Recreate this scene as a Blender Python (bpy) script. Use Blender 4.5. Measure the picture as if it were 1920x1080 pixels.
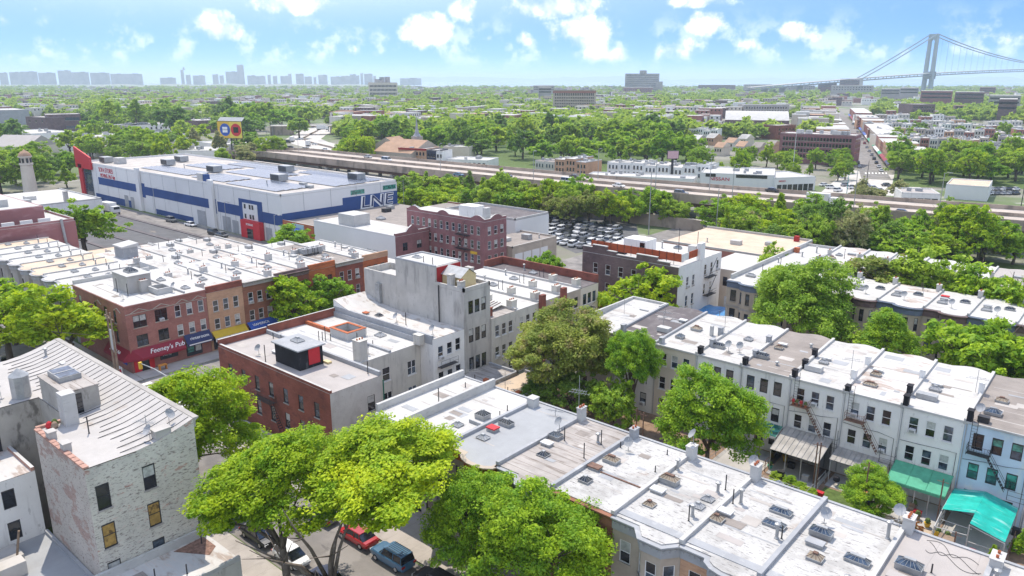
import bpy, math, random
import numpy as np
from mathutils import Vector, noise as mnoise

R = math.radians
for _o in list(bpy.data.objects):
 bpy.data.objects.remove(_o)
scene = bpy.context.scene
COL = scene.collection
random.seed(7)

# ------------------------------------------------------------------ camera
# world: X and Y follow the street grid (metres), the drone hovers over the origin
CAM_H, FOC, HEAD = 43.0, 1420.0, R(40.7)
PITCH = math.atan(390 / FOC)
FWD = Vector((-math.sin(HEAD) * math.cos(PITCH), math.cos(HEAD) * math.cos(PITCH), -math.sin(PITCH)))
RGT = Vector((math.cos(HEAD), math.sin(HEAD), 0))
UPV = RGT.cross(FWD)
cam = bpy.data.objects.new('camera', bpy.data.cameras.new('camera'))
COL.objects.link(cam)
cam.location = (0, 0, CAM_H)
cam.rotation_euler = FWD.to_track_quat('-Z', 'Y').to_euler()
cam.data.sensor_width = 36.0
cam.data.lens = FOC / 1920 * 36
cam.data.clip_start, cam.data.clip_end = 0.5, 80000
scene.camera = cam

def site(px, py, z=0.0):
 """survey helper: the point on the level z that the plan shows at a photo pixel"""
 d = FWD * FOC + RGT * (px - 960) - UPV * (py - 540)
 k = (z - CAM_H) / d.z
 return Vector((d.x * k, d.y * k, z))

def polar(px, dist, z=0.0):
 """a ground point at a bearing (photo column on the horizon) and a distance"""
 a = math.atan((px - 960) / 1472.6)
 h = Vector((-math.sin(HEAD), math.cos(HEAD), 0))
 p = h * math.cos(a) * dist + Vector((math.cos(HEAD), math.sin(HEAD), 0)) * math.sin(a) * dist
 return Vector((p.x, p.y, z))

# ------------------------------------------------------------------ light
SUN_DIR = Vector((-0.42, 0.24, 1.0)).normalized()      # towards the sun
sun_el = math.asin(SUN_DIR.z)
sun_az = math.atan2(SUN_DIR.x, SUN_DIR.y)
world = bpy.data.worlds.new('World'); scene.world = world
world.use_nodes = True
wnt = world.node_tree; wnt.nodes.clear()

def node(nt, typ, ins=None, **props):
 n = nt.nodes.new(typ)
 for k, v in props.items():
  setattr(n, k, v)
 for k, v in (ins or {}).items():
  if isinstance(v, bpy.types.NodeSocket):
   nt.links.new(v, n.inputs[k])
  else:
   n.inputs[k].default_value = v
 return n

def math_n(nt, op, a, b=None, clamp=False):
 ins = {0: a}
 if b is not None:
  ins[1] = b
 return node(nt, 'ShaderNodeMath', ins, operation=op, use_clamp=clamp).outputs[0]

def mix_c(nt, f, a, b, blend='MIX'):
 def c(v):
  return v if isinstance(v, bpy.types.NodeSocket) else (v[0], v[1], v[2], 1)
 return node(nt, 'ShaderNodeMix', {0: f, 6: c(a), 7: c(b)}, data_type='RGBA', blend_type=blend).outputs[2]

def ramp_n(nt, v, lo, hi):
 return node(nt, 'ShaderNodeMapRange', {0: v, 1: lo, 2: hi, 3: 0.0, 4: 1.0}, interpolation_type='SMOOTHSTEP').outputs[0]

tc = node(wnt, 'ShaderNodeTexCoord')
# very clear air: the blue of the high sky reaches far down
lift = node(wnt, 'ShaderNodeVectorMath', {0: tc.outputs['Generated'], 1: (1, 1, 9.0)}, operation='MULTIPLY').outputs[0]
lift = node(wnt, 'ShaderNodeVectorMath', {0: lift, 1: (0, 0, .16)}, operation='ADD').outputs[0]
lift = node(wnt, 'ShaderNodeVectorMath', {0: lift}, operation='NORMALIZE').outputs[0]
sky = node(wnt, 'ShaderNodeTexSky', {'Vector': lift}, sky_type='NISHITA', sun_disc=False, sun_elevation=sun_el, sun_rotation=sun_az,
   altitude=60, air_density=1.0, dust_density=0.6, ozone_density=2.2)
sep = node(wnt, 'ShaderNodeSeparateXYZ', {0: tc.outputs['Generated']})
dz = math_n(wnt, 'MAXIMUM', sep.outputs[2], 0.0)
# added cumulus field for fill light: noise on a spherical shell of air, compressed towards the horizon
inv = math_n(wnt, 'DIVIDE', 1.0, math_n(wnt, 'ADD', dz, 0.12))
pl = node(wnt, 'ShaderNodeCombineXYZ', {0: math_n(wnt, 'MULTIPLY', sep.outputs[0], inv), 1: math_n(wnt, 'MULTIPLY', sep.outputs[1], inv), 2: dz})
warp = node(wnt, 'ShaderNodeTexNoise', {'Vector': tc.outputs['Generated'], 'Scale': 26.0, 'Detail': 9.0, 'Roughness': 0.62})
fld = node(wnt, 'ShaderNodeTexNoise', {'Vector': pl.outputs[0], 'Scale': 1.35, 'Detail': 7.0, 'Roughness': 0.6})
dens = math_n(wnt, 'ADD', math_n(wnt, 'MULTIPLY', fld.outputs[0], 0.75), math_n(wnt, 'MULTIPLY', warp.outputs[0], 0.30))
# the separate cumulus heaps of that day: bearing (photo column, row), half width, half height in degrees, weight
HEAPS = [(412, 52, 1.9, 1.3, 1.0), (545, 8, 3.6, .8, 1.0), (795, 58, 2.4, 1.6, 1.0), (872, 18, 1.4, 1.2, .9), (1040, 12, 4.2, 1.1, 1.0),
   (1090, 58, 3.6, 1.5, .9), (985, 72, 1.0, .7, .8), (1325, 42, 1.7, 1.1, 1.0), (1310, 2, 2.8, .6, .9), (1495, 62, 1.8, .9, .9), (660, 95, 1.3, .8, .6),
   (1270, 95, 2.6, 1.1, .75), (1120, 105, 3.5, .9, .7), (1410, 85, 1.6, .8, .6), (1690, 75, 1.4, .8, .4), (1880, 72, 1.8, .9, .6), (5, 35, 0.9, .9, .7),
   (55, 18, 1.0, .4, .5), (520, 110, 1.2, .6, .45), (1600, 95, 1.2, .6, .5), (915, 72, .7, .3, .7), (700, 105, 2.2, .7, .6), (1540, 20, .6, .4, .4), (2150, 40, 2.5, 1.2, .9), (-200, 50, 2.4, 1.3, .9), (2400, 90, 3, 1.0, .6), (-420, 20, 3, 1.4, .8)]
heap = None
vnorm = node(wnt, 'ShaderNodeVectorMath', {0: tc.outputs['Generated']}, operation='NORMALIZE').outputs[0]
for hx, hy, hw, hh, wgt in HEAPS:
 d = (FWD * FOC + RGT * (hx - 960) - UPV * (hy - 540)).normalized()
 e = Vector((d.y, -d.x, 0)).normalized(); up = e.cross(d)
 du = node(wnt, 'ShaderNodeVectorMath', {0: vnorm, 1: e / math.sin(R(hw * .86))}, operation='DOT_PRODUCT').outputs['Value']
 v0 = node(wnt, 'ShaderNodeVectorMath', {0: vnorm, 1: up / math.sin(R(hh * .86))}, operation='DOT_PRODUCT').outputs['Value']
 r2 = math_n(wnt, 'ADD', math_n(wnt, 'MULTIPLY', du, du), math_n(wnt, 'MULTIPLY', v0, v0))
 fr = node(wnt, 'ShaderNodeVectorMath', {0: vnorm, 1: d}, operation='DOT_PRODUCT').outputs['Value']
 g = math_n(wnt, 'MULTIPLY', math_n(wnt, 'SUBTRACT', wgt, math_n(wnt, 'MULTIPLY', r2, 0.55 * wgt), clamp=True), math_n(wnt, 'GREATER_THAN', fr, 0.0))
 heap = g if heap is None else math_n(wnt, 'MAXIMUM', heap, g)
puff = math_n(wnt, 'ADD', heap, math_n(wnt, 'MULTIPLY', math_n(wnt, 'SUBTRACT', warp.outputs[0], 0.52), 2.3))
cl1 = math_n(wnt, 'MULTIPLY', ramp_n(wnt, puff, 0.30, 0.95), 0.94)
cl2 = math_n(wnt, 'MULTIPLY', math_n(wnt, 'MULTIPLY', ramp_n(wnt, dens, 0.46, 0.57), 0.92), ramp_n(wnt, sep.outputs[2], 0.10, 0.20))  # unseen clouds above the view, added as neutral fill for shaded walls
cl3 = math_n(wnt, 'MULTIPLY', ramp_n(wnt, warp.outputs[0], 0.46, 0.62), math_n(wnt, 'MULTIPLY', math_n(wnt, 'SUBTRACT', 1.0, ramp_n(wnt, sep.outputs[2], 0.03, 0.09)), 0.45))
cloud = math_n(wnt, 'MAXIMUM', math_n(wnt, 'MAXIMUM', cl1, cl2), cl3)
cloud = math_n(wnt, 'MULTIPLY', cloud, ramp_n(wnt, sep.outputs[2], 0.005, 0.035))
shade = ramp_n(wnt, warp.outputs[0], 0.40, 0.62)
ccol = mix_c(wnt, shade, (2.9, 3.15, 3.5), (5.3, 5.3, 5.25))
skyc = node(wnt, 'ShaderNodeHueSaturation', {'Saturation': 1.38, 'Value': 0.72, 'Color': sky.outputs[0]}).outputs[0]
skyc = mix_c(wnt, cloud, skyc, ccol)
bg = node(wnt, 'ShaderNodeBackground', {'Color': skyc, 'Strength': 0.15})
node(wnt, 'ShaderNodeOutputWorld', {0: bg.outputs[0]})

sun = bpy.data.objects.new('sun', bpy.data.lights.new('sun', 'SUN'))
sun.data.energy = 2.0; sun.data.angle = R(0.55); sun.data.color = (1.0, 0.91, 0.77)
sun.rotation_euler = (-SUN_DIR).to_track_quat('-Z', 'Y').to_euler()
sun.location = (0, 0, 400)
COL.objects.link(sun)

vs = scene.view_settings
scene.display_settings.display_device = 'sRGB'
vs.view_transform = 'Standard'; vs.look = 'None'; vs.gamma = 1.0; vs.use_curve_mapping = False
vs.exposure = 1.3
scene.cycles.use_denoising = True
scene.cycles.max_bounces = 6; scene.cycles.diffuse_bounces = 3; scene.cycles.glossy_bounces = 2
scene.cycles.transmission_bounces = 2; scene.cycles.transparent_max_bounces = 4; scene.cycles.volume_bounces = 1
scene.cycles.caustics_reflective = False; scene.cycles.caustics_refractive = False

# ------------------------------------------------------------------ materials
MATS = {}
def pos_scaled(nt, s, world_pos=True):
 g = node(nt, 'ShaderNodeNewGeometry') if world_pos else node(nt, 'ShaderNodeTexCoord')
 v = g.outputs['Position'] if world_pos else g.outputs['Object']
 return node(nt, 'ShaderNodeVectorMath', {0: v, 1: s}, operation='MULTIPLY').outputs[0]

def surf(name, col, rough=.85, var=.12, vscale=.35, layers=(), seam=None, spec=.25, metal=0.0, local=False, bump=0.0, brick=None):
 """layers: (colour, scale, (sx,sy,sz), low, high, strength) noise masks painted on top; seam: (axis, spacing, width, colour)"""
 if name in MATS:
  return MATS[name]
 m = bpy.data.materials.new(name); m.use_nodes = True
 nt = m.node_tree; nt.nodes.clear()
 P = pos_scaled(nt, (1, 1, 1), not local)
 n1 = node(nt, 'ShaderNodeTexNoise', {'Vector': P, 'Scale': vscale, 'Detail': 6.0, 'Roughness': 0.65})
 f = ramp_n(nt, n1.outputs[0], 0.3, 0.7)
 c = mix_c(nt, f, [x * (1 - var) for x in col], [min(x * (1 + var), .95) for x in col])
 if brick:
  mc, bw, bh, amt = brick
  sp = node(nt, 'ShaderNodeSeparateXYZ', {0: P})
  uv = node(nt, 'ShaderNodeCombineXYZ', {0: math_n(nt, 'ADD', sp.outputs[0], sp.outputs[1]), 1: sp.outputs[2], 2: 0.0})
  bt = node(nt, 'ShaderNodeTexBrick', {'Vector': uv.outputs[0], 'Color1': (1, 1, 1, 1), 'Color2': (.72, .72, .72, 1), 'Mortar': (mc[0], mc[1], mc[2], 1),
            'Scale': 1.0, 'Mortar Size': bh * .09, 'Brick Width': bw, 'Row Height': bh, 'Bias': -.2})
  c = mix_c(nt, amt, c, bt.outputs[0], 'MULTIPLY')
 for lc, ls, sv, lo, hi, st in layers:
  Pl = pos_scaled(nt, sv, not local)
  nl = node(nt, 'ShaderNodeTexNoise', {'Vector': Pl, 'Scale': ls, 'Detail': 5.0, 'Roughness': 0.6})
  k = math_n(nt, 'MULTIPLY', ramp_n(nt, nl.outputs[0], lo, hi), st)
  c = mix_c(nt, k, c, lc)
 if seam:
  ax, spc, wd, sc_ = seam
  sp = node(nt, 'ShaderNodeSeparateXYZ', {0: P})
  jit = node(nt, 'ShaderNodeTexNoise', {'Vector': P, 'Scale': 0.4, 'Detail': 2.0})
  q = math_n(nt, 'ADD', math_n(nt, 'DIVIDE', sp.outputs[ax], spc), math_n(nt, 'MULTIPLY', jit.outputs[0], 0.15))
  fr = math_n(nt, 'FRACT', q)
  k = math_n(nt, 'MULTIPLY', math_n(nt, 'LESS_THAN', fr, wd), 0.75)
  c = mix_c(nt, k, c, sc_)
 b = node(nt, 'ShaderNodeBsdfPrincipled', {'Base Color': c, 'Roughness': rough, 'Metallic': metal, 'Specular IOR Level': spec})
 if bump:
  nb = node(nt, 'ShaderNodeTexNoise', {'Vector': P, 'Scale': 6.0, 'Detail': 4.0})
  bn = node(nt, 'ShaderNodeBump', {'Height': nb.outputs[0], 'Strength': bump, 'Distance': .05})
  nt.links.new(bn.outputs[0], b.inputs['Normal'])
 node(nt, 'ShaderNodeOutputMaterial', {0: b.outputs[0]})
 MATS[name] = m
 return m

def plain(name, col, rough=.6, metal=0.0, spec=.4):
 return surf(name, col, rough=rough, var=.06, vscale=2.0, metal=metal, spec=spec)

def glass(name, col, rough=.08, spec=.9):
 if name in MATS:
  return MATS[name]
 m = bpy.data.materials.new(name); m.use_nodes = True
 nt = m.node_tree; nt.nodes.clear()
 P = pos_scaled(nt, (1, 1, 1))
 n1 = node(nt, 'ShaderNodeTexNoise', {'Vector': P, 'Scale': 1.7, 'Detail': 3.0})
 c = mix_c(nt, ramp_n(nt, n1.outputs[0], .35, .65), [x * .45 for x in col], [x * 1.5 for x in col])
 b = node(nt, 'ShaderNodeBsdfPrincipled', {'Base Color': c, 'Roughness': rough, 'Specular IOR Level': spec})
 node(nt, 'ShaderNodeOutputMaterial', {0: b.outputs[0]}); MATS[name] = m
 return m

FLK = (.5, 3.6, 1)        # flecks run along the roofing rolls (X)
DK = (.16, .15, .15)
roof_white = surf('roof_white', (.47, .462, .45), var=.1, layers=[((.25, .24, .23), .28, (1, 1, 1), .50, .66, .55), ((.29, .28, .27), 1.1, (1, 1, 1), .56, .70, .5), (DK, 1.9, (.7, 3.0, 1), .60, .64, .85), ((.13, .125, .12), 4.2, (.7, 2.8, 1), .60, .65, .7), ((.33, .24, .18), .22, (1, 1, 1), .62, .72, .5)], seam=(1, 1.0, .03, (.5, .5, .5)))
roof_white2 = surf('roof_white2', (.48, .47, .455), var=.08, layers=[((.32, .29, .26), .4, (1, 1, 1), .52, .75, .6), ((.18, .16, .15), 1.8, FLK, .60, .65, .7), ((.3, .22, .16), .5, (.6, 1.6, 1), .62, .70, .6)])
roof_clean = surf('roof_clean', (.50, .49, .475), var=.09, layers=[((.36, .34, .32), .3, (1, 1, 1), .52, .78, .6), ((.24, .22, .21), 1.4, (.4, 2.5, 1), .60, .66, .6)])
roof_clean_y = surf('roof_clean_y', (.50, .49, .475), var=.09, layers=[((.36, .34, .32), .3, (1, 1, 1), .52, .78, .6), ((.24, .22, .21), 1.4, (2.5, .4, 1), .60, .66, .6)])
roof_grey = surf('roof_grey', (.33, .34, .355), var=.07, layers=[((.28, .28, .29), .5, (.6, 1.6, 1), .58, .75, .4)], seam=(0, 1.0, .02, (.3, .3, .31)))
roof_streak = surf('roof_streak', (.36, .33, .31), var=.15, layers=[((.17, .14, .12), .8, (.35, 2.2, 1), .52, .68, .8), ((.48, .46, .44), .7, (.3, 1.8, 1), .55, .7, .7)], seam=(1, 1.05, .06, (.15, .12, .1)))
roof_beige = surf('roof_beige', (.39, .36, .345), var=.06, layers=[((.40, .37, .36), .4, (1, 1, 1), .5, .8, .5)], seam=(0, 2.6, .012, (.28, .26, .25)))
roof_dark = surf('roof_dark', (.13, .115, .12), var=.15, layers=[((.2, .19, .19), .7, (1, 1, 1), .5, .7, .5)])
roof_brown = surf('roof_brown', (.27, .24, .22), var=.12, layers=[((.16, .14, .13), .6, (.5, 1.5, 1), .52, .7, .5)], seam=(1, 1.0, .03, (.16, .14, .13)))
roof_stain = surf('roof_stain', (.52, .51, .50), var=.08, layers=[((.34, .27, .23), .45, (.6, 1.4, 1), .50, .60, .85), ((.55, .50, .47), 1.4, FLK, .5, .65, .8)])
roof_tan = surf('roof_tan', (.55, .44, .34), var=.1, layers=[((.42, .35, .29), .4, (1, 1, 1), .5, .7, .5)])
roof_pale = surf('roof_pale', (.44, .41, .385), var=.12, layers=[((.33, .3, .28), .1, (1, 1, 1), .5, .7, .6)])
roof_far = surf('roof_far', (.44, .43, .415), var=.35, vscale=.05)
roof_scallop = surf('roof_scallop', (.52, .50, .48), var=.08, layers=[((.30, .25, .21), 1.1, (.6, 1.3, 1), .54, .64, .75), ((.5, .44, .4), .5, (1, 1, 1), .48, .7, .6)], bump=.8)
roof_seamed = surf('roof_seamed', (.43, .41, .395), var=.08, layers=[((.33, .27, .22), .3, (1, 1, 1), .60, .74, .7), ((.35, .33, .32), 2.0, FLK, .66, .75, .5)])
parapet_grey = surf('parapet_grey', (.33, .34, .36), var=.1, layers=[((.5, .5, .5), 1.0, (1, 1, 1), .55, .7, .5)])
parapet_white = surf('parapet_white', (.48, .475, .465), var=.1, layers=[((.3, .29, .28), 1.4, (1, 1, 3), .58, .7, .6)])

BK = ((.75, .72, .7), .42, .14, .45)
brick_red = surf('brick_red', (.25, .085, .062), var=.2, layers=[((.12, .05, .045), .7, (1, 1, 2), .5, .7, .6), ((.42, .2, .16), 3.0, (1, 1, 3.5), .58, .7, .4)], brick=BK)
brick_pink = surf('brick_pink', (.33, .15, .125), var=.15, layers=[((.22, .1, .085), .8, (1, 1, 2), .5, .7, .5), ((.5, .32, .28), 3.2, (1, 1, 3.5), .56, .68, .4)], brick=BK)
brick_purple = surf('brick_purple', (.27, .13, .135), var=.15, layers=[((.18, .085, .09), .6, (1, 1, 1.5), .5, .7, .5)], brick=BK)
brick_dark = surf('brick_dark', (.165, .115, .115), var=.2, layers=[((.28, .2, .2), 1.2, (1, 1, 3), .55, .7, .55), ((.09, .065, .07), .6, (1, 1, 1.5), .5, .65, .5)], brick=BK)
brick_tan = surf('brick_tan', (.50, .31, .20), var=.12, layers=[((.36, .2, .13), 1.6, (.7, .7, 3.5), .52, .66, .6)], brick=BK)
brick_orange = surf('brick_orange', (.42, .13, .055), var=.14, layers=[((.25, .075, .04), .7, (1, 1, 3.5), .5, .66, .6)], brick=BK)
brick_brown = surf('brick_brown', (.28, .13, .085), var=.16, layers=[((.17, .075, .055), 1.0, (.7, .7, 3.2), .5, .65, .6)], brick=BK)
stone_tan = surf('stone_tan', (.42, .36, .30), var=.12, layers=[((.26, .22, .19), .8, (1, 1, .6), .55, .75, .5)])
stone_grey = surf('stone_grey', (.36, .34, .32), var=.12, layers=[((.2, .19, .18), .8, (1, 1, .6), .55, .75, .5)])
plaster_grey = surf('plaster_grey', (.46, .44, .41), var=.1, layers=[((.25, .24, .23), .7, (1.3, 1.3, .2), .52, .68, .65), ((.58, .56, .53), .3, (1, 1, .6), .5, .66, .6), ((.2, .19, .18), 2.2, (1, 1, .3), .62, .70, .5)])
plaster_grey2 = surf('plaster_grey2', (.54, .52, .475), var=.08, layers=[((.30, .29, .27), .9, (1.4, 1.4, .22), .54, .72, .6), ((.24, .23, .22), 2.4, (1, 1, .4), .62, .70, .5)])
plaster_white = surf('plaster_white', (.74, .735, .72), var=.05, layers=[((.47, .46, .45), .9, (1.6, 1.6, .2), .55, .75, .6), ((.36, .35, .34), 2.6, (1, 1, .35), .62, .70, .5)])
plaster_cream = surf('plaster_cream', (.60, .54, .46), var=.06, layers=[((.42, .37, .32), .7, (1.2, 1.2, .3), .58, .78, .4)])
plaster_blue = surf('plaster_blue', (.50, .62, .74), var=.08, layers=[((.66, .70, .66), .5, (1, 1, .6), .52, .66, .6), ((.3, .36, .42), .7, (1.2, 1.2, .3), .6, .78, .4)])
metal_white = surf('metal_white', (.68, .68, .68), var=.04, vscale=.1, layers=[((.5, .5, .52), .25, (1, 1, .3), .58, .75, .4)])
metal_blue = surf('metal_blue', (.035, .075, .22), var=.1, vscale=.2)
brick_mauve = surf('brick_mauve', (.27, .12, .125), var=.15, vscale=.12, layers=[((.42, .26, .27), .12, (.6, .6, 2.2), .50, .60, .6), ((.6, .5, .5), .9, (.5, .5, 2), .70, .76, .6)])
# old white paint flaking off brick: bare brick shows in patches and course-long flecks
peel_white = surf('peel_white', (.56, .54, .48), var=.1, layers=[((.38, .36, .33), .5, (1, 1, .5), .5, .75, .5), ((.17, .14, .13), 2.6, (.9, .9, 2.8), .575, .62, .75), ((.36, .10, .07), .45, (.8, .8, 1.9), .60, .63, .5), ((.2, .16, .15), 4.0, (.9, .9, 2.6), .58, .63, .6), ((.38, .06, .04), 2.0, (.9, .9, 3.0), .615, .64, .7), ((.62, .62, .56), 3.0, (.6, .6, 2.0), .55, .62, .6)])
peel_grey = surf('peel_grey', (.52, .51, .49), var=.1, layers=[((.36, .33, .31), .5, (1, 1, .6), .5, .7, .5), ((.2, .15, .14), 2.4, (1.2, 1.2, 3.2), .63, .67, .6)])
peel_brick = surf('peel_brick', (.45, .41, .37), var=.1, layers=[((.30, .16, .13), .5, (.8, .8, 1.4), .52, .60, .6), ((.18, .13, .12), 2.6, (1.1, 1.1, 3.4), .57, .61, .75), ((.5, .45, .42), 2.6, (.6, .6, 2.2), .56, .62, .4)])
peel_court = surf('peel_court', (.38, .36, .33), var=.15, layers=[((.12, .11, .1), .9, (1, 1, .5), .52, .68, .8)])

w_white = plain('window_white', (.72, .72, .72)); w_dark = plain('window_dark', (.035, .035, .04)); w_brown = plain('window_brown', (.11, .07, .05))
g_dark = glass('glass_dark', (.012, .014, .02)); g_blue = glass('glass_blue', (.05, .07, .10)); g_curtain = surf('glass_curtain', (.42, .43, .42), rough=.2, var=.25, vscale=2.5, spec=.7)
g_green = glass('glass_green', (.05, .22, .18)); g_board = surf('glass_board', (.36, .23, .07), rough=.5, var=.25, vscale=3, layers=[((.08, .05, .03), 2.0, (1, 1, 1), .55, .65, .8)])
metal_dark = plain('metal_dark', (.04, .04, .045), .5, .3); metal_grey = surf('metal_grey', (.35, .36, .37), rough=.45, metal=.4, var=.15, vscale=1.5)
metal_rust = surf('metal_rust', (.17, .10, .075), rough=.7, var=.3, vscale=2.5); coping_pink = surf('coping_pink', (.42, .25, .20), var=.2, vscale=1.5); clay = surf('clay', (.42, .13, .06), var=.2, vscale=3)
concrete = surf('concrete', (.42, .40, .38), var=.12, layers=[((.25, .24, .23), .5, (1, 1, 1), .55, .72, .5)])
concrete_lt = surf('concrete_lt', (.52, .49, .46), var=.1, layers=[((.36, .34, .32), .12, (1, 1, 1), .5, .7, .5)])
asphalt = surf('asphalt', (.22, .205, .195), var=.15, layers=[((.10, .095, .095), .35, (.4, 1.6, 1), .60, .62, .6), ((.30, .28, .265), .16, (1, 1, 1), .56, .60, .6), ((.12, .115, .115), .25, (1, 1, 1), .5, .7, .6), ((.27, .25, .24), 1.3, (1, 1, 1), .6, .72, .4)])
asphalt_dk = surf('asphalt_dk', (.115, .115, .12), var=.15, layers=[((.19, .18, .18), .12, (1, 1, 1), .55, .7, .5), ((.3, .25, .2), .1, (.6, 1.4, 1), .66, .72, .5)])
sidewalk_m = surf('sidewalk_m', (.40, .365, .34), var=.1, layers=[((.27, .25, .23), .6, (1, 1, 1), .55, .7, .5)], seam=(0, 1.5, .02, (.25, .23, .21)))
paint_m = surf('paint_m', (.72, .72, .70), var=.1, layers=[((.3, .29, .28), 2.5, (1, 1, 1), .58, .68, .6)])
ground_m = surf('ground_m', (.22, .21, .175), var=.2, vscale=.02, layers=[((.10, .15, .045), .012, (1, 1, 1), .46, .58, .9), ((.42, .40, .38), .06, (1, 1, 1), .58, .66, .6)])
soil = surf('soil', (.25, .17, .12), var=.25, vscale=1.0); sand = surf('sand', (.50, .40, .30), var=.15, vscale=.8)
grass_m = surf('grass_m', (.09, .135, .035), var=.3, vscale=1.2)
wood_m = surf('wood_m', (.26, .19, .14), var=.25, vscale=1.5); wood_red = surf('wood_red', (.38, .085, .035), var=.15, vscale=1.2)
awn_red = plain('awning_red', (.24, .012, .03)); awn_navy = plain('awning_navy', (.02, .03, .10)); awn_blue = plain('awning_blue', (.03, .09, .38)); awn_yellow = plain('awning_yellow', (.55, .38, .03)); awn_white = plain('awning_white', (.62, .62, .62)); awn_green = surf('awning_green', (.09, .34, .22), var=.15, vscale=.9)
tarp = surf('tarp', (.02, .40, .33), rough=.35, var=.18, vscale=.8, layers=[((.35, .62, .58), .5, (.6, 3, 1), .55, .66, .6)])
poly_m = surf('polycarbonate', (.34, .32, .30), rough=.4, var=.2, vscale=.8)
red_paint = plain('red_paint', (.50, .02, .03)); red_wall = surf('red_wall', (.36, .03, .03), var=.12)
black_paint = surf('black_paint', (.02, .02, .025), var=.3, layers=[((.14, .14, .15), 1.2, (1, 1, .4), .58, .7, .5)])
yellow_paint = plain('yellow_paint', (.65, .42, .04)); cream_m = plain('cream_paint', (.62, .50, .27))
bark = surf('bark', (.13, .105, .085), var=.3, vscale=2.0, layers=[((.22, .19, .16), 3, (1, 1, .4), .52, .66, .6)], local=True)
terracotta = surf('terracotta', (.37, .24, .165), var=.12, vscale=.3)
bridge_m = plain('bridge_steel', (.24, .30, .31)); tower_far = surf('tower_far', (.30, .28, .27), var=.25, vscale=.02)
solar = surf('solar', (.10, .12, .17), rough=.25, var=.12, vscale=.3, spec=.6, seam=(1, 1.1, .08, (.42, .44, .47)))
letter_white = plain('letter_white', (.8, .8, .8)); letter_red = plain('letter_red', (.5, .01, .04)); letter_navy = plain('letter_navy', (.02, .03, .1))
water_m = surf('water_m', (.16, .24, .28), rough=.25, var=.06, vscale=.002)
hills_m = surf('hills_m', (.12, .15, .12), var=.2, vscale=.003)

# ------------------------------------------------------------------ mesh helpers
class MB:
 """collects faces; build() links them as ONE mesh object under its thing"""
 def __init__(s):
  s.v = []; s.f = []; s.m = []; s.mats = []
 def mi(s, mat):
  if mat not in s.mats:
   s.mats.append(mat)
  return s.mats.index(mat)
 def face(s, pts, mat):
  b = len(s.v); s.v += [tuple(p) for p in pts]
  s.f.append(tuple(range(b, b + len(pts)))); s.m.append(s.mi(mat))
 def box(s, x0, x1, y0, y1, z0, z1, mat, bottom=True):
  b = len(s.v); k = s.mi(mat)
  s.v += [(x0, y0, z0), (x1, y0, z0), (x1, y1, z0), (x0, y1, z0), (x0, y0, z1), (x1, y0, z1), (x1, y1, z1), (x0, y1, z1)]
  fs = [(0, 1, 5, 4), (1, 2, 6, 5), (2, 3, 7, 6), (3, 0, 4, 7), (4, 5, 6, 7)] + ([(3, 2, 1, 0)] if bottom else [])
  s.f += [tuple(b + i for i in f) for f in fs]; s.m += [k] * len(fs)
 def bar(s, a, b_, r, mat, sides=6, r2=None):
  s.tube([a, b_], [r, r if r2 is None else r2], mat, sides)
 def tube(s, pts, rad, mat, sides=6, cap=True):
  pts = [Vector(p) for p in pts]; k = s.mi(mat); b = len(s.v); n = len(pts)
  for i, p in enumerate(pts):
   t = (pts[min(i + 1, n - 1)] - pts[max(i - 1, 0)]).normalized()
   u = t.cross(Vector((0, 0, 1)) if abs(t.z) < .9 else Vector((1, 0, 0))).normalized(); w = t.cross(u)
   for j in range(sides):
    a = 2 * math.pi * j / sides
    q = p + (u * math.cos(a) + w * math.sin(a)) * rad[i]
    s.v.append(tuple(q))
  for i in range(n - 1):
   for j in range(sides):
    j2 = (j + 1) % sides
    s.f.append((b + i * sides + j, b + i * sides + j2, b + (i + 1) * sides + j2, b + (i + 1) * sides + j)); s.m.append(k)
  if cap:
   s.f.append(tuple(b + (n - 1) * sides + j for j in range(sides))); s.m.append(k)
   s.f.append(tuple(b + j for j in reversed(range(sides)))); s.m.append(k)
 def lathe(s, prof, mat, sides=12, o=(0, 0, 0)):
  b = len(s.v); k = s.mi(mat)
  for r, z in prof:
   for j in range(sides):
    a = 2 * math.pi * j / sides
    s.v.append((o[0] + r * math.cos(a), o[1] + r * math.sin(a), o[2] + z))
  for i in range(len(prof) - 1):
   for j in range(sides):
    j2 = (j + 1) % sides
    s.f.append((b + i * sides + j, b + i * sides + j2, b + (i + 1) * sides + j2, b + (i + 1) * sides + j)); s.m.append(k)
  s.f.append(tuple(b + (len(prof) - 1) * sides + j for j in range(sides))); s.m.append(k)
 def prism(s, poly, z0, z1, mat, top=None):
  n = len(poly); zf = z1 if callable(z1) else (lambda x, y: z1)
  for i in range(n):
   a, c = poly[i], poly[(i + 1) % n]
   s.face([(a[0], a[1], z0), (c[0], c[1], z0), (c[0], c[1], zf(*c)), (a[0], a[1], zf(*a))], mat)
  s.face([(p[0], p[1], zf(*p)) for p in poly], top or mat)
  s.face([(p[0], p[1], z0) for p in reversed(poly)], mat)
 def mesh(s, name, off=(0, 0, 0), smooth=False):
  me = bpy.data.meshes.new(name)
  ox, oy, oz = off
  me.from_pydata([(x - ox, y - oy, z - oz) for x, y, z in s.v], [], s.f)
  for mt in s.mats:
   me.materials.append(mt)
  me.polygons.foreach_set('material_index', s.m)
  if smooth:
   me.polygons.foreach_set('use_smooth', [True] * len(s.f))
  me.update()
  return me
 def build(s, name, parent=None, smooth=False, **tags):
  off = tuple(parent.location) if parent is not None else (0, 0, 0)
  return link(name, s.mesh(name, off, smooth), parent, (0, 0, 0), **tags)

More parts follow.
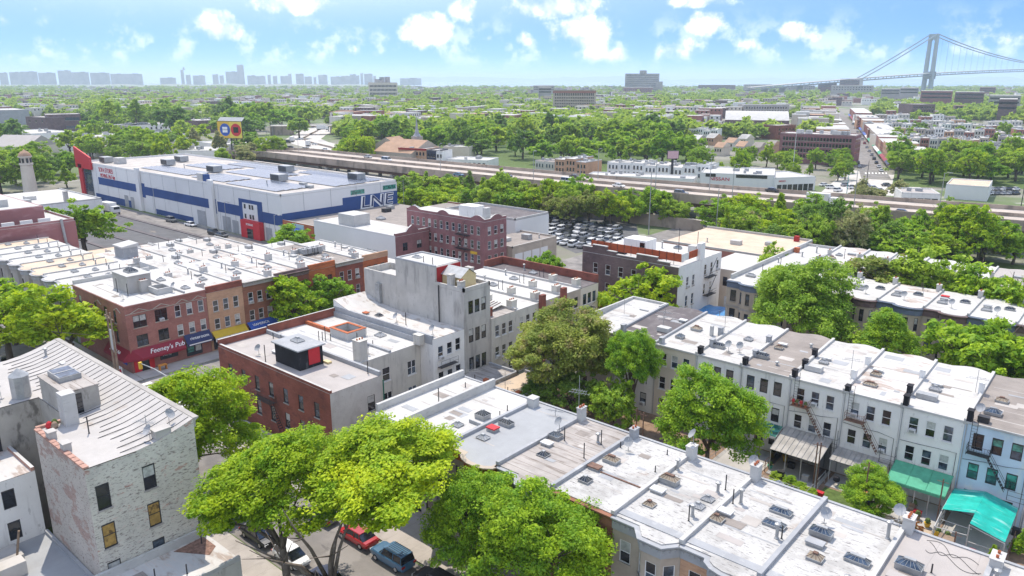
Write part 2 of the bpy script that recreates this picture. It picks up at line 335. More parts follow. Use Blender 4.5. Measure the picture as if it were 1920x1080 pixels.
def link(name, data, parent=None, loc=(0, 0, 0), rz=0.0, scale=None, **tags):
 o = bpy.data.objects.new(name, data)
 COL.objects.link(o)
 if parent is not None:
  o.parent = parent
 o.location = loc
 if rz:
  o.rotation_euler = (0, 0, rz)
 if scale:
  o.scale = scale if hasattr(scale, '__len__') else (scale,) * 3
 for k, v in tags.items():
  if v is not None:
   o[k] = v
 return o

def thing(name, label, cat, loc, group=None, rz=0.0):
 return link(name, None, None, loc, rz, label=label, category=cat, group=group)

def part(name, data, th, wloc, rz=0.0, scale=None, **tags):
 """a part placed by its world position under an unrotated thing"""
 return link(name, data, th, Vector(wloc) - th.location, rz, scale, **tags)

def text_mesh(body, size, mat, extrude=.03, shear=0.0, fat=0.0):
 cu = bpy.data.curves.new('lettering', 'FONT'); cu.body = body; cu.size = size; cu.extrude = extrude; cu.shear = shear; cu.offset = fat
 cu.align_x = 'CENTER'; cu.align_y = 'CENTER'
 o = bpy.data.objects.new('lettering', cu)
 me = bpy.data.meshes.new_from_object(o); bpy.data.objects.remove(o); bpy.data.curves.remove(cu)
 me.materials.clear(); me.materials.append(mat)
 return me

def sign(th, body, size, mat, wloc, face, shear=0.0, tilt=90, sx=1.0, fat=0.0):
 """face: angle of the wall direction the letters run along"""
 o = part('lettering', text_mesh(body, size, mat, .03, shear, fat), th, wloc)
 o.rotation_euler = (R(tilt), 0, face); o.scale = (sx, 1, 1)
 return o

# ------------------------------------------------------------------ shared small parts
CACHE = {}
def window_mesh(w, h, fr, gu, gl, panes, sill, arch):
 key = ('win', round(w, 2), round(h, 2), fr.name, gu.name if gu else 0, gl.name if gl else 0, panes, sill, arch)
 if key in CACHE:
  return CACHE[key]
 b = MB(); t = .075
 b.box(0, t, .05, .14, 0, h, fr); b.box(w - t, w, .05, .14, 0, h, fr)
 b.box(t, w - t, .05, .14, 0, t, fr); b.box(t, w - t, .05, .14, h - t * (2.2 if arch else 1), h, fr)
 b.box(t, w - t, .055, .135, h * .5 - .03, h * .5 + .03, fr)
 if w > 1.45:
  b.box(w / 2 - .05, w / 2 + .05, .045, .13, t, h - t, fr)
 if sill:
  b.box(-.08, w + .08, -.09, .05, -.11, 0, sill)
 if not panes:
  b.face([(t, .11, t), (w - t, .11, t), (w - t, .11, h * .5), (t, .11, h * .5)], gl)
  b.face([(t, .10, h * .5), (w - t, .10, h * .5), (w - t, .10, h - t), (t, .10, h - t)], gu)
 CACHE[key] = b.mesh('window'); return CACHE[key]

def pane_mesh(w, h, mat):
 key = ('pane', round(w, 2), round(h, 2), mat.name)
 if key not in CACHE:
  b = MB(); b.box(.07, w - .07, .10, .12, 0, h, mat); CACHE[key] = b.mesh('pane')
 return CACHE[key]

def ac_mesh():
 if 'ac' not in CACHE:
  b = MB(); b.box(0, .62, -.38, .1, 0, .42, awn_white); b.box(.06, .56, -.40, -.38, .06, .36, metal_grey)
  CACHE['ac'] = b.mesh('air_conditioner')
 return CACHE['ac']

def chimney_mesh(w, d, h, mat, pots):
 key = ('chim', w, d, h, mat.name, pots)
 if key not in CACHE:
  b = MB(); b.box(-w / 2, w / 2, -d / 2, d / 2, 0, h, mat); b.box(-w / 2 - .06, w / 2 + .06, -d / 2 - .06, d / 2 + .06, h, h + .1, mat)
  for i in range(pots if mat.name != 'black_paint' else 0):
   y = -d / 2 + d * (i + .5) / pots
   b.lathe([(.10, 0), (.10, .18), (.12, .2), (.12, .24), (.07, .24), (.06, .1)], clay, 8, (0, y, h + .1))
  CACHE[key] = b.mesh('chimney')
 return CACHE[key]

skytan = surf('skylight_tan', (.30, .25, .19), rough=.4, var=.2, vscale=2)
def skylight_mesh(w, d, ch, kind):
 key = ('sky', w, d, ch, kind)
 if key not in CACHE:
  b = MB(); x, y = w / 2, d / 2; cm = metal_grey
  gl = {'glass': g_blue, 'dark': g_dark, 'tan': skytan, 'grey': parapet_grey}[kind]
  b.box(-x, x, -y, y, 0, ch, cm); b.box(-x - .05, x + .05, -y - .05, y + .05, ch, ch + .05, cm)
  rl = max(x - y, .12) if w >= d else .12; rd = max(y - x, .12) if d > w else .12
  z0, z1 = ch + .05, ch + .05 + .32 * min(w, d)
  A = [(-x, -y), (x, -y), (x, y), (-x, y)]; T = [(-rl, -rd), (rl, -rd), (rl, rd), (-rl, rd)]
  for i in range(4):
   j = (i + 1) % 4
   b.face([(*A[i], z0), (*A[j], z0), (*T[j], z1), (*T[i], z1)], gl)
   nseg = max(2, round(math.dist(A[i], A[j]) / .4))
   for q in range(nseg + 1):
    f = q / nseg
    p = [A[i][c] + (A[j][c] - A[i][c]) * f for c in (0, 1)]; r_ = [T[i][c] + (T[j][c] - T[i][c]) * f for c in (0, 1)]
    b.bar((*p, z0 + .02), (*r_, z1 + .02), .022, cm if kind != 'tan' else metal_rust, 4)
  b.box(-rl - .05, rl + .05, -rd - .05, rd + .05, z1 - .02, z1 + .12, cm if kind != 'tan' else metal_rust)
  CACHE[key] = b.mesh('skylight')
 return CACHE[key]

def pipe_mesh(h, r, kind):
 key = ('pipe', h, r, kind)
 if key not in CACHE:
  b = MB()
  if kind == 'cap':
   b.lathe([(r * 1.5, 0), (r * 1.5, .05), (r, .12), (r, h), (r * 1.9, h + .02), (r * 1.9, h + .14), (r * .3, h + .22)], metal_grey, 8)
  else:
   b.lathe([(r * 1.8, 0), (r, .06), (r, h)], metal_dark, 6)
  CACHE[key] = b.mesh('vent_pipe')
 return CACHE[key]

def hatch_mesh(w, d, mat):
 key = ('hatch', w, d, mat.name)
 if key not in CACHE:
  b = MB(); b.box(-w / 2 + .05, w / 2 - .05, -d / 2 + .05, d / 2 - .05, 0, .22, metal_grey); b.box(-w / 2, w / 2, -d / 2, d / 2, .22, .34, mat)
  CACHE[key] = b.mesh('roof_hatch')
 return CACHE[key]

def dish_mesh():
 if 'dish' not in CACHE:
  b = MB(); b.bar((0, 0, 0), (0, 0, .75), .03, metal_grey, 6); b.box(-.25, .25, -.03, .03, 0, .04, metal_grey); b.box(-.03, .03, -.25, .25, 0, .045, metal_grey)
  c = Vector((0, -.08, .95)); ax = Vector((-.2, -.75, .62)).normalized(); u = ax.cross(Vector((0, 0, 1))).normalized(); w = ax.cross(u)
  rings = [(0.02, 0.0), (.2, .03), (.36, .10), (.44, .16)]; base = len(b.v); k = b.mi(parapet_grey)
  for r, dd in rings:
   for j in range(12):
    a = j * math.pi / 6; b.v.append(tuple(c + u * r * math.cos(a) + w * r * math.sin(a) * 1.1 + ax * dd))
  for i in range(3):
   for j in range(12):
    j2 = (j + 1) % 12; b.f.append((base + i * 12 + j, base + i * 12 + j2, base + i * 12 + 12 + j2, base + i * 12 + 12 + j)); b.m.append(k)
  b.bar(c - w * .4, c + ax * .55, .018, metal_grey, 4); b.bar(c, (0, 0, .72), .03, metal_grey, 4)
  CACHE['dish'] = b.mesh('satellite_dish')
 return CACHE['dish']

def antenna_mesh(h=3.0):
 key = ('ant', h)
 if key not in CACHE:
  b = MB(); b.bar((0, 0, 0), (0, 0, h), .03, metal_grey, 5)
  for zz, L in ((h * .6, 1.1), (h * .66, .8)):
   b.bar((-L, 0, zz), (L, 0, zz), .02, metal_grey, 4)
   for q in range(-3, 4):
    b.bar((q * L / 3.2, -.45 + abs(q) * .05, zz), (q * L / 3.2, .45 - abs(q) * .05, zz), .013, metal_grey, 4)
  CACHE[key] = b.mesh('antenna')
 return CACHE[key]

# ------------------------------------------------------------------ buildings
def edge_frame(poly, i):
 a, c = poly[i], poly[(i + 1) % len(poly)]
 L = math.dist(a, c); d = ((c[0] - a[0]) / L, (c[1] - a[1]) / L)
 return a, c, L, d, math.atan2(d[1], d[0])

def grid(L, n, w, rows, m0=None, m1=None):
 """n windows across a wall of length L on each row (sill height, window height)"""
 m0 = L * .08 if m0 is None else m0; m1 = m0 if m1 is None else m1
 st = (L - m0 - m1) / n
 return [(m0 + st * (i + .5) - w / 2, w, z, h) for z, h in rows for i in range(n)]

def building(name, label, cat, poly, z, wall, roof, ops=None, z0=0.0, group=None, frame=None, gl=None, panes=False, sill=None,
    walls=None, parapet=None, pmat=None, zf=None, roofout=0.0, arch=False, ac=0, roof_th=.07, gmix=None, flatwin=False, rng=None, win_label=None):
 """poly: counter-clockwise footprint; ops: {edge: [(u, w, sill, h), ...]}; walls: {edge: material}; parapet: {edge: height}"""
 rng = rng or random.Random(hash(label) % 9999 if False else len(label) * 131 + int(abs(poly[0][0] * 7 + poly[0][1] * 13)))
 cx = sum(p[0] for p in poly) / len(poly); cy = sum(p[1] for p in poly) / len(poly)
 th = thing(name, label, cat, (cx, cy, z0), group)
 zf = zf or (lambda x, y: z)
 ops = ops or {}; frame = frame or w_white
 b = MB(); wins = []; n = len(poly)
 for i in range(n):
  a, c, L, d, ang = edge_frame(poly, i)
  mt = (walls or {}).get(i, wall); nrm = (d[1], -d[0])
  op = ops.get(i, [])
  za, zc = zf(*a), zf(*c)
  def pt(u, zz, dep=0.0):
   return (a[0] + d[0] * u - nrm[0] * dep, a[1] + d[1] * u - nrm[1] * dep, zz)
  if not op or flatwin:
   b.face([pt(0, z0), pt(L, z0), pt(L, zc), pt(0, za)], mt)
  else:
   us = sorted({0.0, L} | {round(o[0], 3) for o in op} | {round(o[0] + o[1], 3) for o in op})
   ztop = min(za, zc)
   zs = sorted({z0, ztop} | {round(o[2], 3) for o in op} | {round(o[2] + o[3], 3) for o in op})
   for ui in range(len(us) - 1):
    for zi in range(len(zs) - 1):
     um, zm = (us[ui] + us[ui + 1]) / 2, (zs[zi] + zs[zi + 1]) / 2
     if any(o[0] < um < o[0] + o[1] and o[2] < zm < o[2] + o[3] for o in op):
      continue
     b.face([pt(us[ui], zs[zi]), pt(us[ui + 1], zs[zi]), pt(us[ui + 1], zs[zi + 1]), pt(us[ui], zs[zi + 1])], mt)
   if abs(za - zc) > .01 or max(za, zc) > ztop + .01:
    b.face([pt(0, ztop), pt(L, ztop), pt(L, zc + .001), pt(0, za + .001)], mt)
   for u, w, zz, h in [o[:4] for o in op]:
    D = .17
    for q in ([(u, zz, 0), (u, zz, D), (u, zz + h, D), (u, zz + h, 0)], [(u + w, zz, D), (u + w, zz, 0), (u + w, zz + h, 0), (u + w, zz + h, D)],
       [(u, zz, 0), (u + w, zz, 0), (u + w, zz, D), (u, zz, D)], [(u, zz + h, D), (u + w, zz + h, D), (u + w, zz + h, 0), (u, zz + h, 0)]):
     b.face([pt(*k) for k in q], mt)
    b.face([pt(u, zz, D), pt(u + w, zz, D), pt(u + w, zz + h, D), pt(u, zz + h, D)], w_dark)
  for o in op:
   wins.append((i, pt(o[0], o[2]), o[1], o[3], ang, o[4] if len(o) > 4 else None))
 b.build('wall', th)
 # roof sheet
 rb = MB()
 rp = poly
 if roofout:
  rp = offset(poly, roofout)
 top = [(p[0], p[1], zf(*p) + roof_th) for p in rp]; bot = [(p[0], p[1], zf(*p) + .003) for p in rp]
 rb.face(top, roof)
 for i in range(n):
  j = (i + 1) % n
  rb.face([bot[i], bot[j], top[j], top[i]], roof)
 if roofout:
  rb.face(list(reversed(bot)), roof)
 rb.build('roof', th)
 if parapet:
  for i, ph in parapet.items():
   a, c, L, d, ang = edge_frame(poly, i); nrm = (d[1], -d[0]); pb = MB(); t = .28
   mt = pmat or (walls or {}).get(i, wall)
   q = [(a[0], a[1]), (c[0], c[1]), (c[0] - nrm[0] * t, c[1] - nrm[1] * t), (a[0] - nrm[0] * t, a[1] - nrm[1] * t)]
   zb = lambda x, y: zf(x, y) + roof_th + .002
   e0, e1 = zf(*a) + roof_th, zf(*c) + roof_th
   lo = [(q[0][0], q[0][1], e0), (q[1][0], q[1][1], e1), (q[2][0], q[2][1], e1), (q[3][0], q[3][1], e0)]
   hi = [(x, y, zz + ph) for x, y, zz in lo]
   for k in range(4):
    pb.face([lo[k], lo[(k + 1) % 4], hi[(k + 1) % 4], hi[k]], mt)
   pb.face(hi, parapet_white if mt not in (parapet_grey,) else mt)
   pb.build('parapet', th)
 gset = gmix or [g_dark, g_dark, g_blue, g_curtain]
 for k, (i, p, w, h, ang, sp) in enumerate(wins):
  gu, gw = rng.choice(gset), rng.choice([g_dark, g_dark, g_blue] if g_dark in gset else gset)
  fr = frame
  if sp:
   fr, gu, gw = sp
  me = window_mesh(w, h, fr, None if panes else gu, None if panes else gw, panes, sill, arch)
  if flatwin:
   p = (p[0] + math.sin(ang) * .16, p[1] - math.cos(ang) * .16, p[2])
  wo = part('window', me, th, p, ang)
  if panes:
   link('pane', pane_mesh(w, h / 2 - .06, gw), wo, (0, 0, .04)); link('pane', pane_mesh(w, h / 2 - .06, gu), wo, (0, -.02, h / 2 + .02))
  if ac and rng.random() < ac:
   q = Vector(p) + Vector((math.cos(ang), math.sin(ang), 0)) * (w / 2 - .31) + Vector((0, 0, .04))
   part('air_conditioner', ac_mesh(), th, q, ang)
 return th

def offset(poly, d):
 n = len(poly); out = []
 for i in range(n):
  a, p, c = poly[i - 1], poly[i], poly[(i + 1) % n]
  d1 = Vector((p[0] - a[0], p[1] - a[1])).normalized(); d2 = Vector((c[0] - p[0], c[1] - p[1])).normalized()
  n1 = Vector((d1.y, -d1.x)); n2 = Vector((d2.y, -d2.x)); m = (n1 + n2)
  m = m / max(m.length_squared / 2, .35)
  out.append((p[0] + m.x * d, p[1] + m.y * d))
 return out

def band(th, name, pts, z0, z1, out, mat, back=0.0, dentil=0.0):
 """a moulding swept along the wall line pts (left to right seen from outside)"""
 b = MB(); n = len(pts); nr = []
 for i in range(n):
  ds = []
  if i > 0: ds.append(Vector((pts[i][0] - pts[i - 1][0], pts[i][1] - pts[i - 1][1])).normalized())
  if i < n - 1: ds.append(Vector((pts[i + 1][0] - pts[i][0], pts[i + 1][1] - pts[i][1])).normalized())
  m = sum((Vector((d.y, -d.x)) for d in ds), Vector((0, 0)))
  nr.append(m / max(m.length_squared / len(ds), .4))
 I = [(p[0] - m.x * back + m.x * .004, p[1] - m.y * back + m.y * .004) for p, m in zip(pts, nr)]; O = [(p[0] + m.x * out, p[1] + m.y * out) for p, m in zip(pts, nr)]
 M_ = [(p[0] + m.x * out * .35, p[1] + m.y * out * .35) for p, m in zip(pts, nr)]
 zm = z0 + (z1 - z0) * .62
 for i in range(n - 1):
  b.face([(*M_[i], z0), (*M_[i + 1], z0), (*M_[i + 1], zm), (*M_[i], zm)], mat)
  b.face([(*M_[i], zm), (*M_[i + 1], zm), (*O[i + 1], z1 - .1), (*O[i], z1 - .1)], mat)
  b.face([(*O[i], z1 - .1), (*O[i + 1], z1 - .1), (*O[i + 1], z1), (*O[i], z1)], mat)
  b.face([(*O[i], z1), (*O[i + 1], z1), (*I[i + 1], z1), (*I[i], z1)], mat)
  b.face([(*I[i], z0), (*I[i + 1], z0), (*M_[i + 1], z0), (*M_[i], z0)], mat)
  if dentil:
   L = math.dist(pts[i], pts[i + 1]); k = int(L / dentil)
   for q in range(k):
    f = (q + .5) / k; x = M_[i][0] + (M_[i + 1][0] - M_[i][0]) * f; y = M_[i][1] + (M_[i + 1][1] - M_[i][1]) * f
    b.box(x - .07, x + .07, y - .1, y + .05, zm - .16, zm + .03, mat)
 for i in (0, n - 1):
  b.face([(*I[i], z0), (*M_[i], z0), (*M_[i], zm), (*O[i], z1 - .1), (*O[i], z1), (*I[i], z1)], mat)
 return b.build(name, th)

def roof_kit(th, items):
 """items: (kind, x, y, z, ...) fixtures standing on a roof"""
 for it in items:
  k, x, y, z = it[:4]; a = it[4:]
  if k == 'sky': part('skylight', skylight_mesh(*a), th, (x, y, z), 0.0, .84)
  elif k == 'cap': part('vent_pipe', pipe_mesh(a[0] if a else .8, .13, 'cap'), th, (x, y, z))
  elif k == 'pipe': part('vent_pipe', pipe_mesh(a[0] if a else 1.0, .055, 'thin'), th, (x, y, z))
  elif k == 'hatch': part('roof_hatch', hatch_mesh(a[0], a[1], a[2]), th, (x, y, z))
  elif k == 'dish': part('satellite_dish', dish_mesh(), th, (x, y, z), a[0] if a else 0.0)
  elif k == 'ant': part('antenna', antenna_mesh(a[0] if a else 3.0), th, (x, y, z), a[1] if len(a) > 1 else .3)
  elif k == 'chim': part('chimney', chimney_mesh(*a), th, (x, y, z), 0.0, (.95, .95, .82))
  elif k == 'box':
   b = MB(); b.box(x - a[0] / 2, x + a[0] / 2, y - a[1] / 2, y + a[1] / 2, z, z + a[2], a[3]); b.build(a[4] if len(a) > 4 else 'roof_unit', th)

def patches(th, x0, x1, y0, y1, zf, n, seed):
 """tar patches, lap seams and mended strips lying on a roof"""
 r = random.Random(seed)
 for k in range(n):
  w, d = (r.uniform(.5, 2.2), r.uniform(.3, 1.3)) if k % 3 else (r.uniform(2.5, x1 - x0 - .8), r.uniform(.06, .16))
  cx, cy = r.uniform(x0 + w / 2 + .2, max(x0 + w / 2 + .25, x1 - w / 2 - .2)), r.uniform(y0 + .8, y1 - .8)
  b = MB(); pts = [(cx - w / 2, cy - d / 2 + r.uniform(-.05, .05)), (cx + w / 2, cy - d / 2 + r.uniform(-.05, .05)), (cx + w / 2 + r.uniform(-.1, .1), cy + d / 2), (cx - w / 2, cy + d / 2)]
  b.face([(x, y, zf(x, y) + .008 + k * .002) for x, y in pts], r.choice([roof_grey, roof_pale, parapet_grey, roof_beige, roof_pale, roof_brown])); b.build('roof_patch', th)

def fire_escape(th, x, y, zs, w=2.0, mat=None, stairx=1.0):
 """iron balconies on a wall that faces -Y, with stairs between them"""
 mat = mat or metal_dark
 for k, z in enumerate(zs):
  b = MB(); d = .95
  for q in range(7):
   b.box(x, x + w, y - d + q * d / 7, y - d + q * d / 7 + .07, z, z + .04, mat)
  for xx in (x, x + w):
   for yy in (y - d, y - .03):
    b.bar((xx, yy, z - .1), (xx, yy, z + .95), .025, mat, 4)
  for zz in (z + .5, z + .95):
   b.bar((x, y - d, zz), (x + w, y - d, zz), .022, mat, 4); b.bar((x, y - d, zz), (x, y, zz), .022, mat, 4); b.bar((x + w, y - d, zz), (x + w, y, zz), .022, mat, 4)
  for q in range(1, 9):
   b.bar((x + q * w / 9, y - d, z), (x + q * w / 9, y - d, z + .95), .012, mat, 3)
  b.build('fire_escape_balcony', th)
  if k + 1 < len(zs) or stairx:
   zl = zs[k + 1] if k + 1 < len(zs) else z - 3.0
   s = MB(); x0_, x1_ = x + w - .2, x + w + 1.7
   for yy in (y - d + .1, y - .35):
    s.bar((x0_, yy, z), (x1_, yy, zl), .035, mat, 4); s.bar((x0_, yy, z + .8), (x1_, yy, zl + .8), .02, mat, 4)
   for q in range(1, 11):
    f = q / 11; xx = x0_ + (x1_ - x0_) * f; zz = z + (zl - z) * f
    s.box(xx - .09, xx + .09, y - d + .1, y - .35, zz, zz + .03, mat)
   s.build('fire_escape_stair', th)
# ================================================================== THE SETTING
def sheet(name, pts, z, mat, kind='structure'):
 b = MB(); b.face([(p[0], p[1], z) for p in pts], mat)
 return b.build(name, None, kind=kind)

def rect(x0, x1, y0, y1):
 return [(x0, y0), (x1, y0), (x1, y1), (x0, y1)]

ridge_m = surf('ridge_m', (.20, .21, .17), var=.3, vscale=.004, layers=[((.32, .31, .30), .02, (1, 1, 1), .55, .62, .8), ((.12, .19, .07), .012, (1, 1, 1), .5, .6, .8)])
coast = [(-1400, 9500), (-300, 9000), (300, 8200), (660, 7600), (760, 7000), (830, 4600), (1000, 4100), (1300, 4000), (1560, 3900), (1900, 3600), (2300, 3600), (3600, 5200), (9000, 9000)]
gpts = [polar(px, d) for px, d in coast]
back = [Vector((math.cos(HEAD), math.sin(HEAD), 0)) * 9000 + Vector((math.sin(HEAD), -math.cos(HEAD), 0)) * 6000, Vector((-math.cos(HEAD), -math.sin(HEAD), 0)) * 9000 + Vector((math.sin(HEAD), -math.cos(HEAD), 0)) * 6000]
gb = MB(); gb.face([(p.x, p.y, 0) for p in reversed(gpts)] + [(back[1].x, back[1].y, 0), (back[0].x, back[0].y, 0)], ground_m)
gb.build('ground', None, kind='structure')
wb_ = MB(); q0 = 34000
wb_.face([(-q0, -q0, -6), (q0, -q0, -6), (q0, q0, -6), (-q0, q0, -6)], water_m); wb_.build('bay_water', None, kind='structure')
# low highlands across the bay
hb = MB(); N = 90; ring0, ring1, ring2 = [], [], []
for i in range(N + 1):
 px = 560 + (1960 - 560) * i / N
 hgt = 70 + 190 * max(0, mnoise.noise(Vector((px * .004, 3.1, 0)))) + 45 * mnoise.noise(Vector((px * .03, 1.7, 0)))
 edge = min(1, i / 8, (N - i) / 4)
 ring0.append(polar(px, 19000, -6)); ring1.append(polar(px, 21000, max(8, hgt * edge))); ring2.append(polar(px, 24500, -6))
for i in range(N):
 hb.face([ring0[i], ring0[i + 1], ring1[i + 1], ring1[i]], hills_m); hb.face([ring1[i], ring1[i + 1], ring2[i + 1], ring2[i]], hills_m)
hb.build('hills', None, smooth=True, kind='structure')
hb = MB()   # low built-up ridge in front of the left skyline
for i in range(40):
 a0, a1 = -120 + i * 21.5, -120 + (i + 1) * 21.5; hh = [(14 + 9 * mnoise.noise(Vector((a * .02, 7, 0)))) * min(1, max(0, (735 - a) / 90)) for a in (a0, a1)]
 hb.face([polar(a0, 4700, -.5), polar(a1, 4700, -.5), polar(a1, 5900, hh[1]), polar(a0, 5900, hh[0])], ridge_m); hb.face([polar(a0, 5900, hh[0]), polar(a1, 5900, hh[1]), polar(a1, 6350, -.5), polar(a0, 6350, -.5)], ridge_m)
hb.build('ridge', None, kind='structure')

# streets: carriageways are sheets just above the ground, pavements are raised kerbs
sheet('street_carriageway', rect(-420, 60, 31.6, 40.2), .010, asphalt)
sheet('avenue_carriageway', rect(-109.6, -95.6, -60, 230), .014, asphalt)
sheet('cross_street_carriageway', rect(-330, 60, 103.5, 110.5), .010, asphalt)
sheet('cross_street_east_carriageway', rect(-66, 60, 103.5, 112.5), .0045, asphalt)
for nm, rc in [('pavement_north', rect(-95.4, 60, 40.4, 46.2)), ('pavement_south', rect(-95.4, 60, 27.7, 31.4)), ('pavement_avenue_east', rect(-95.4, -91.6, 46.4, 103)), ('pavement_avenue_west', rect(-113.4, -109.8, 43.9, 103)),
    ('pavement_west_north', rect(-330, -109.8, 40.4, 43.8)), ('pavement_west_south', rect(-330, -109.8, 27.7, 31.4)), ('pavement_cross_south', rect(-91.4, 60, 97.5, 103.3)), ('pavement_cross_north', rect(-91.4, 60, 112.7, 118))]:
 b = MB(); b.prism(rc, .005, .14, sidewalk_m); b.build(nm, None, kind='structure')
# zebra crossings at the corner: each bar its own sheet
for i in range(8):
 sheet('crossing_stripe', rect(-108.6 + i * 1.7, -107.7 + i * 1.7, 41.2, 44.2), .019, paint_m)
for i in range(6):
 sheet('crossing_stripe', rect(-94.8, -91.9, 32.4 + i * 1.35, 33.1 + i * 1.35), .019, paint_m)
for i in range(6):
 sheet('crossing_stripe', rect(-114.2, -111.2, 32.4 + i * 1.35, 33.1 + i * 1.35), .019, paint_m)
sheet('avenue_centre_line', rect(-102.8, -102.6, 46, 102), .019, yellow_paint)
# back yards between the two rows
sheet('yard_ground', rect(-69, 10, 58, 83), .006, soil)
for nm, rc, mt in [('yard_slab', rect(-28.6, -23.0, 77.4, 82.4), concrete), ('yard_slab', rect(-22.6, -17.0, 79, 82.4), concrete), ('yard_slab', rect(-16.7, -11.2, 77.0, 82.4), concrete),
     ('yard_slab', rect(-10.8, -5.0, 74.5, 82.4), concrete), ('yard_sand', rect(-16.7, -11.2, 70, 76.8), sand), ('yard_lawn', rect(-22.4, -18.0, 71.5, 78.6), grass_m), ('yard_slab', rect(-34.6, -29, 74, 82.4), concrete), ('yard_slab', rect(-46, -35, 60, 70), concrete), ('yard_sand', rect(-44.5, -41, 70.5, 76), sand)]:
 b = MB(); b.prism(rc, .008, .05, mt); b.build(nm, None, kind='structure')

# ================================================================== FRONT ROW (below the camera)
def bay_front(x0, x1, yf, kind, s=-1):
 """front wall line from x0 to x1; s=-1 bulges to -Y, s=+1 to +Y"""
 w = x1 - x0; b0 = x0 + w * .40; b1 = x1 - .12
 if kind == 'round':
  c = (b0 + b1) / 2; r = (b1 - b0) / 2
  arc = [(c - r * math.cos(math.pi * t / 7), yf + s * 1.15 * math.sin(math.pi * t / 7) ** .8) for t in range(8)]
  return [(x0, yf)] + arc + [(x1, yf)]
 if kind == 'angled':
  return [(x0, yf), (b0, yf), (b0 + .9, yf + s * 1.1), (b1 - .9, yf + s * 1.1), (b1, yf), (x1, yf)]
 if kind == 'wave':
  pts = [(x0, yf)]
  for t in range(1, 10):
   f = t / 10; pts.append((x0 + w * f, yf + s * .8 * math.sin(math.pi * min(1, max(0, (f - .3) / .68))) ** 1.2))
  return pts + [(x1, yf)]
 return [(x0, yf), (x1, yf)]

FRONT = [  # x0, x1, bay, wall, frieze, roof, label
 (-57.7, -52.9, None, brick_brown, parapet_grey, roof_clean, 'white-roofed row house at the brick building end of the front row'),
 (-52.9, -46.8, 'angled', stone_grey, stone_grey, roof_clean, 'white-roofed row house with grey angled bay behind the bright street trees'),
 (-46.8, -40.7, 'round', stone_tan, brick_orange, roof_grey, 'smooth grey-roofed row house with rounded bay and orange brick frieze'),
 (-40.7, -34.6, 'angled', stone_tan, parapet_grey, roof_streak, 'row house with streaked brown and grey roof in the front row'),
 (-34.6, -28.5, None, brick_brown, brick_brown, roof_white, 'red brick row house with flecked white roof and long roof seam'),
 (-28.5, -22.5, 'angled', stone_tan, parapet_grey, roof_white, 'tan row house with angled bay and three pyramid skylights on white roof'),
 (-22.5, -16.5, 'round', brick_tan, parapet_grey, roof_white, 'tan brick row house with rounded bay and two long roof skylights'),
 (-16.5, -10.5, 'angled', stone_tan, parapet_grey, roof_white, 'flecked white-roofed row house next to the plain beige roof'),
 (-10.5, -4.6, 'round', stone_tan, parapet_grey, roof_beige, 'row house with plain beige roof and trailing cables'),
 (-4.6, 1.6, 'angled', brick_tan, parapet_grey, roof_white2, 'white-roofed row house cut by the lower right corner')]
row1 = []
for i, (x0, x1, bay, wall, fr, roof, lab) in enumerate(FRONT):
 yf, yr, z = 45.4, 58.4, 9.85
 fl = bay_front(x0 + .012, x1 - .012, yf, bay)
 poly = fl + [(x1 - .012, yr), (x0 + .012, yr)]
 ops = {}; nf = len(fl) - 1
 rows = [(6.0, 2.0), (2.6, 2.1)]
 for e in range(nf):
  L = math.dist(fl[e], fl[e + 1])
  if e == 0 and bay:
   ops[e] = [(L / 2 - .5, 1.0, 6.0, 2.0), (L / 2 - .55, 1.1, .9, 2.5)]
  elif bay == 'angled' and e in (1, 2, 3):
   ww = min(.95, L - .3); ops[e] = [(L / 2 - ww / 2, ww, zz, h) for zz, h in rows]
  elif bay == 'round' and e in (2, 4, 6):
   ww = min(.85, L - .1); ops[e] = [(L / 2 - ww / 2, ww, zz, h) for zz, h in rows]
  elif not bay:
   ops[e] = grid(L, 3, 1.0, rows)
 ops[nf + 1] = grid(x1 - x0, 3, .95, [(6.2, 1.7), (2.9, 1.7)])
 th = building('row_house', lab, 'house', poly, z, wall, roof, ops, group='row houses of the front row', frame=w_dark if i in (1, 2, 3) else w_white, panes=True, sill=stone_tan, ac=.15,
     walls={nf + 1: plaster_grey2}, zf=lambda x, y: 9.85 - (y - 45.4) * .0)
 band(th, 'cornice', fl, 8.75, 9.84, .42, fr if fr not in (brick_orange,) else brick_orange, dentil=.42 if fr in (parapet_grey, stone_grey) else 0)
 if bay == 'round' and fr is brick_orange:
  band(th, 'eaves', fl, 9.80, 9.93, .5, stone_tan)
 if i >= 5:
  b = MB(); b.box(x0 + .2, x1 - .2, yf + .35, yf + 1.15, z + .072, z + .13, parapet_grey); b.build('flashing', th)
 # party wall on the right-hand side
 b = MB(); h = .95 if i == 0 else .33
 if i == 0:
  b.box(x0 - .2, x0 + .15, yf + .3, yr + .05, 9.93, 10.7, parapet_white)
 b.box(x1 - .17, x1 + .17, yf - .1, yr + .05, 9.93, 9.93 + h, parapet_white if i in (0, 4, 5, 7) else parapet_grey); b.build('party_wall', th)
 # rear coping and gutter
 b = MB(); b.box(x0 + .2, x1 - .2, yr - .18, yr + .1, 9.93, 10.02, parapet_grey); b.build('gutter', th)
 row1.append(th)
Z = 9.92
for i, th in enumerate(row1):
 patches(th, FRONT[i][0] + .2, FRONT[i][1] - .2, 47, 58, lambda x, y: 9.92, 9 if i not in (2, 8) else 4, i + 3)
roof_kit(row1[0], [('pipe', -54.6, 51.5, Z, 1.6), ('pipe', -55.2, 56.2, Z, .6)])
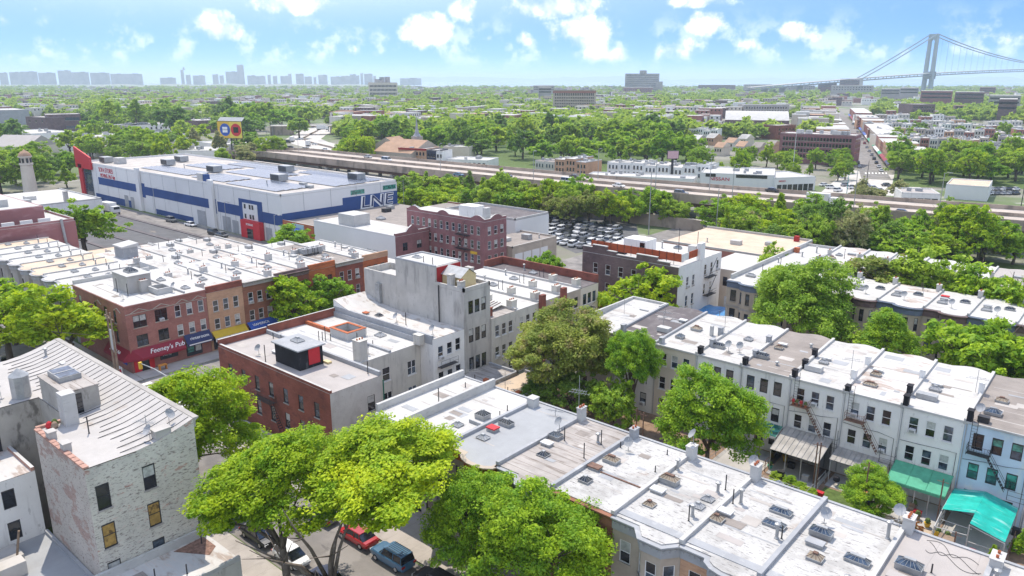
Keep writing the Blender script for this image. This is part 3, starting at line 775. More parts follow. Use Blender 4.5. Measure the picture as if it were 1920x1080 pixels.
roof_kit(row1[1], [('sky', -48.3, 51.6, Z, 1.5, 1.3, .55, 'dark'), ('sky', -49.0, 48.7, Z, 1.1, 1.0, .12, 'grey'), ('pipe', -47.6, 54.6, Z, .6), ('pipe', -47.4, 53.2, Z, .5), ('box', -47.9, 50.0, Z, 1.5, .12, .35, parapet_grey, 'roof_curb')])
roof_kit(row1[2], [('chim', -46.3, 57.2, Z, .95, 1.0, 1.15, parapet_white, 0), ('sky', -45.4, 51.9, Z, 1.7, 1.0, .4, 'dark'), ('sky', -45.2, 48.3, Z, 1.3, 1.0, .12, 'grey'), ('ant', -43.0, 56.8, Z, .9), ('ant', -40.9, 57.9, Z, 4.6)])
b = MB(); b.box(-46.1, -45.1, 49.75, 50.55, Z, Z + .3, metal_grey); b.box(-46.15, -45.05, 49.7, 50.6, Z + .3, Z + .42, red_paint); b.build('roof_hatch', row1[2], label='red painted roof hatch')
roof_kit(row1[3], [('chim', -40.4, 57.7, Z, .55, 1.0, 1.7, parapet_white, 3), ('sky', -40.0, 52.9, Z, 1.4, 1.1, .4, 'glass'), ('dish', -40.3, 53.9, Z + .3), ('hatch', -39.7, 51.2, Z, 1.1, .8, awn_white), ('sky', -38.7, 49.4, Z, 1.2, 1.0, .12, 'dark'),
     ('cap', -36.4, 54.8, Z, .8), ('pipe', -35.9, 54.6, Z, 1.5), ('pipe', -35.6, 51.4, Z, 1.5), ('pipe', -39.0, 53.0, Z, 1.4)])
roof_kit(row1[4], [('chim', -34.3, 57.8, Z, .6, .9, 1.2, parapet_grey, 2), ('dish', -33.3, 55.2, Z, .6), ('pipe', -34.2, 55.3, Z, .6), ('sky', -33.3, 52.4, Z, 1.7, 1.0, .35, 'tan'), ('hatch', -33.7, 50.4, Z, 1.2, .8, metal_rust), ('sky', -33.1, 48.1, Z, 1.2, 1.0, .2, 'dark'), ('pipe', -29.4, 53.4, Z, .6), ('pipe', -30.2, 56.9, Z, .5)])
b = MB(); b.box(-33.0, -28.8, 50.15, 50.28, Z, Z + .09, metal_rust); b.build('roof_seam', row1[4])
roof_kit(row1[5], [('chim', -28.2, 57.7, Z, .75, .95, 1.5, parapet_white, 0), ('dish', -28.1, 57.7, Z + 1.5, -.5), ('cap', -28.1, 55.0, Z, .9), ('sky', -27.5, 52.5, Z, 1.9, 1.0, .55, 'tan'), ('hatch', -27.5, 50.6, Z, 1.2, .8, awn_white),
     ('sky', -27.0, 48.4, Z, 1.1, .9, .1, 'tan'), ('sky', -23.8, 52.2, Z, 1.1, .9, .1, 'grey'), ('sky', -23.9, 50.7, Z, 1.1, .9, .1, 'grey'), ('pipe', -23.4, 54.6, Z, 1.4), ('cap', -23.7, 53.8, Z, .8), ('cap', -23.6, 49.2, Z, .9), ('pipe', -23.5, 48.4, Z, 1.4)])
roof_kit(row1[6], [('chim', -22.2, 57.8, Z, .7, 1.0, 1.75, parapet_white, 3), ('dish', -22.6, 58.2, Z + .6, .3), ('cap', -21.5, 53.4, Z, 1.2), ('pipe', -22.0, 53.0, Z, 1.3), ('sky', -18.5, 54.2, Z, 2.0, .9, .2, 'glass'), ('sky', -18.2, 52.1, Z, 2.0, .9, .2, 'glass'),
     ('hatch', -21.8, 51.2, Z, 1.2, .8, awn_white), ('sky', -21.9, 49.9, Z, 1.3, 1.0, .2, 'tan'), ('cap', -17.4, 50.6, Z, 1.1), ('pipe', -17.1, 50.8, Z, 1.1)])
roof_kit(row1[7], [('dish', -15.4, 54.9, Z, .9), ('sky', -15.0, 53.1, Z, 1.9, 1.0, .5, 'glass'), ('hatch', -14.9, 51.6, Z, 1.3, .8, parapet_grey), ('sky', -14.3, 49.9, Z, 1.3, 1.0, .2, 'tan'), ('sky', -11.9, 51.5, Z, 2.0, .9, .25, 'glass'), ('cap', -11.1, 56.0, Z, 1.3), ('cap', -11.5, 47.9, Z, .9)])
roof_kit(row1[8], [('chim', -10.2, 58.0, Z, .75, 1.05, 1.5, parapet_white, 3), ('sky', -8.9, 53.0, Z, 2.0, 1.2, .5, 'glass'), ('hatch', -9.2, 51.2, Z, 1.3, .9, roof_beige), ('pipe', -7.6, 53.6, Z, .7), ('dish', -11.0, 58.4, Z + .4, .2)])
roof_kit(row1[9], [('chim', -4.3, 57.2, Z, .8, 1.4, 1.1, parapet_white, 2), ('hatch', -3.0, 54.5, Z, 1.0, 1.2, concrete), ('cap', -4.0, 55.2, Z, .9), ('sky', 0.0, 51.0, Z, 1.4, 1.1, .3, 'glass')])
for k in range(3):   # loose cables on the beige roof
 b = MB(); pts = []
 for t in range(24):
  f = t / 23; pts.append((-8.8 + 3.6 * f + .25 * math.sin(6 * f + k), 57.6 - .5 * k - 1.1 * f + .5 * math.sin(9 * f + 2 * k), Z + .03))
 b.tube(pts, [.018] * 24, metal_dark, 4); b.build('cable', row1[8])

# ================================================================== WHITE ROW (its back faces the camera)
BACK = [  # x0, x1, wall, roof, frame, label
 (-58.9, -52.9, plaster_grey2, roof_clean, w_white, 'white-roofed end house of the back row with a grey stepped parapet'),
 (-52.9, -46.6, plaster_white, roof_dark, w_dark, 'back row house with dark charcoal roof'),
 (-46.6, -40.7, plaster_cream, roof_white2, w_white, 'cream back row house with white-trimmed windows'),
 (-40.7, -34.8, plaster_white, roof_white2, w_dark, 'white back row house with dark arched windows and two dishes'),
 (-34.8, -28.8, plaster_white, roof_brown, w_dark, 'white back row house under a grey-brown roof'),
 (-28.8, -22.8, plaster_white, roof_white2, w_white, 'white back row house with flower pots on its fire escape'),
 (-22.8, -16.9, plaster_white, roof_stain, w_white, 'white back row house with brown-stained roof and fire escape'),
 (-16.9, -11.0, plaster_white, roof_clean, w_white, 'white back row house with a two-tone green awning'),
 (-11.0, -5.0, plaster_blue, roof_brown, w_dark, 'pale blue back row house with iron fire escape and green windows'),
 (-5.0, 1.0, plaster_white, roof_brown, w_dark, 'brown-roofed back row house at the right edge')]
row2 = []
for i, (x0, x1, wall, roof, fr, lab) in enumerate(BACK):
 yr, yf = 82.7, 97.0
 a, c = x0 + .012, x1 - .012
 fl = [(x, y) for x, y in reversed(bay_front(a, c, yf, 'wave' if i > 0 else None, 1))]
 poly = [(a, yr), (c, yr)] + fl
 L = c - a
 rows = [(7.2, 1.75), (3.95, 1.75)] + ([(.9, 1.8)] if i not in (5, 6, 7) else [])
 ops = {0: grid(L, 3, .95, rows, .5)}
 if i == 5 or i == 6: ops[0].append((L / 2 + .3, 1.0, .15, 2.1))
 gm = [g_green, g_green, g_dark] if i == 8 else None
 th = building('row_house', lab, 'house', poly, 10, wall, roof, ops, group='row houses of the back row', frame=fr, panes=True, sill=plaster_white if fr is w_white else None, ac=.2, arch=(fr is w_dark),
     zf=lambda x, y: 9.85 + max(0, (y - 82.7)) * .052, gmix=gm)
 if i:   # sloping party wall
  b = MB(); zz = lambda y: 9.92 + (y - 82.7) * .052
  q = [(x0 - .15, yr - .05), (x0 + .15, yr - .05), (x0 + .15, yf + .1), (x0 - .15, yf + .1)]
  b.prism(q, 9.6, lambda x, y: zz(y) + .3, parapet_white if i not in (1, 2) else parapet_grey); b.build('party_wall', th)
 b = MB(); b.box(a + .1, c - .1, yr - .14, yr, 9.78, 9.99, parapet_white); b.build('gutter', th)
 b = MB(); b.bar((x0 + .2, yr - .1, 9.8), (x0 + .2, yr - .1, .2), .05, parapet_grey, 5); b.build('downpipe', th)
 if i == 0:
  b = MB()
  b.prism([(a, yr), (a + .3, yr), (a + .3, yf - .3), (c - .3, yf - .3), (c - .3, yf - 2), (c, yf - 2), (c, yf), (a, yf)], 9.9, 11.0, parapet_white); b.build('parapet', th)
 row2.append(th)
def zr(y): return 9.94 + (y - 82.7) * .052
def ck(x, y, h=1.1, m=None): return ('chim', x, y, zr(y), .5, .8, h, m or parapet_grey, 0)
for i, th in enumerate(row2):
 patches(th, BACK[i][0] + .2, BACK[i][1] - .2, 83, 96.5, lambda x, y: 9.92 + (y - 82.7) * .052, 8, i + 40)
roof_kit(row2[0], [('ant', -56, 90, zr(90), 2.4), ('box', -54.5, 93, zr(93), 1.4, .3, .1, parapet_grey)])
roof_kit(row2[1], [ck(-52.4, 84.2), ('ant', -50.2, 91.5, zr(91.5), 1.6, .2), ('ant', -49.0, 89.0, zr(89), 1.9, 1.2), ('box', -47.9, 87.3, zr(87.3), 1.7, 1.1, .6, parapet_white, 'roof_unit'), ('hatch', -47.6, 92, zr(92), 1.1, .8, awn_white)])
roof_kit(row2[2], [ck(-46.0, 83.4, .9), ('sky', -45.0, 86.4, zr(86.4), 1.2, 1.0, .3, 'glass'), ('sky', -44.6, 90.2, zr(90.2), 1.6, 1.1, .3, 'tan'), ('ant', -41.4, 92, zr(92), 3.2), ck(-41.2, 90.4, 1.2), ('box', -42.1, 89.6, zr(89.6), .35, .5, 1.3, parapet_white, 'chimney')])
roof_kit(row2[3], [ck(-40.4, 83.2, 1.0, black_paint), ('sky', -39.4, 86.3, zr(86.3), 1.7, .9, .4, 'dark'), ck(-40.3, 86.2), ('sky', -37.5, 90.8, zr(90.8), 1.2, 1.0, .15, 'grey'), ('dish', -36.6, 86.2, zr(86.2), .4), ('dish', -37.9, 85.8, zr(85.8), .2), ck(-35.0, 91.3)])
roof_kit(row2[4], [ck(-34.5, 83.2, 1.0, black_paint), ('sky', -33.7, 86.3, zr(86.3), 1.8, .9, .45, 'dark'), ck(-34.6, 86.3, .9), ('sky', -33.2, 90.2, zr(90.2), 1.2, .9, .2, 'tan'), ('hatch', -33.2, 91.4, zr(91.4), 1.1, .6, awn_white), ('cap', -31.4, 85.2, zr(85.2), .3), ('cap', -30.2, 93, zr(93), .3)])
roof_kit(row2[5], [ck(-28.5, 83.2, 1.0, black_paint), ck(-28.5, 86.3, 1.2, black_paint), ck(-28.8, 90.3, 1.1, black_paint), ('box', -27.4, 86.2, zr(86.2), 1.9, 1.0, .6, parapet_white, 'roof_unit'), ('sky', -27.2, 88.9, zr(88.9), 1.2, .9, .2, 'grey'), ('hatch', -27.3, 90.1, zr(90.1), 1.1, .6, awn_white), ('ant', -23.5, 87, zr(87), 3.2)])
roof_kit(row2[6], [ck(-22.5, 83.0, .7, black_paint), ck(-22.9, 86.2, 1.5, plaster_white), ck(-22.9, 91.2, 1.4, plaster_white), ('sky', -21.0, 85.8, zr(85.8), 1.7, .9, .15, 'tan'), ('sky', -21.3, 88.9, zr(88.9), 1.3, .9, .2, 'tan'), ('hatch', -21.4, 90.1, zr(90.1), 1.1, .6, awn_white)])
roof_kit(row2[7], [ck(-16.6, 83.0, 1.3, black_paint), ck(-17.0, 85.8, 1.3, black_paint), ck(-17.0, 91, 1.3, plaster_white), ('box', -15.3, 85.9, zr(85.9), 2.0, .9, .55, metal_grey, 'roof_unit'), ('sky', -15.1, 88.6, zr(88.6), 1.3, 1.0, .2, 'grey'), ('hatch', -15.2, 89.9, zr(89.9), 1.1, .6, awn_white), ('ant', -11.6, 90.5, zr(90.5), 2.6)])
roof_kit(row2[8], [ck(-10.7, 83.0, 1.4, black_paint), ck(-11.1, 90.6, 1.5, plaster_white), ('sky', -9.2, 86.0, zr(86), 1.8, 1.2, .3, 'glass'), ('sky', -9.0, 89.6, zr(89.6), 1.4, 1.0, .2, 'tan'), ('box', -9.6, 83.6, zr(83.6), 1.0, .7, .6, metal_dark, 'roof_unit'), ('dish', -10.1, 84.6, zr(84.6))])
roof_kit(row2[9], [ck(-4.7, 83.0, 1.4, black_paint), ('sky', -2, 88, zr(88), 1.4, 1.0, .2, 'glass')])
for x, i in ((-28.2, 5), (-22.2, 6), (-10.4, 8)):
 fire_escape(row2[i], x, 82.7, [6.95], 2.0, metal_rust if i != 8 else metal_dark)
 b = MB()
 for xx in (x + .05, x + .55):
  b.bar((xx, 82.5, 7.0), (xx, 82.5, 10.9), .025, metal_dark, 4)
 for k in range(11):
  b.bar((x + .05, 82.5, 7.2 + k * .32), (x + .55, 82.5, 7.2 + k * .32), .015, metal_dark, 4)
 b.build('roof_ladder', row2[i])
 b = MB()
 for zz in (3.2, 3.7, 4.2):
  b.bar((x + 4.0, 82.0, zz), (x + 5.5, 82.0, zz), .02, metal_dark, 4)
 for xx in (x + 4.0, x + 5.5):
  b.bar((xx, 82.0, 3.2), (xx, 82.0, 5.4), .025, metal_dark, 4); b.bar((xx, 82.0, 4.2), (xx, 82.7, 4.2), .02, metal_dark, 4)
 b.build('clothes_rail', row2[i])
b = MB(); b.box(-40.5, -39.5, 81.9, 82.65, 6.8, 6.85, metal_dark)
for xx in (-40.5, -39.5):
 b.bar((xx, 81.9, 6.8), (xx, 81.9, 7.7), .03, metal_dark, 4); b.bar((xx, 81.9, 7.7), (xx, 82.65, 7.7), .02, metal_dark, 4)
b.bar((-40.5, 81.9, 7.7), (-39.5, 81.9, 7.7), .02, metal_dark, 4); b.build('fire_escape_balcony', row2[3])
for k, x in enumerate((-28.0, -27.6, -27.1, -26.6)):
 b = MB(); b.lathe([(.12, 0), (.16, .25), (.14, .25)], clay, 8, (x, 82.2, 7.0)); b.lathe([(.05, .2), (.22, .4), (.16, .62), (.02, .7)], grass_m if k % 2 else red_paint, 7, (x, 82.2, 7.0)); b.build('flower_pot', row2[5])

# awnings and lean-to roofs at the back doors
def lean_to(th, x0, x1, y1, z1, y0, z0, mat, posts, nseg=8, ribs=metal_grey, fringe=None):
 b = MB(); b.face([(x0, y0, z0), (x1, y0, z0), (x1, y1, z1), (x0, y1, z1)], mat); b.face([(x0, y1, z1 - .05), (x1, y1, z1 - .05), (x1, y0, z0 - .05), (x0, y0, z0 - .05)], mat)
 b.face([(x0, y0, z0 - .05), (x1, y0, z0 - .05), (x1, y0, z0), (x0, y0, z0)], mat)
 b.build('awning_sheet', th)
 b = MB()
 for k in range(nseg + 1):
  x = x0 + (x1 - x0) * k / nseg
  b.bar((x, y0, z0 + .03), (x, y1, z1 + .03), .025, ribs, 4)
 b.build('awning_ribs', th)
 if fringe:
  b = MB(); b.box(x0, x1, y0 - .04, y0, z0 - .32, z0 - .05, fringe); b.build('valance', th)
 for k in range(posts):
  b = MB(); x = x0 + .1 + (x1 - x0 - .2) * k / max(1, posts - 1); b.bar((x, y0 + .1, .05), (x, y0 + .1, z0 - .06), .05, parapet_white, 6); b.build('post', th)
def aw(label, x, y): return thing('awning', label, 'awning', (x, y, 0), 'awnings at the back doors')
t = aw('short green glass awning beside the big yard tree', -31.5, 81.5); lean_to(t, -34.4, -29.0, 82.6, 3.7, 80.6, 3.1, g_green, 3, 5, awn_white, awn_white)
t = aw('tall grey panelled lean-to roof under the flower pot fire escape', -26, 80); lean_to(t, -28.7, -23.3, 82.6, 3.9, 78.2, 2.7, poly_m, 4, 9)
b = MB()
for x in (-28.7, -23.3):
 b.face([(x, 78.3, .1), (x, 82.6, .1), (x, 82.6, 3.8), (x, 78.3, 2.65)], g_dark)
b.build('side_screen', t)
t = aw('low dark corrugated lean-to roof above the parked grill', -19.8, 81); lean_to(t, -22.7, -17.2, 82.6, 3.3, 80.0, 2.75, poly_m, 3, 10)
t = aw('dark and light green cloth awning on white posts', -14, 81); lean_to(t, -16.7, -11.2, 82.6, 3.75, 79.6, 2.7, awn_green, 5, 3, awn_green, awn_green)
# turquoise tarpaulin canopy, pitched, on white posts
t = thing('tarpaulin_canopy', 'turquoise pitched tarpaulin canopy on white poles', 'canopy', (-8, 78, 0))
b = MB(); xs = [-10.9, -8.2, -5.3]; zs = [2.7, 3.35, 2.6]
for k in range(2):
 for q in range(10):
  y0, y1 = 74.6 + q * .76, 74.6 + (q + 1) * .76
  j = lambda s: .05 * math.sin(s * 2.3 + k)
  cut = 0 if k == 1 else 2.2
  if y0 < 74.6 + cut: continue
  b.face([(xs[k], y0, zs[k] + j(q)), (xs[k + 1], y0, zs[k + 1] + j(q)), (xs[k + 1], y1, zs[k + 1] + j(q + 1)), (xs[k], y1, zs[k] + j(q + 1))], tarp)
b.build('tarpaulin', t, smooth=False)
for x, y, h in ((-10.9, 76.9, 2.65), (-8.2, 74.6, 3.2), (-5.3, 74.6, 2.5), (-10.9, 82, 2.65), (-5.3, 82, 2.5), (-10.9, 74.2, 2.2)):
 b = MB(); b.bar((x, y, .05), (x, y, h), .06, parapet_white, 6); b.build('post', t)
for a, c in (((-10.9, 76.9, 2.6), (-10.9, 82, 2.6)), ((-8.2, 74.6, 3.2), (-5.3, 74.6, 2.5)), ((-10.9, 74.2, 2.1), (-8.2, 74.6, 2.1)), ((-10.9, 76.9, 1.6), (-8.2, 76.9, 1.6)), ((-8.2, 74.6, 1.5), (-5.3, 74.6, 1.5)), ((-10.9, 74.2, 2.1), (-10.9, 76.9, 2.5))):
 b = MB(); b.bar(a, c, .05, parapet_white, 5); b.build('rail', t)

for i in (3, 4, 5, 6, 7, 8):
 x0, x1 = BACK[i][0], BACK[i][1]; b = MB(); k = i % 3
 b.tube([(x0 + .3, 82.62, 6.3 - .2 * k), (x0 + 2.2, 82.64, 6.15), (x0 + 4.0, 82.64, 6.25), (x1 - .3, 82.62, 6.0 + .3 * k), (x1 - .3, 82.62, 2.0)], [.025] * 5, metal_dark, 4); b.build('wall_cable', row2[i])
rgj = random.Random(11); JK = [(clay, 'clay'), (awn_blue, 'blue'), (parapet_white, 'white'), (wood_m, 'wooden'), (metal_dark, 'black'), (yellow_paint, 'yellow'), (red_paint, 'red'), (awn_green, 'green')]
for k in range(22):
 x, y = rgj.uniform(-29, -5), rgj.uniform(75.5, 81.5); mt, cn = JK[k % 8]; h = rgj.uniform(.35, .8)
 t = thing('garden_tub' if k % 2 else 'storage_crate', '%s %s in the yard %s' % (cn, 'garden tub' if k % 2 else 'storage crate', 'near the vegetable beds' if x < -23 else 'by the lawn' if x < -17 else 'by the green awning' if x < -11 else 'under the turquoise canopy'), 'tub' if k % 2 else 'crate', (x, y, .05), 'yard clutter')
 b = MB(); b.lathe([(.2, .05), (.3, h), (.33, h), (.33, h + .05), (.26, h + .05)], mt, 9, (x, y, 0)) if k % 2 else b.box(x - .35, x + .35, y - .25, y + .25, .05, h, mt); b.build('tub_body' if k % 2 else 'crate_body', t)
 if k % 2 == 0:
  b = MB(); b.box(x - .38, x + .38, y - .28, y + .28, h + .002, h + .06, mt); b.build('crate_lid', t)
 else:
  b = MB(); b.lathe([(.05, h), (.3, h + .25), (.2, h + .5), (.03, h + .6)], grass_m, 7, (x, y, 0)); b.build('plant', t)
# yard fences, poles, sheds, garden plants
def fence(label, a, c, h, mat, board=False):
 a, c = Vector(a), Vector(c); L = (c - a).length; d = (c - a) / L
 t = thing('yard_fence', label, 'fence', (a.x, a.y, 0), 'fences between the back yards')
 n = max(2, round(L / 2.0))
 for k in range(n + 1):
  p = a + d * (L * k / n); b = MB(); b.bar((p.x, p.y, 0), (p.x, p.y, h), .045, mat, 5); b.build('fence_post', t)
 for z in (h * .25, h * .6, h * .96):
  b = MB(); b.bar((a.x, a.y, z), (c.x, c.y, z), .03, mat, 4); b.build('fence_rail', t)
 if board:
  nb = int(L / .22)
  for k in range(nb):
   p = a + d * (L * (k + .5) / nb); b = MB(); e = d * .09
   b.face([(p.x - e.x, p.y - e.y, .1), (p.x + e.x, p.y + e.y, .1), (p.x + e.x, p.y + e.y, h), (p.x - e.x, p.y - e.y, h)], mat); b.build('picket', t)
for k, x in enumerate((-40.7, -34.8, -28.8, -22.8, -16.9, -11.0, -5.0)):
 fence(['wire fence left of the big yard tree', 'grey yard fence under the big yard tree', 'iron fence left of the vegetable beds', 'iron fence between vegetable beds and lawn', 'wire fence between lawn and sandy yard', 'white pipe fence beside the turquoise canopy', 'grey fence right of the turquoise canopy'][k],
   (x, 60, 0), (x, 79.5, 0), 1.5, metal_grey if k % 2 else metal_rust)
fence('concrete-grey yard wall rail behind the front row', (-34, 69.6, 0), (-5, 69.6, 0), 1.3, metal_grey)
for k, (x, y, h) in enumerate(((-41.0, 69.5, 7.0), (-40.3, 69.8, 6.6), (-28.9, 74.0, 7.0), (-28.4, 74.3, 6.6), (-22.9, 76, 6.2), (-22.5, 75.8, 6.4), (-17.0, 73, 7.2), (-11.2, 77, 5.8), (-8.6, 70.2, 4.5))):
 t = thing('clothes_pole', ['rusty clothes pole left of the big yard tree', 'second rusty clothes pole left of the big yard tree', 'tall dark clothes pole at the vegetable beds', 'shorter dark clothes pole at the vegetable beds', 'iron clothes pole beside the grey lean-to', 'paired iron clothes pole beside the lawn', 'tall dark clothes pole in the sandy yard', 'thin clothes pole by the green awning', 'short pole in front of the turquoise canopy'][k], 'pole', (x, y, 0), 'clothes line poles in the yards')
 b = MB(); b.bar((x, y, 0), (x, y, h), .07, metal_rust, 6); b.build('pole_shaft', t)
 b = MB(); b.bar((x - .5, y, h - .3), (x + .5, y, h - .3), .03, metal_rust, 4); b.build('cross_arm', t)
for k, (x0, x1, y0, y1, h, mt, lab) in enumerate([(-26.8, -23.2, 67.2, 71.6, 2.0, poly_m, 'grey gabled garden shed behind the vegetable beds'), (-18.2, -15.6, 66.5, 71.0, 2.0, metal_grey, 'dark metal garden shed with white ridge'), (-15.4, -12.6, 66.5, 71.4, 2.0, poly_m, 'pale grey garden shed next to the dark shed')]):
 t = thing('garden_shed', lab, 'shed', ((x0 + x1) / 2, (y0 + y1) / 2, 0), 'garden sheds behind the front row')
 b = MB(); b.prism(rect(x0, x1, y0, y1), 0, h, mt); b.build('wall', t)
 xm = (x0 + x1) / 2; b = MB(); e = .18
 for xa, xb in ((x0 - e, xm), (x1 + e, xm)):
  b.face([(xa, y0 - e, h - .05), (xa, y1 + e, h - .05), (xb, y1 + e, h + .8), (xb, y0 - e, h + .8)], roof_grey if k != 1 else metal_grey)
 b.face([(x0, y0 - .01, h), (x1, y0 - .01, h), (xm, y0 - .01, h + .74)], mt); b.face([(x1, y1 + .01, h), (x0, y1 + .01, h), (xm, y1 + .01, h + .74)], mt)
 b.build('roof', t)
 b = MB(); b.box(xm - .12, xm + .12, y0 - e, y1 + e, h + .78, h + .84, parapet_white); b.build('ridge_cap', t)
b = MB()
t = thing('trellis', 'low white trellis frame over the vegetable beds', 'trellis', (-26.5, 73.5, 0))
for k in range(9):
 b = MB(); b.bar((-28.4 + k * .55, 71.9, .9), (-28.4 + k * .55, 75.0, .9), .025, parapet_white, 4); b.build('slat', t)
for k in range(4):
 b = MB(); b.bar((-28.4, 72.0 + k, .93), (-23.9, 72.0 + k, .93), .025, parapet_white, 4); b.build('slat', t)
for x in (-28.4, -23.9):
 for y in (71.9, 75.0):
  b = MB(); b.bar((x, y, 0), (x, y, .95), .035, parapet_white, 4); b.build('post', t)
t = thing('patio_table', 'light wooden patio table in front of the turquoise canopy', 'table', (-9.9, 75.4, 0))
b = MB(); b.box(-10.6, -9.2, 74.9, 75.9, .72, .78, wood_m); b.build('table_top', t)
for x in (-10.5, -9.3):
 for y in (75.0, 75.8):
  b = MB(); b.bar((x, y, .05), (x, y, .72), .04, wood_m, 4); b.build('leg', t)
for k, (x, y, mt, lab) in enumerate([(-10.9, 75.3, yellow_paint, 'yellow garden chair beside the wooden patio table'), (-7.6, 74.4, red_paint, 'red garden chair under the canopy edge'), (-14.0, 79.3, wood_m, 'brown chair under the green awning')]):
 t = thing('garden_chair', lab, 'chair', (x, y, 0))
 b = MB(); b.box(x - .25, x + .25, y - .25, y + .25, .42, .48, mt); b.build('seat', t)
 b = MB(); b.box(x - .25, x + .25, y + .2, y + .26, .48, .95, mt); b.build('backrest', t)
 for dx in (-.22, .22):
  for dy in (-.22, .22):
   b = MB(); b.bar((x + dx, y + dy, .05), (x + dx, y + dy, .42), .025, mt, 4); b.build('leg', t)
t = thing('grill', 'black kettle grill under the dark lean-to', 'grill', (-21.6, 79.6, 0))
b = MB(); b.lathe([(.1, .5), (.35, .7), (.38, .9), (.3, 1.12), (.05, 1.22)], black_paint, 10, (-21.6, 79.6, 0)); b.build('kettle', t)
for a in range(3):
 b = MB(); b.bar((-21.6 + .3 * math.cos(a * 2.1), 79.6 + .3 * math.sin(a * 2.1), .05), (-21.6 + .15 * math.cos(a * 2.1), 79.6 + .15 * math.sin(a * 2.1), .6), .02, metal_grey, 4); b.build('leg', t)
# ================================================================== CORNER BRICK BUILDING AND ITS NEIGHBOURS (east side of the avenue)
XA, XR = -91.5, -70.0
ops = {0: grid(24.5, 7, 1.0, [(5.2, 1.9), (1.9, 2.0)], 1.2), 1: [(1.0, 1.0, 2.0, 1.9), (5.2, 1.1, 5.0, 1.9), (5.2, 1.1, 1.9, 1.9)], 3: grid(7.2, 2, 1.0, [(5.2, 1.9)])}
bb = building('brick_corner_building', 'red brick corner building with grey roof and black rooftop shed', 'building', rect(XA, -67, 46.5, 53.7), 8.9, brick_red, roof_beige, ops, frame=w_dark, panes=True, sill=stone_grey,
    walls={1: peel_grey}, parapet={0: .35, 3: .9}, ac=.15)
fire_escape(bb, -82.5, 46.5, [4.6], 4.2, metal_dark)
roof_kit(bb, [('pipe', -81.5, 47.4, 8.98, 2.2), ('dish', -84.3, 48.2, 8.98, .5), ('pipe', -88.6, 53.0, 8.98, .8), ('pipe', -86.8, 53.1, 8.98, .9), ('hatch', -84.8, 52.2, 8.98, 1.5, 1.2, awn_white), ('hatch', -82.9, 50.2, 8.98, 1.6, 1.2, awn_white), ('pipe', -68.6, 53.2, 8.98, 1.6), ('box', -75.3, 52.2, 8.98, 1.1, .6, .25, cream_m)])
b = MB()
b.prism(rect(-80.6, -75.4, 48.3, 51.7), 8.98, 11.5, black_paint); b.build('rooftop_shed', bb)
b = MB(); b.box(-80.9, -75.1, 48.0, 52.0, 11.5, 11.66, parapet_grey); b.build('shed_roof', bb)
roof_kit(bb, [('sky', -78.4, 50.2, 11.66, 1.8, 1.3, .1, 'grey')])
b = MB(); b.box(-75.37, -75.30, 49.6, 51.2, 9.4, 11.4, red_paint); b.build('shed_door', bb)
b = MB(); b.box(-91.5, -67, 53.55, 53.9, 8.98, 9.5, parapet_grey); b.build('party_wall', bb)
ops = {1: [(1.3, 1.5, 5.3, 1.9), (1.3, 1.5, 1.3, 1.9), (4.6, 1.3, 5.1, 1.9), (4.6, 1.5, 1.6, 1.9), (8.9, 1.5, 4.7, 2.0), (8.9, 1.5, 1.0, 2.0)], 3: grid(11.5, 4, 1.0, [(5.2, 1.9)])}
bb2 = building('flat_building', 'grey-walled building with bright white roof and an open roof shaft', 'building', rect(XA, -72.5, 53.95, 65.2), 8.7, plaster_grey2, roof_clean, ops, panes=True, sill=plaster_white, walls={3: brick_red}, parapet={3: 1.25}, pmat=brick_red, ac=.25)
roof_kit(bb2, [('chim', -73.4, 55.9, 8.78, 1.5, 1.3, 3.2, plaster_grey2, 3), ('chim', -72.2, 64.8, 8.78, 1.3, 1.0, 1.6, plaster_grey2, 0), ('pipe', -78.0, 59.0, 8.78, 1.8), ('pipe', -83.8, 57.0, 8.78, 1.3), ('pipe', -83.4, 57.3, 8.78, 1.2), ('pipe', -83.0, 57.5, 8.78, 2.0), ('pipe', -82.4, 57.9, 8.78, 1.0), ('ant', -80.6, 62.6, 8.78, 2.4, .8), ('sky', -78.8, 63.6, 8.78, 1.6, 1.3, .1, 'grey'), ('sky', -84.3, 55.3, 8.78, 1.6, 1.3, .15, 'grey'), ('dish', -74.2, 57.8, 8.78, .2), ('pipe', -76.0, 57.6, 8.78, .8), ('pipe', -76.5, 60.4, 8.78, .7)])
b = MB()
b.prism(rect(-84.2, -80.3, 59.2, 59.5), 8.78, 9.9, parapet_white); b.prism(rect(-84.2, -80.3, 62.0, 62.3), 8.78, 9.9, parapet_white)
b.prism(rect(-84.2, -83.9, 59.5, 62.0), 8.78, 9.9, parapet_white); b.prism(rect(-80.6, -80.3, 59.5, 62.0), 8.78, 9.9, parapet_white); b.build('shaft_wall', bb2)
for rc in (rect(-84.3, -80.2, 59.1, 59.55), rect(-84.3, -80.2, 61.95, 62.4), rect(-84.3, -83.85, 59.55, 61.95), rect(-80.65, -80.2, 59.55, 61.95)):
 b = MB(); b.prism(rc, 9.905, 9.98, clay); b.build('coping', bb2)
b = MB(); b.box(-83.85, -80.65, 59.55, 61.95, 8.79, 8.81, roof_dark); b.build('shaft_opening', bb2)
b = MB(); b.prism(rect(-91.2, -84.3, 59.9, 60.3), 8.78, 9.25, clay); b.prism(rect(-80.2, -72.6, 59.9, 60.25), 8.78, 9.05, parapet_grey); b.build('roof_curb', bb2)
b = MB(); b.box(-91.5, -72.5, 64.95, 65.2, 8.78, 9.5, parapet_grey); b.build('party_wall', bb2)
patches(bb, -91, -67.5, 47, 53.3, lambda x, y: 8.97, 12, 71); patches(bb2, -90.5, -73, 54.3, 64.5, lambda x, y: 8.77, 12, 72)
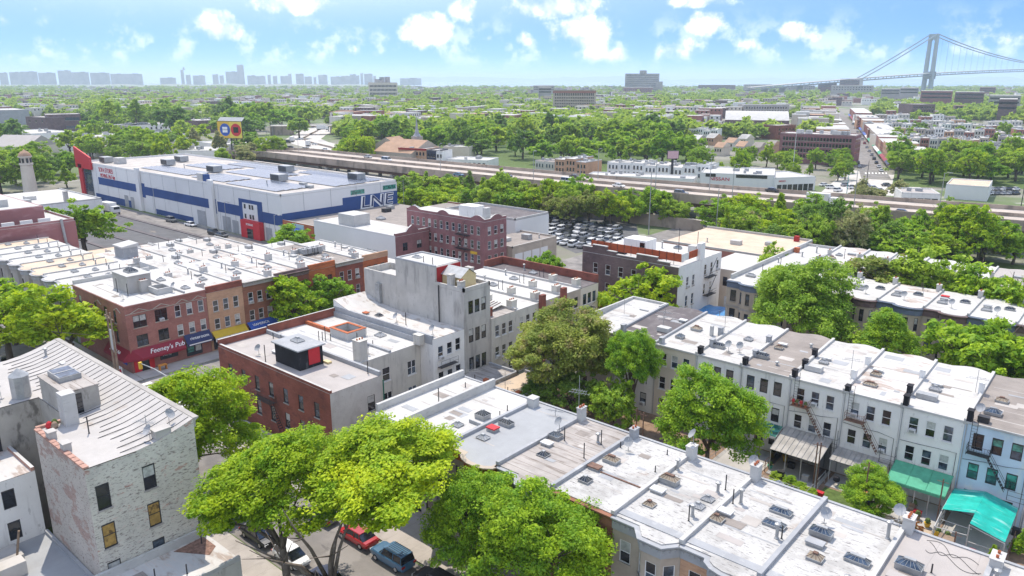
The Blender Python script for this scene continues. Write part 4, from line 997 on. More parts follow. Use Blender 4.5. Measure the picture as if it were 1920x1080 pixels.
# black gap and green downpipe between the brick corner building and the grey one
b = MB(); b.bar((-66.8, 54.0, .2), (-66.8, 54.0, 8.4), .09, plain('green_paint', (.02, .13, .09)), 6); b.build('downpipe', bb)
ops = {1: [(.9, 1.0, 6.6, 1.9), (2.6, 1.0, 6.9, 1.7), (4.2, 1.0, 7.0, 1.8), (.9, 1.0, 2.9, 1.9), (2.6, 1.0, 3.0, 1.7), (4.2, 1.0, 3.1, 1.8)]}
def scal(x, y): return 9.7 + max(0, (-84.5 - x) / 7) ** 1.6 * 1.5
wh = building('scallop_roof_house', 'white house with cracked white roof curving up to the avenue', 'house', [(-70, 65.25), (-70, 71.2), (-84.5, 71.2), (-87, 71.2), (-89, 71.2), (-91.5, 71.2), (-91.5, 65.25), (-89, 65.25), (-87, 65.25), (-84.5, 65.25)], 9.7, plaster_white, roof_scallop,
    {0: ops[1]}, panes=True, sill=plaster_white, ac=.2, zf=scal)
roof_kit(wh, [('pipe', -77.5, 67.2, 9.78, 1.8), ('dish', -71.2, 66.4, 9.9, .3), ('hatch', -85.6, 66.6, 9.8, .9, .7, clay), ('sky', -83.6, 67.4, 9.78, 1.2, 1.0, .1, 'dark'), ('dish', -79.3, 67.0, 9.78, .1)])
b = MB(); b.box(-91.4, -70.1, 65.2, 65.5, 9.0, 10.25, parapet_grey); b.build('party_wall', wh)
b = MB(); b.box(-69.95, -69.2, 66.0, 69.2, 5.6, 5.66, metal_dark)
for y in (66.0, 67.6, 69.2):
 b.bar((-69.2, y, 5.6), (-69.2, y, 6.6), .025, metal_dark, 4)
for zz in (6.1, 6.6):
 b.bar((-69.2, 66, zz), (-69.2, 69.2, zz), .02, metal_dark, 4)
b.build('fire_escape_balcony', wh)
# the tall grey house: front terrace, taller stair block, rear wing
r3 = [(11.6, 1.9), (7.4, 2.0), (3.2, 2.0)]
ops = {1: grid(5.3, 3, .95, r3, .7)}
tl = building('tall_grey_house', 'tall bare grey rendered house with red rooftop wall', 'house', rect(-75.6, XR, 71.25, 76.6), 14.9, plaster_grey, roof_beige, ops, frame=w_dark, panes=True, ac=.2, parapet={0: .55, 1: .55, 2: .55}, pmat=plaster_grey)
b = MB(); b.prism(rect(-84.0, -75.62, 71.25, 76.6), 0, 17.6, plaster_grey); b.build('stair_block', tl)
b = MB(); b.box(-75.6, -75.5, 71.6, 76.3, 15.0, 17.5, red_wall); b.build('red_wall', tl)
b = MB(); b.prism(rect(-83.7, -75.9, 71.55, 76.3), 17.6, 17.68, roof_clean_y); b.build('stair_block_roof', tl)
for rc in (rect(-84.0, -75.62, 71.25, 71.55), rect(-84.0, -75.62, 76.3, 76.6), rect(-84.0, -83.7, 71.55, 76.3)):
 b = MB(); b.prism(rc, 17.601, 17.85, parapet_grey); b.build('coping', tl)
b = MB(); b.prism(rect(XA, -84.02, 71.25, 76.6), 0, 14.0, plaster_grey, roof_clean); b.build('front_wing', tl)
for rc in (rect(XA, -84.02, 71.25, 71.5), rect(XA, -84.02, 76.35, 76.6), rect(XA, XA + .25, 71.5, 76.35)):
 b = MB(); b.prism(rc, 14.002, 15.0, plaster_grey); b.build('parapet', tl)
b = MB(); b.prism(rect(XA - .05, XA - .003, 71.4, 76.5), 3.5, 14.5, cream_m); b.build('front_panel', tl)
roof_kit(tl, [('sky', -81.8, 73.6, 17.68, 1.6, 1.0, .05, 'grey'), ('pipe', -79.0, 72.3, 17.68, .9), ('pipe', -77.0, 72.2, 17.68, 1.0), ('chim', -72.9, 71.75, 14.97, .8, .9, 2.4, plaster_grey, 0), ('chim', -71.0, 71.8, 14.97, .8, .9, 1.6, plaster_grey, 3), ('chim', -73.4, 76.0, 14.97, 1.2, .7, 2.6, plaster_grey, 0)])
b = MB(); x0, x1, y0, y1 = -75.4, -71.6, 72.5, 75.4
b.prism(rect(x0, x1, y0, y1), 14.97, 16.6, cream_m); b.build('roof_hut', tl)
b = MB(); ym = (y0 + y1) / 2
b.face([(x0 - .2, y0 - .25, 16.5), (x1 + .1, y0 - .25, 16.5), (x1 + .1, ym, 17.6), (x0 - .2, ym, 17.6)], metal_grey); b.face([(x1 + .1, y1 + .25, 16.5), (x0 - .2, y1 + .25, 16.5), (x0 - .2, ym, 17.6), (x1 + .1, ym, 17.6)], metal_grey)
b.face([(x1, y0, 16.6), (x1, y1, 16.6), (x1, ym, 17.5)], cream_m); b.build('hut_roof', tl)
b = MB(); b.box(-88.4, -87.4, 70.75, 71.25, 10.0, 13.2, metal_grey); b.build('wall_duct', tl)
b = MB(); b.bar((-74.8, 71.1, 9.8), (-74.8, 71.1, 15.2), .09, metal_dark, 6); b.build('downpipe', tl)
# plain houses along the avenue beyond it
HN = [(76.65, 82.1, roof_streak, plaster_grey2, 'grey house with ribbed roof cover right behind the tall grey house'), (82.1, 87.7, roof_clean_y, plaster_grey2, 'grey-walled white-roofed house with two big vents on the avenue'), (87.7, 93.1, roof_clean_y, stone_tan, 'tan white-roofed house beside the brick-red chimney breast'), (93.1, 98.5, roof_clean_y, stone_tan, 'tan house with second brick-red chimney breast'), (98.5, 103.6, roof_dark, plaster_cream, 'cream corner house with dark roof and high brick parapet')]
for i, (y0, y1, rf, wl, lab) in enumerate(HN):
 L = y1 - y0
 ops = {1: grid(L, 3, .95, [(6.9, 1.8), (3.6, 1.8), (.6, 1.8)], .5), 2: grid(21.7, 6, 1.0, [(6.6, 1.8), (3.4, 1.8)])}
 th = building('avenue_house', lab, 'house', rect(XA, -69.8, y0 + .012, y1 - .012), 9.85, wl, rf, ops, group='avenue houses beyond the tall grey house', frame=w_white if i < 2 else w_dark, panes=False, sill=plaster_white, ac=.2, walls={2: brick_brown, 3: brick_brown})
 b = MB(); b.box(XA, -69.8, y1 - .15, y1 + .13, 9.93, 10.25, parapet_white if i < 4 else brick_red); b.build('party_wall', th)
 if i in (2, 3):
  b = MB(); b.box(-69.75, -69.1, y0 - .3, y0 + .7, 0, 11.2, brick_red); b.build('chimney_breast', th)
 roof_kit(th, [('chim', -71.2, y0 + .6, 9.93, 1.1, 1.3, 1.5, plaster_grey2 if i else brick_red, 3), ('chim', -76.0, y0 + .5, 9.93, 1.1, 1.1, 1.4, plaster_grey2, 3 if i else 0), ('sky', -82, (y0 + y1) / 2, 9.93, 1.6, 1.2, .2, 'grey'), ('pipe', -79, y0 + 1.8, 9.93, 1.6), ('pipe', -80, y0 + 1.9, 9.93, 1.2), ('cap', -85, y1 - 1.4, 9.93, .9)])
 if i == 0:
  for k in range(12):
   b = MB(); b.bar((-79.5 + k * .62, y1 - 2.7, 10.35), (-79.5 + k * .62, y1 - .2, 10.7), .05, metal_rust, 4); b.build('canopy_rib', th)
  b = MB(); b.face([(-80, y1 - 2.8, 10.3), (-72, y1 - 2.8, 10.3), (-72, y1 - .1, 10.64), (-80, y1 - .1, 10.64)], parapet_white); b.build('roof_canopy', th)
 if i == 4:
  for rc in (rect(XA, -69.8, 103.3, 103.58), rect(XA, XA + .3, 98.6, 103.3)):
   b = MB(); b.prism(rc, 9.93, 11.3, brick_red); b.build('parapet', th)
  b = MB(); b.box(-69.7, -68.9, 98.9, 101.5, 6.2, 6.26, metal_dark); b.bar((-68.9, 98.9, 6.3), (-68.9, 101.5, 7.1), .03, metal_dark, 4); b.bar((-68.9, 101.5, 6.2), (-68.9, 103.2, 3.4), .05, metal_dark, 4); b.build('fire_escape_balcony', th)
# low garages and yard walls behind them
GR = [(-69.6, -64.2, 66.6, 76.0, 3.2, roof_streak, 'low garage roof patched grey and white behind the tall house'), (-64.1, -58.4, 66.6, 77.5, 3.0, roof_tan, 'low tan garage roof with debris beside the yard tree')]
for x0, x1, y0, y1, z, rf, lab in GR:
 th = building('garage', lab, 'garage', rect(x0, x1, y0, y1), z, concrete, rf, None, parapet={0: .35, 1: .35, 2: .35}, pmat=parapet_grey)
 roof_kit(th, [('box', x0 + 1.8, y0 + 2.4, z + .08, 1.4, .9, .3, wood_m, 'crate_pile'), ('box', x1 - 1.2, y0 + 4.0, z + .08, .6, .6, .5, clay, 'flue'), ('pipe', x1 - .8, y0 + 1.4, z + .08, 2.0), ('ant', x1 - .9, y0 + 1.0, z + .08, 4.2, .9)])
th = building('yard_extension', 'one-storey white roofed extension with brick coping beside the grey building', 'extension', rect(-66.4, -58.2, 54.6, 65.5), 3.1, plaster_grey2, roof_dark, None, parapet={0: .4, 1: .4}, pmat=brick_red)
roof_kit(th, [('box', -65.4, 60.6, 3.18, .9, 1.3, .9, black_paint, 'grill'), ('box', -66.0, 63.0, 3.18, .8, .8, .7, parapet_white, 'roof_unit')])

# ================================================================== SOUTH SIDE: flaking white tenement
def mans(x, y): return 13.6 + max(0, min(1, (y - 22.6) / 5)) ** 1.5 * 1.15
ten_poly = [(-70.8, 18.6), (-60.1, 18.6), (-60.1, 22.6), (-60.1, 24.4), (-60.1, 26.2), (-60.1, 27.6), (-91.8, 27.6), (-91.8, 8), (-78.3, 8), (-78.3, 21.4), (-70.8, 21.4)]
ops = {1: [(.55, 1.05, 9.7, 2.2)], 2: [(.25, 1.05, 9.9, 2.2)], 8: [(8.6, 1.15, 9.0, 2.3), (8.6, 1.15, 5.0, 2.3)]}
ops[1] += [(.55, 1.05, 6.2, 2.2, (w_dark, g_board, g_board)), (.55, 1.05, 3.0, 1.9)]; ops[2] += [(.25, 1.05, 6.4, 2.2, (w_dark, g_board, g_board)), (.25, 1.05, 3.2, 1.9)]
ten = building('tenement', 'flaking white painted brick tenement with seamed grey roof', 'building', ten_poly, 13.6, peel_court, roof_seamed, ops, frame=w_dark, panes=True, sill=stone_grey, walls={0: peel_brick, 1: peel_white, 2: peel_white, 3: peel_white, 4: peel_white}, zf=lambda x, y: 13.6, arch=True)
for o in list(ten.children):
 if o.name.startswith('roof'):
  bpy.data.objects.remove(o)
# roof: flat part and the ramp that rises to the street cornice
b = MB()
b.face([(-70.8, 18.6, 13.67), (-60.1, 18.6, 13.67), (-60.1, 22.6, 13.67), (-91.8, 22.6, 13.67), (-91.8, 8, 13.67), (-78.3, 8, 13.67), (-78.3, 21.4, 13.67), (-70.8, 21.4, 13.67)], roof_seamed)
ys = [22.6, 24.0, 25.2, 26.4, 27.6]
for k in range(4):
 b.face([(-91.8, ys[k], mans(0, ys[k]) + .07), (-60.1, ys[k], mans(0, ys[k]) + .07), (-60.1, ys[k + 1], mans(0, ys[k + 1]) + .07), (-91.8, ys[k + 1], mans(0, ys[k + 1]) + .07)][::1], roof_seamed)
b.build('roof', ten)
b = MB(); b.face([(-60.1, y, 13.6) for y in ys] + [(-60.1, y, mans(0, y) + .06) for y in reversed(ys)], peel_white); b.face([(-91.8, 27.6, 13.6), (-60.1, 27.6, 13.6), (-60.1, 27.6, mans(0, 27.6) + .06), (-91.8, 27.6, mans(0, 27.6) + .06)], stone_grey); b.build('gable_wall', ten)
for k in range(30):   # standing seams on the ramp
 x = -90.6 + k * 1.03; b = MB(); ln = [22.6, 24.0, 25.2, 26.4, 27.5]
 b.tube([(x + .35 * max(0, 22.9 - y) * 0 , y if j else 22.0 + .5 * math.sin(k * 1.7), (mans(0, y) if j else 13.6) + .085) for j, y in enumerate(ln)], [.035] * 5, metal_dark, 4); b.build('roof_seam', ten)
band(ten, 'cornice', [(-60.1, 27.6), (-91.8, 27.6)], 14.0, 14.86, .5, stone_grey)
roof_kit(ten, [('chim', -67.8, 18.95, 13.67, .8, .65, .8, concrete, 0), ('chim', -64.6, 18.95, 13.67, .85, .65, .8, concrete, 0), ('chim', -60.6, 25.0, 13.9, .9, 1.4, .9, concrete, 0), ('dish', -61.0, 24.2, 13.75, .3), ('dish', -61.6, 26.2, 14.3, 2.2), ('dish', -80.4, 18.9, 13.7, .2), ('ant', -62.4, 24.6, 13.7, 1.8, .4), ('pipe', -66.4, 21.4, 13.67, 1.6), ('cap', -88.6, 25.6, 14.0, .9), ('box', -84.6, 26.0, 14.0, 1.0, .8, .35, parapet_white, 'roof_curb')])
b = MB(); b.box(-70.5, -69.2, 20.6, 21.7, 13.67, 16.6, parapet_white); b.build('roof_cabinet', ten)
b = MB(); b.box(-77.6, -71.4, 21.5, 24.4, 13.67, 15.9, peel_court); b.build('bulkhead', ten)
b = MB(); b.box(-77.7, -71.3, 21.4, 24.5, 15.9, 16.02, roof_streak); b.build('bulkhead_roof', ten)
b = MB(); b.box(-77.0, -74.0, 22.1, 24.0, 16.02, 16.5, metal_grey); b.face([(-76.9, 22.2, 16.52), (-74.1, 22.2, 16.52), (-74.1, 23.9, 16.52), (-76.9, 23.9, 16.52)], g_blue)
b.box(-75.55, -75.45, 22.1, 24.0, 16.5, 16.56, parapet_white); b.build('skylight', ten)
b = MB(); b.box(-71.38, -71.34, 22.0, 22.9, 13.7, 15.6, g_dark); b.build('bulkhead_door', ten)
b = MB(); b.lathe([(.85, 0), (.85, 2.2), (.9, 2.2), (.05, 2.9)], metal_grey, 8, (-79.6, 20.4, 13.67)); b.build('roof_tank', ten)
b = MB()
for k in range(13):
 b = MB(); x = -70.6 + k * .82; b.box(x, x + .7, 18.5, 18.95, 13.67, 13.83, coping_pink); b.build('coping_tile', ten)
b = MB(); b.box(-70.9, -70.55, 18.7, 21.6, 13.67, 13.9, coping_pink); b.build('coping', ten)
for k, (x, y) in enumerate(((-70.2, 19.6), (-69.8, 19.9), (-70.4, 20.1))):
 b = MB(); b.lathe([(.25, 0), (.32, .2), (.2, .5), (.05, .62)], [red_paint, wood_m, grass_m][k], 7, (x, y, 13.67)); b.build('roof_clutter', ten)
ops = {1: [(1.2, 1.0, 6.6, 1.8), (4.1, 1.0, 6.6, 1.8), (7.4, 1.0, 6.6, 1.8), (10.1, 1.0, 6.6, 1.8), (1.2, 1.0, 3.5, 1.8), (4.1, 1.0, 3.5, 1.8), (7.4, 1.0, 3.5, 1.8), (10.1, 1.0, 3.5, 1.8)]}
th = building('white_rear_house', 'white rendered house with dark windows at the lower left edge', 'house', rect(-90, -72.1, 5.5, 18.4), 9.3, plaster_white, roof_stain, ops, frame=w_dark, panes=True, ac=.3, arch=True, parapet={2: .35}, pmat=coping_pink)
th = building('courtyard_extension', 'grey flat-roofed courtyard extension between the white house and tenement', 'extension', rect(-72.05, -60.7, 6, 18.55), 3.0, concrete, roof_grey, None, parapet={2: .3}, pmat=parapet_grey)
roof_kit(th, [('box', -70.2, 14.2, 3.08, 2.4, 3.0, .5, concrete, 'planter_curb')])
b = MB(); b.box(-68.0, -66.6, 11.5, 15.2, 3.08, 4.3, concrete_lt); b.build('chimney_stub', th)
b = MB(); b.bar((-69.4, 15.2, 3.1), (-68.8, 15.6, 6.0), .1, wood_m, 5); b.build('timber', th)
th = building('low_shop', 'one-storey flat building with leaf-littered white roof beside the tenement', 'building', rect(-60.0, -54.0, 8, 27.4), 3.6, plaster_grey2, roof_stain, None, parapet={0: .3, 1: .35, 3: .75}, pmat=parapet_white)
b = MB(); b.prism([(-59.4, 24.2), (-56.6, 26.0), (-57.4, 27.0), (-59.6, 27.0)], 3.68, 3.70, surf('leaf_litter', (.22, .13, .10), var=.4, vscale=3)); b.build('leaf_litter', th)
roof_kit(th, [('pipe', -58.7, 26.4, 3.68, 2.6), ('pipe', -57.0, 21.5, 3.68, .9), ('pipe', -55.6, 23.5, 3.68, .9), ('box', -57.4, 20.4, 3.68, 2.4, 1.6, .1, roof_brown, 'roof_patch')])

# ================================================================== WEST SIDE OF THE AVENUE
XF = -113.5
# pub: brick corner building
ops = {0: [(2.0, 1.1, 7.3, 2.0), (8.2, .9, 7.3, 2.0), (11.8, 1.2, 7.3, 2.0), (15.2, .9, 7.3, 2.0), (2.0, 1.1, 4.2, 1.9), (8.2, .9, 4.2, 1.9), (11.8, 1.2, 4.2, 1.9), (15.2, .9, 4.2, 1.9)],
  1: [(1.0, 2.0, 7.0, 1.9), (4.3, 1.9, 7.2, 1.9), (7.4, .95, 7.2, 1.9), (9.3, .95, 7.2, 1.9), (11.2, .95, 7.2, 1.9), (1.2, 1.7, 4.0, 1.8), (4.5, 1.6, 4.1, 1.8), (7.5, .95, 4.1, 1.8), (9.4, .95, 4.1, 1.8), (11.3, .95, 4.1, 1.8)]}
pub = building('pub_building', 'red brick corner pub with crimson awning', 'pub', rect(-133, XF, 43.9, 56.6), 10.6, brick_pink, roof_clean_y, ops, frame=w_dark, panes=True, sill=stone_tan, ac=.2)
for o in list(pub.children):
 if o.name.startswith('window') and abs((o.location + pub.location).x - XF) < .05 and (o.location + pub.location).y > 51:
  o.data = window_mesh(.95, 1.9 if (o.location + pub.location).z > 6 else 1.8, w_white, None, None, True, stone_tan, False)
b = MB(); b.box(XF - 19.5, XF + .12, 43.78, 43.9, 10.35, 10.62, brick_pink); b.box(XF, XF + .12, 43.9, 56.6, 10.35, 10.62, brick_pink); b.build('cornice', pub)
for y0, w in ((44.6, 2.6), (48.0, 2.6), (51.6, 2.0), (54.2, 2.0)):   # stepped stone pediments
 b = MB(); n = 6
 b.tube([(XF + .05, y0 + w * t / n, 9.35 + .55 * (1 - abs(2 * t / n - 1))) for t in range(n + 1)], [.07] * (n + 1), stone_tan, 4); b.build('pediment', pub)
for x0, w in ((-124.3, 2.4), (-117.4, 2.4)):
 b = MB(); b.tube([(x0 + w * t / 6, 43.85, 9.35 + .55 * (1 - abs(2 * t / 6 - 1))) for t in range(7)], [.07] * 7, stone_tan, 4); b.build('pediment', pub)
b = MB(); b.tube([(XF + .04, 43.9, 9.3), (XF + .04, 56.6, 9.3)], [.06, .06], stone_tan, 4); b.build('string_course', pub)
b = MB()   # crimson awning wraps the corner
zt, zb = 3.7, 2.35
b.face([(XF + 1.0, 45.2, zb), (XF + 1.0, 52.0, zb), (XF, 52.0, zt), (XF, 44.2, zt)], awn_red); b.face([(-121, 42.9, zb), (XF - .3, 42.9, zb), (XF, 43.9, zt), (-121, 43.9, zt)], awn_red)
b.face([(XF - .3, 42.9, zb), (XF + 1.0, 45.2, zb), (XF, 44.2, zt), (XF, 43.9, zt)], awn_red); b.face([(XF + 1.0, 52.0, zb), (XF, 52.0, zb), (XF, 52.0, zt)], awn_red)
for p, q in (((XF + 1.0, 45.2), (XF + 1.0, 52.0)), ((-121, 42.9), (XF - .3, 42.9)), ((XF - .3, 42.9), (XF + 1.0, 45.2))):
 b.face([(*p, zb - .35), (*q, zb - .35), (*q, zb), (*p, zb)], awn_red)
b.build('awning', pub)
tl_ = math.degrees(math.atan2(1.35, 1.0))
sign(pub, "Feeney's Pub", 1.05, letter_white, (XF + .62, 49.2, 3.0), math.pi / 2, .35, tilt=tl_)
sign(pub, "Feeney's Pub", .7, letter_white, (-117.6, 43.32, 3.0), 0, .35, tilt=tl_)
b = MB(); b.prism(rect(XF + .003, XF + .2, 44.2, 47.2), .15, 2.3, red_paint); b.build('door_surround', pub)
b = MB(); b.box(XF + .2, XF + .23, 45.2, 46.4, .15, 2.2, g_dark); b.build('door', pub)
b = MB(); b.box(XF + .003, XF + .06, 48.2, 51.0, 1.0, 2.2, g_dark); b.build('shop_window', pub)
sign(pub, 'Feeney', .5, letter_white, (XF + .09, 49.3, 1.7), math.pi / 2, .3)
b = MB(); b.box(-116.6, -115.2, 43.82, 43.897, 1.0, 2.2, awn_blue); b.build('shop_window', pub)
# navy print shop awning on the right half of the ground floor
b = MB(); b.face([(XF + 1.1, 52.2, 2.7), (XF + 1.1, 56.5, 2.7), (XF, 56.5, 4.0), (XF, 52.2, 4.0)], awn_navy); b.face([(XF + 1.1, 52.2, 2.3), (XF + 1.1, 56.5, 2.3), (XF + 1.1, 56.5, 2.7), (XF + 1.1, 52.2, 2.7)], awn_navy); b.build('shop_awning', pub)
sign(pub, 'rinteroom', .75, letter_white, (XF + .62, 54.5, 3.35), math.pi / 2, 0, tilt=50)
b = MB(); b.box(XF + 1.105, XF + 1.115, 52.5, 56.2, 2.42, 2.6, letter_white); b.build('awning_print', pub)
b = MB(); b.box(XF + .003, XF + .07, 52.4, 55.0, .4, 2.6, g_dark); b.box(XF + .07, XF + .09, 52.6, 53.6, 1.0, 2.3, g_green); b.box(XF + .07, XF + .09, 53.9, 54.8, 1.0, 2.2, g_curtain); b.build('shop_window', pub)
roof_kit(pub, [('dish', -117.2, 45.4, 10.68, .4), ('chim', -119.4, 49.5, 10.68, 1.2, 1.2, 2.3, concrete, 3), ('pipe', -122.6, 46.8, 10.68, 2.2), ('pipe', -118.8, 46.8, 10.68, 2.0), ('dish', -115.6, 52.6, 10.9, .3), ('sky', -116.4, 54.8, 10.68, 1.6, 1.2, .15, 'grey'), ('sky', -124.4, 54.6, 10.68, 1.6, 1.2, .15, 'grey')])
b = MB(); b.prism(rect(-125.4, -119.8, 47.4, 51.0), 10.68, 13.4, concrete); b.build('bulkhead', pub)
b = MB(); b.box(-125.5, -119.7, 47.3, 51.1, 13.4, 13.5, parapet_white); b.build('bulkhead_roof', pub)
roof_kit(pub, [('sky', -122.6, 49.2, 13.5, 2.4, 1.8, .25, 'dark')])
b = MB()
for rc in (rect(-119.0, -115.8, 50.0, 50.25), rect(-119.0, -115.8, 52.2, 52.45), rect(-119.0, -118.75, 50.25, 52.2), rect(-116.05, -115.8, 50.25, 52.2)):
 b.prism(rc, 10.68, 11.6, parapet_white)
b.build('shaft_wall', pub)
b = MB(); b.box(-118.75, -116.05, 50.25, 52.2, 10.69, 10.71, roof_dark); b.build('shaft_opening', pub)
b = MB(); b.box(-133, -113.8, 53.2, 53.4, 10.68, 10.95, parapet_grey); b.build('roof_curb', pub)
b = MB(); b.box(-133, -132.7, 44, 56.5, 10.68, 11.3, parapet_white); b.build('parapet', pub)
AV = [(56.65, 63.0, brick_tan, brick_red, 'tan brick avenue house with red brick top and yellow awning', awn_yellow, 10.5, w_white), (63.0, 69.1, brick_brown, stone_grey, 'banded brown brick house with grey metal cornice on the avenue', awn_blue, 10.4, w_white), (69.1, 76.0, brick_red, brick_dark, 'red brick avenue house with dark cornice behind the street tree', awn_navy, 10.3, w_white),
  (76.0, 81.8, brick_orange, brick_orange, 'red house with bright orange parapet and iron balcony', awn_navy, 10.5, w_dark), (81.8, 88.2, brick_red, stone_grey, 'red brick house with grey cornice and white windows up the avenue', awn_blue, 10.3, w_white), (88.2, 94.4, brick_orange, brick_tan, 'orange brick house with pale tan parapet up the avenue', awn_navy, 10.2, w_dark)]
rfs = [roof_white2, roof_clean_y, roof_stain, roof_clean, roof_brown, roof_clean]
for i, (y0, y1, wl, top, lab, am, z, fr) in enumerate(AV):
 L = y1 - y0
 ops = {1: grid(L, 3, .95, [(6.6, 1.9), (3.6, 1.8)], .5)}
 th = building('avenue_house', lab, 'house', rect(-136, XF, y0 + .012, y1 - .012), z - .6, wl, rfs[i], ops, group='houses on the far side of the avenue', frame=fr, panes=False, sill=stone_tan, ac=.2)
 b = MB(); b.box(XF - .28, XF + .1, y0 + .02, y1 - .02, z - .52, z + .5 if top is not stone_grey else z, top); b.build('parapet', th)
 if top in (stone_grey, brick_dark):
  band(th, 'cornice', [(XF + .1, y0 + .05), (XF + .1, y1 - .05)], z - .7, z + .1, .45, top, dentil=.5)
 b = MB(); b.box(-136, XF - .3, y1 - .13, y1 + .13, z - .52, z - .3, parapet_white); b.build('party_wall', th)
 b = MB(); b.face([(XF + 1.2, y0 + .2, 2.5), (XF + 1.2, y1 - .2, 2.5), (XF, y1 - .2, 3.4), (XF, y0 + .2, 3.4)], am); b.face([(XF + 1.2, y0 + .2, 1.9), (XF + 1.2, y1 - .2, 1.9), (XF + 1.2, y1 - .2, 2.5), (XF + 1.2, y0 + .2, 2.5)], awn_white if i == 0 else am); b.build('shop_awning', th)
 b = MB(); b.box(XF + .003, XF + .06, y0 + .4, y1 - .4, .3, 2.4, g_dark); b.build('shop_window', th)
 if i == 0:
  sign(th, 'J2', .62, letter_navy, (XF + 1.23, 59.2, 2.2), math.pi / 2, .2); b = MB(); b.box(XF + 1.205, XF + 1.22, 60.2, 62.2, 2.1, 2.3, parapet_grey); b.build('awning_print', th)
 if i == 1:
  sign(th, 'VIAMERICA', .62, letter_white, (XF + .75, 65.4, 2.95), math.pi / 2, 0, tilt=50)
 zz = z - .52
 roof_kit(th, [('sky', -119.5, y0 + 2.2, zz, 1.7, 1.1, .2, 'grey'), ('sky', -122, y0 + 4.0, zz, 1.5, 1.1, .2, 'grey'), ('chim', -116.4, y0 + .5, zz, 1.2, 1.0, 1.3, parapet_white, 2), ('chim', -127, y0 + .4, zz, 1.2, 1.0, 1.3, parapet_white, 3), ('pipe', -124, y0 + 3, zz, 1.4), ('pipe', -130, y0 + 2, zz, 1.1), ('cap', -128, y0 + 4.4, zz, .9), ('hatch', -125.5, y0 + 4.9, zz, 1.3, .9, parapet_white)])
 patches(th, -135.5, XF - .5, y0 + .3, y1 - .3, lambda x, y: z - .53, 12, i + 60)
 if i == 3:
  b = MB(); b.box(XF + .1, XF + 1.0, y0 + 1.6, y0 + 5, 6.2, 6.26, metal_dark)
  for zq in (6.7, 7.2):
   b.bar((XF + 1, y0 + 1.6, zq), (XF + 1, y0 + 5, zq), .03, metal_dark, 4)
  b.bar((XF + .8, y0 + 5, 6.2), (XF + .8, y0 + 6.6, 3.6), .06, metal_dark, 4); b.build('fire_escape_balcony', th)
 if i == 4:
  for k in range(4):
   b = MB(); b.box(-126.4, -124.6, y0 + .8 + k * 1.15, y0 + 1.75 + k * 1.15, zz + .4, zz + 1.4, metal_grey)
   for xx in (-126.3, -124.8):
    b.box(xx, xx + .1, y0 + .9 + k * 1.15, y0 + 1.0 + k * 1.15, zz, zz + .4, metal_dark)
   b.lathe([(.36, 0), (.36, .03), (.1, .03)], metal_dark, 10, (-125.5, y0 + 1.27 + k * 1.15, zz + 1.41)); b.build('condenser_unit', th)
th = building('pharmacy', 'small dark shop with a white cross sign at the avenue corner', 'shop', rect(-130, XF, 94.5, 102.6), 6.2, brick_dark, roof_clean, {1: grid(8, 3, 1.4, [(.5, 2.0)])}, frame=w_dark)
b = MB(); b.prism(rect(XF - .25, XF + .15, 97.2, 100.4), 6.28, 8.1, brick_dark); b.build('sign_panel', th)
b = MB(); b.box(XF + .15, XF + .2, 98.6, 99.0, 6.7, 7.8, letter_white); b.box(XF + .2, XF + .24, 98.25, 99.35, 7.1, 7.45, letter_white); b.build('cross_sign', th)
patches(pub, -132, -114, 44.5, 56, lambda x, y: 10.67, 14, 73)
# rows behind: houses facing the first street with swelled fronts
for i in range(9):
 x1 = -133.1 - i * 6.0; x0 = x1 - 6.0
 fl = bay_front(x0 + .012, x1 - .012, 45.4, 'round')
 poly = fl + [(x1 - .012, 58.5), (x0 + .012, 58.5)]
 nf = len(fl) - 1
 th = building('row_house', ['white-roofed swell-front house next to the pub', 'swell-front house two doors from the pub', 'swell-front house three doors from the pub', 'swell-front house four doors from the pub', 'swell-front house five doors from the pub', 'swell-front house six doors from the pub', 'swell-front house seven doors from the pub', 'swell-front house eight doors from the pub', 'swell-front house ninth from the pub by the mauve brick wall'][i], 'house', poly, 8.9, stone_grey, [roof_clean, roof_white2, roof_clean, roof_tan, roof_tan][i % 5], {0: [(.6, 1.0, 5.4, 1.8)], 4: [(.02, .8, 5.4, 1.8)], 2: [(.02, .6, 5.4, 1.8)]}, group='swell-front houses behind the pub', frame=w_dark)
 band(th, 'cornice', fl, 8.0, 8.9, .4, parapet_grey)
 b = MB(); b.box(x0 - .13, x0 + .13, 45.4, 58.5, 8.98, 9.2, parapet_white); b.build('party_wall', th)
 roof_kit(th, [('sky', x0 + 2, 50, 8.98, 1.7, 1.1, .2, 'grey'), ('sky', x0 + 3.6, 53, 8.98, 1.5, 1.0, .2, 'grey'), ('cap', x0 + 4.6, 55, 8.98, .8), ('pipe', x0 + 1.0, 56, 8.98, 1.2)])
